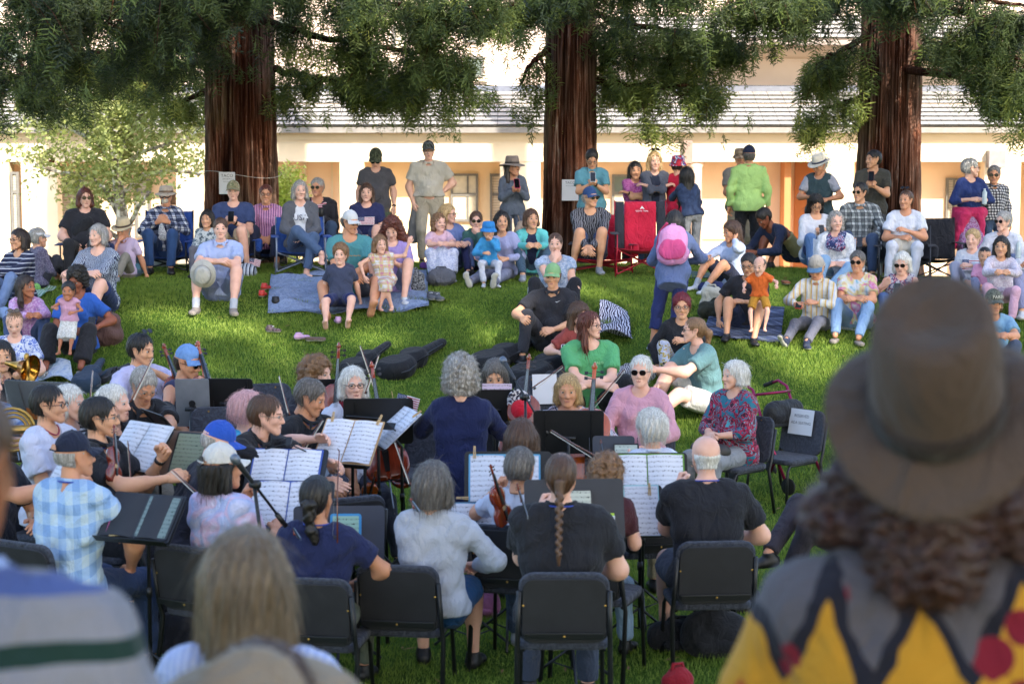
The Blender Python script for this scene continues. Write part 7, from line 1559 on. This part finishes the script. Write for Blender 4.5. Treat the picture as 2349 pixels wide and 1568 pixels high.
s7 = MSt('low black stand holding a black folio, front left', 325, 1190, 9.8, -22, 42, .46, .30); binder(s7, 'black folio with a tablet and a yellow paper', '#202126', 0, .01, .21, .27, False, sheet=plain('#24252b', .6, name='black_page')); tablet(s7, 'grey green tablet lying in the black folio', .105, .01, .19, .25, scr='#6f8080', case='#26282e'); loose_sheet(s7, 'cream paper with a pink border in the black folio', -.12, -.05, .07, .15, '#d8c490', 8, music=False, dz=.018); loose_sheet(s7, 'pink card behind the cream paper in the black folio', -.13, -.05, .10, .14, '#c4508c', 4, music=False, dz=.0155)
s8 = MSt('music stand carrying the upper blue binder', 655, 1082, 11.2, -8, 40, .5, .34); binder(s8, 'upper blue binder open at two white music pages', '#3a56a8', 0, .02, .205, .26)
m = MB(); w0 = s8['M']; o = on_stand(s8, 'stand_light', 'small dark clip light on top of the upper blue binder', 'clip light', 0, .19, .02); m.box((0, 0, .02), (.03, .06, .03)); m.tube([(0, -.01, .02), (-.14, -.06, .03)], .005, 5); m.tube([(0, -.01, .02), (.12, -.07, .03)], .005, 5); m.build('lamp', BLK, o)
s9 = MSt('music stand carrying the lower blue binder', 660, 1165, 10.5, -6, 36, .52, .36); binder(s9, 'lower blue binder open at two white music pages', '#3a56a8', 0, .02, .21, .28)
s10 = MSt('music stand carrying a wooden board with white sheets', 798, 1020, 11.9, -25, 38, .42, .33); binder(s10, 'white music sheets held to a wooden board by clothespins', '#b89468', 0, .02, .205, .31); clothespin(s10, 'clothespin on the left of the wooden board', -.17, .19, 10); clothespin(s10, 'clothespin on the right of the wooden board', .18, .19, -10)
s11 = MSt('black music stand with its back turned in front of the dark red scarf', 868, 965, 12.6, 184, 15, .48, .34)
s11b = MSt('small ribbed black stand in front of the woman in the dark red scarf', 848, 968, 12.2, 150, 60, .28, .20)
s12 = MSt('conductor music stand seen edge on beside the navy blouse', 902, 985, 12.4, -72, 48, .42, .33); binder(s12, 'white score open on the conductor music stand', '#d8dbe6', 0, .02, .23, .32, False); clothespin(s12, 'clothespin holding the conductor score', .2, .17, -30)
small_flag('small striped flag with stars behind the conductor music stand', 905, 932, 12.8, .45, 1.0)
s13 = MSt('large dark grey music stand right of the braided bun', 777, 1228, 10.35, 2, 20, .52, .345, col=plain('#2c3140', .5, name='slate_metal')); tablet(s13, 'tablet in a bright blue case on the large dark grey stand', .04, -.0, .15, .22, case='#2f86c0', scr='#8fb2a4', b=.014)
s14 = MSt('music stand with a spiral notebook right of the pale grey sweatshirt', 1085, 1215, 10.7, 4, 24, .50, .345, col=plain('#3a3f4c', .5, name='slate_metal')); binder(s14, 'spiral bound music book with white pages', '#3f80a8', .02, .0, .215, .31, 'spiral')
s15 = MSt('music stand holding a light blue folder in front of the conductor', 1165, 1098, 10.9, 0, 22, .52, .34); binder(s15, 'light blue folder with loose white sheets', '#5aa0c8', -.02, .0, .20, .28, False); loose_sheet(s15, 'loose music sheet lying askew on the light blue folder', -.04, -.02, .18, .26, '#dcdee6', 22); clothespin(s15, 'clothespin on top of the light blue folder', -.20, .16); clothespin(s15, 'clothespin sticking out at the left of the light blue folder', -.27, -.12, 88)
s16 = MSt('large dark grey music stand right of the long braid', 1318, 1168, 10.0, 5, 20, .55, .34, col=plain('#2b2e36', .5, name='slate_metal')); tablet(s16, 'tablet with a white stylus right of the long braid', .03, .0, .12, .20, scr='#b9bdb2', case='#2a2c33'); loose_sheet(s16, 'white printed paper with a lime edge right of the long braid', .16, -.10, .12, .12, '#cfd3de', 0); loose_sheet(s16, 'lime green card behind the white printed paper', .155, -.085, .125, .12, '#a8cc3c', 0, music=False, dz=.0115)
s17 = MSt('black music stand with its back turned in front of the older person with grey hair', 1134, 928, 13.5, 180, 12, .30, .24); loose_sheet(s17, 'lilac edged score standing on the stand of the older person', -.02, .10, .22, .12, '#cfc0dc', 0)
r = on_stand(s17, 'baseball_cap', 'red cap with a white studded visor hanging beside the older person music stand', 'cap', -.20, -.02, -.03); m = hat_mesh('cap', [c('#c81c2e'), c('#c8c0c4', 'fleck', ['#28283c', '#d0ccd0'])], r, Matrix.Rotation(pi, 4, 'X') @ Matrix.Rotation(.3, 4, 'Z'), 'crown')
s18 = MSt('wide black music stand with its back turned in front of the floral blouse', 1304, 990, 12.7, 180, 12, .49, .32)
s19 = MSt('low dark stand holding a tablet at the left of the white-haired musician', 1408, 1032, 12.1, 0, 25, .28, .20, col=plain('#31353f', .5, name='slate_metal')); tablet(s19, 'small pale tablet behind the white-haired musician', .08, -.02, .15, .10, scr='#b8beb0')
s20 = MSt('music stand holding a green folder left of the bald man', 1478, 1098, 11.4, 2, 24, .55, .34); binder(s20, 'green folder open at white music pages', '#5c8a2c', .02, .0, .22, .30)
s21 = MSt('music stand holding a pale turquoise folder below the green folder', 1472, 1172, 10.9, 4, 22, .26, .32); binder(s21, 'pale turquoise folder with a white music page', '#9cc8d0', 0, 0, .2, .30, False, one=True); clothespin(s21, 'clothespin on the pale turquoise folder', .05, .13)
# extra chairs standing free
def free_chair(label, x, ytop, D, yaw, group='grey cushioned stage chairs', sh=.46):
    p = P(x, ytop, D); return stage_chair(label, p.x, p.y, T(p.x, p.y), yaw, max(.36, p.z-T(p.x, p.y)-.38), group)
free_chair('empty grey chair facing the camera left of the pink hair', 512, 942, 13.0, 10); free_chair('empty grey chair facing the camera behind the pink hair', 612, 887, 14.0, 15); free_chair('empty grey chair behind the conductor stand', 948, 962, 12.9, -30); free_chair('empty grey chair in the shade behind the lower blue binder', 760, 1120, 11.0, -150)
ada = free_chair('empty grey chair with a white reserved notice beside the brown hat', 1800, 945, 15.6, -48, sh=.4)
fc = free_chair('empty grey chair with a white paper behind the floral blouse', 1262, 868, 14.5, 10)
def chair_notice(ch, label, lines, w=.26, h=.22):
    Mx = Matrix.Translation(ch.location) @ Matrix.Rotation(ch.rotation_euler.z, 4, 'Z'); ch_sh = SHT[ch.name]
    M = Mx @ TR(.0, .222, ch_sh+.27) @ Matrix.Rotation(pi/2-rad(11), 4, 'X'); return paper_sign(label, M, w, h, lines)
chair_notice(ada, 'white reserved seating notice over the back of the empty chair', [('RESERVED', .036, .05), ('ADA SEATING', .034, -.01)]); chair_notice(fc, 'plain white paper over the back of the chair behind the floral blouse', [], .2, .24)
# microphones
J = P(1252, 938, 12.6); mic_stand('tall boom stand slanting over the orchestra to the older person with grey hair', (P(1210, 940, 12.9).x, 12.9, 0), P(1205, 910, 12.9), P(1158, 832, 13.1), 12.9)
mic_stand('boom stand slanting in front of the lower blue binder', (P(640, 1300, 9.5).x, 9.5, 0), P(583, 1110, 9.4), P(545, 1060, 9.3), 9.4)
# bows and small instruments held up
bow('bow pointing from the middle of the orchestra to the wooden scroll', P(1375, 1055, 10.8), P(1262, 988, 11.2)); bow('upright pale bow beside the braided bun', P(768, 1245, 9.5), P(774, 1028, 9.7), (1, 0, 0)); bow('bow leaning on the music stand behind the conductor', P(943, 1118, 11.6), P(905, 1012, 12.0)); bow('bow held by the musician in the royal blue cap', P(470, 1148, 10.4), P(392, 1078, 10.7)); bow('bow of the man in the white tee', P(205, 938, 11.6), P(213, 850, 12.0)); bow('dark bow in front of the open white music book', P(308, 1205, 10.6), P(293, 1010, 10.9))
strings('violin of the man with the long braid', P(1182, 1110, 9.3), P(1212, 1215, 9.2), (.5, -.5, .6), 'violin', '#7a2c14', no_body=True); strings('violin of the woman in the pale grey sweatshirt', P(938, 1150, 9.9), P(962, 1195, 9.6), (.5, -.5, .6), 'violin', '#a8451c', no_body=True); strings('violin of the woman with the braided bun', P(664, 1208, 9.7), P(690, 1260, 9.4), (.5, -.5, .6), 'violin', '#94421c', no_body=True)
strings('viola held up beside the curly brown hair', P(1376, 1010, 11.0), P(1386, 1085, 10.8), (.3, -.6, .6), 'violin', '#6e3420', no_body=True); strings('viola leaning scroll up beside the empty chair', P(862, 1072, 12.2), P(836, 1170, 12.4), (.3, -.8, .4), 'violin', '#a8501c')
strings('orange cello lying across the empty chair', P(1010, 1095, 12.9), P(905, 1110, 12.7), (0, -.2, 1), 'violin', '#a8401c')
r = soft('french_horn', 'brass horn bell glinting at the far left', 'horn', P(62, 845, 14.0), 0, [((0, 0, -.1), (0, 0, .1), .02, .02)], BRASS); m = MB(); m.lathe([(.02, -.2), (.03, -.12), (.06, -.03), (.11, .03), (.115, .035), (.10, .02), (.05, -.06)], 24, M4((0, 0, 0), frame((1, -.45, -.2)))); m.build('bell', plain('#c8903a', .2, .95, name='brass'), r, True)
r = soft('french_horn', 'dark brass horn held low at the left edge', 'horn', P(30, 985, 11.9), 0, [((-.1, 0, 0), (.1, 0, 0), .03, .03)], BRASS); m = MB(); [m.tube([(q*math.cos(a), .02*k, q*math.sin(a)) for a in [2*pi*i/20 for i in range(21)]], .011, 6) for k, q in enumerate((.14, .11, .08))]; m.build('coil', BRASS, r, True)
# ================================================================ things lying on the lawn
blanket('blue grey quilted picnic blanket under the barefoot father and the mother', [(614, 722), (984, 714), (978, 628), (622, 636)], c('#8394b4', 'fleck', ['#7b8cad', '#8c9cba'], wr=.9), lift=.045, amp=.02)
blanket('dark blue plaid blanket under the man with the baby', [(1610, 775), (1790, 790), (1800, 712), (1640, 700)], c('#345', 'tartan', ['#343f5c', '#4b587a', '#6c7896', '#232a40'], 1.6), lift=.04)
blanket('pale knitted mat under the woman in the tie-dye tee', [(1830, 752), (1985, 760), (2010, 735), (1850, 730)], c('#b9bcc4'), lift=.03, n=16)
blanket('black and white wave patterned blanket crumpled behind the green tee', [(1370, 790), (1452, 792), (1436, 716), (1376, 714)], c('#888', 'zebra', ['#2a2640', '#c4c4d4'], .8), lift=.08, amp=.05)
blanket('dark green blanket on the crest under the girl with her hand in her hair', [(1568, 640), (1720, 648), (1720, 628), (1580, 626)], c('#2f4a48'), lift=.03, n=12)
blanket('blue white towel behind the horn player at the left', [(80, 880), (170, 884), (160, 850), (90, 850)], c('#8fa6c8', 'dye', ['#7f9ac4', '#c4ccd8', '#5a86a4']), lift=.06, amp=.04)
blanket('pale green towel on the slope at the far left', [(-10, 690), (70, 700), (130, 662), (60, 655)], c('#8a9', 'stripe', ['#6fa080', '#b8c8c0'], .8), lift=.03, n=14)
case_on_slope('black cello case left of the conductor, lid up', (795, 872), (893, 802), .9, th=.24); case_on_slope('wide black cello case right behind the conductor', (885, 872), (1018, 798), 1.05, th=.28); case_on_slope('dark blue plastic cello case at the left behind the stage chairs', (190, 905), (235, 840), 1.1, col='#26364a', th=.25); case_on_slope('black folded case beside the blue plastic case', (225, 885), (300, 850), 1.0, col='#2c2e38'); case_on_slope('black case with a white tag under the long-haired listener', (1100, 860), (1225, 795), 1.2, th=.32); case_on_slope('long black case in front of the green tee', (1190, 895), (1340, 810), 1.1, th=.34)
bag('brown leather backpack on the slope at the left', 241, 790, .40, .34, .26, c('#5e433e', rough=.6), 10, 'backpack', 'backpack'); bag('white tote bag in front of the masked knitter', 373, 612, .32, .26, .16, c('#cbc8be'), 0); bag('teal and grey rucksack behind the bare knees', 296, 635, .36, .40, .24, c('#4a7f90', 'dye', ['#3d7c94', '#6d6a78']), 20, 'backpack', 'backpack'); bag('dark patterned handbag on the blanket beside the mother', 948, 672, .30, .26, .18, c('#55585c', 'fleck', ['#3d4046', '#8a8c8e']), 0, 'handbag', 'handbag'); bag('cream bucket bag behind the mother', 1012, 612, .22, .26, .15, c('#c9c6a8'), 0, 'handbag', 'handbag'); bag('grey jacket heaped beside the picnic blanket', 1012, 655, .36, .2, .24, c('#5b5d66'), 20, 'jacket', 'jacket')
bag('cream canvas tote with a navy cloth on top left of the dark rucksack', 1632, 712, .28, .26, .16, c('#bdb8a8'), 0); bag('navy cloth bundle on top of the cream canvas tote', 1632, 672, .32, .13, .2, c('#26305a'), 0, 'cloth_bundle', 'clothing'); bag('dark olive rucksack lying behind the red-haired person', 1650, 730, .5, .2, .3, c('#36382f'), 10, 'backpack', 'backpack'); bag('red instrument bag at the bottom edge', 1540, 1568, .18, .24, .16, c('#8c1a26'), 20, gp=Vector((P(1552, 1600, 9.6).x, 9.55, -.02))); bag('black rucksack under the bald man chair', 1640, 1500, .42, .26, .3, BLKF, 0, 'backpack', 'backpack'); bag('black soft bag left of the rucksack under the chair', 1560, 1490, .4, .18, .28, c('#1d1e23'), 0); bag('mauve pouch on the grass beside the long braid stand', 1105, 1412, .24, .16, .2, c('#9c5f84'), 0, 'pouch', 'pouch'); bag('black bag on the grass at the left under the chairs', 415, 1500, .3, .25, .22, c('#1d1e26'), 0); bag('black instrument bag beside the bald man', 1690, 1400, .34, .16, .2, c('#25262c'), 30); bag('pink cloth on the black case in front of the long-haired listener', 1275, 800, .3, .07, .18, c('#c46a74'), 10, 'cloth', 'clothing'); bag('green shopping bag at the far left', 60, 668, .34, .1, .2, c('#8ac46a'), 10); bag('purple shoes bundle beside the cream bucket bag', 985, 618, .24, .09, .16, c('#6c4488'), 0, 'shoe_bundle', 'shoes'); bag('white and grey baby wrap left of the white shorts', 1450, 875, .5, .16, .3, c('#b9bcc8', 'zebra', ['#3a4058', '#c0c4d0'], .5), 10, 'wrap', 'cloth')
CR = plain('#c9382c', .5, name='red_rubber'); loose_shoe('upper red clog beside the picnic blanket', 607, 668, 160, CR, 'shoe', .85, 'clog'); loose_shoe('lower red clog beside the picnic blanket', 601, 684, 170, CR, 'shoe', .85, 'clog'); loose_shoe('pink and white child clog below the picnic blanket', 776, 745, 190, plain('#c79cc0', .5, name='pink_rubber'), 'shoe', .8, 'clog'); loose_shoe('pink and white clog beside the brown sandal', 686, 782, 120, plain('#c79cc0', .5, name='pink_rubber'), 'shoe', .8, 'clog'); loose_shoe('brown sandal upside down on the grass', 714, 786, 80, plain('#6c5750', .8, name='brown_rubber'), 'flat', .95, 'sandal'); loose_shoe('dark brown patterned shoe alone on the grass', 620, 765, 60, c('#54454a', 'fleck', ['#4a3c40', '#6c5c60']), 'shoe', .8, 'shoe'); loose_shoe('black shoe beside the lower left corner of the blanket', 632, 702, 200, SB); loose_shoe('grey trainer right of the picnic blanket', 988, 690, 10, plain('#55585e', .7, name='grey_mesh')); loose_shoe('second grey trainer right of the picnic blanket', 1002, 692, 20, plain('#55585e', .7, name='grey_mesh')); loose_shoe('brown sandal on the crest left of the stretched jeans', 1800, 655, 0, plain('#7c4c30', .7, name='brown_leather'), 'flat')
for i, (x, y) in enumerate(((566, 632), (722, 640))):
    p = G(x, y)
    if i == 0:
        r = thing('bicycle_helmet', 'white and dark striped bicycle helmet on the grass with a flag stuck in it', 'helmet', (p.x, p.y, p.z)); MB().lathe([(.125, 0), (.13, .04), (.115, .10), (.07, .145), (0, .16)], 22, sy=1.25).build('shell', c('#889', 'stripe', ['#c4c8d0', '#2c3040', '#98a0b0'], .9), r, True); m = MB(); m.tube([(-.11, 0, .02), (0, -.1, -.0), (.11, 0, .02)], .005, 4); m.build('strap', BLKF, r)
    else:
        r = thing('walking_stick', 'folded black hiking pole lying behind the barefoot father', 'stick', (p.x, p.y, p.z+.03)); MB().tube([(-.3, 0, 0.02), (.35, 0, 0)], .009, 6).build('shaft', BLK, r); MB().lathe([(.02, -.06), (.03, .0), (.02, .06)], 10, M4((-.32, 0, .03), R3('Y', pi/2))).build('handle', RUB, r)
p = G(566, 628); small_flag('small flag of stars and stripes stuck in the bicycle helmet', 570, 607, p.y, .35, .9)
p = G(1097, 622); r = thing('drink_cup', 'white paper cup with a yellow print on the crest', 'cup', p); MB().lathe([(.03, 0), (.042, .14)], 16).build('body', plain('#c9c8d0', .5, name='paper_cup'), r, True); MB().lathe([(.044, .14), (.044, .15), (.0, .155)], 16).build('lid', PAPER, r, True)
p = G(470, 800)
# notices pinned to the redwoods
q = P(521, 420, 25.42); paper_sign('white paper notice headed TACO pinned to the left redwood', M4(q, R3('Z', .1) @ R3('X', pi/2)), .22, .30, [('TACO', .06, .10), ('ORCHESTRA', .022, .055), ('free concert', .02, .02)])
q = P(1308, 436, 25.55); paper_sign('white paper notice tied to the middle redwood', M4(q, R3('X', pi/2)), .23, .29, [('TACO', .05, .10), ('scan for program', .018, .06)])
m = MB(); o = thing('string', 'thin pale string tied round the left redwood above the notice', 'string', P(555, 400, 26)); R0 = .55
m.tube([(R0*math.cos(a), R0*math.sin(a), .05*math.sin(2*a)) for a in [2*pi*i/40 for i in range(41)]], .004, 4); m.build('loop', plain('#b8b4ac', .8, name='twine'), o)
# rollator behind the elderly lady
p = G(1790, 1120); p = Vector((P(1792, 1000, 15.9).x, 15.9, T(P(1792, 1000, 15.9).x, 15.9))); r = thing('rollator', 'magenta rollator walker with a black bag behind the elderly lady', 'walker', p, rad(40)); mg = plain('#8c1c4c', .3, .6, name='magenta_metal')
for s in (-1, 1):
    m = MB(); m.tube([(s*.24, -.30, .06), (s*.22, .0, .55), (s*.22, .14, .86), (s*.22, .24, .90), (s*.22, .34, .86)], .014, 8); m.tube([(s*.24, .34, .06), (s*.22, .05, .55)], .014, 8); m.build('side_frame', mg, r, True)
    for yy in (-.31, .35): MB().lathe([(.0, -.012), (.07, -.012), (.075, 0), (.07, .012), (0, .012)], 18, M4((s*.25, yy, .075), R3('Y', pi/2))).build('wheel', RUB, r, True)
    MB().tube([(s*.22, .30, .88), (s*.22, .40, .84)], .019, 8).build('grip', RUB, r, True)
m = MB(); m.box((0, .05, .56), (.42, .24, .03)); m.build('seat', BLK, r, bevel=.008); m = MB(); m.tube([(-.22, .1, .82), (0, -.02, .84), (.22, .1, .82)], .012, 8); m.build('back_bar', mg, r, True)
V, F = sdf([((-.13, -.02, .66), (.13, -.02, .66), .11, .11, (0, 1, 0), .6)], .014, noise=wrinkle(.004, 1)); mesh_obj('bag', V, F, c('#1f2024', rough=.6), r)


bow('bow raised above the white-haired woman smiling', P(300, 925, 12.0), P(352, 820, 12.4)); bow('bow raised behind the black polo with the grey beard', P(664, 955, 12.2), P(640, 862, 12.6)); bow('bow resting across the lap of the conductor side player', P(690, 1040, 11.9), P(742, 962, 12.2))
m = MB(); rgl = np.random.default_rng(5)
for k in range(260):
    D = rgl.uniform(10, 23); xx = rgl.uniform(-.26, .26)*D; z = T(xx, D)+.03; a = rgl.uniform(0, pi); L = rgl.uniform(.02, .07)
    m.add([(xx-math.cos(a)*L, D-math.sin(a)*L, z), (xx+.008, D-.008, z+.004), (xx+math.cos(a)*L, D+math.sin(a)*L, z+.003), (xx-.008, D+.008, z+.004)], [(0, 1, 2, 3)])
tag(m.build('leaf_litter', plain('#8a6a44', .9, name='dry_needles')), 'dry redwood twigs scattered over the lawn', None, kind='stuff')
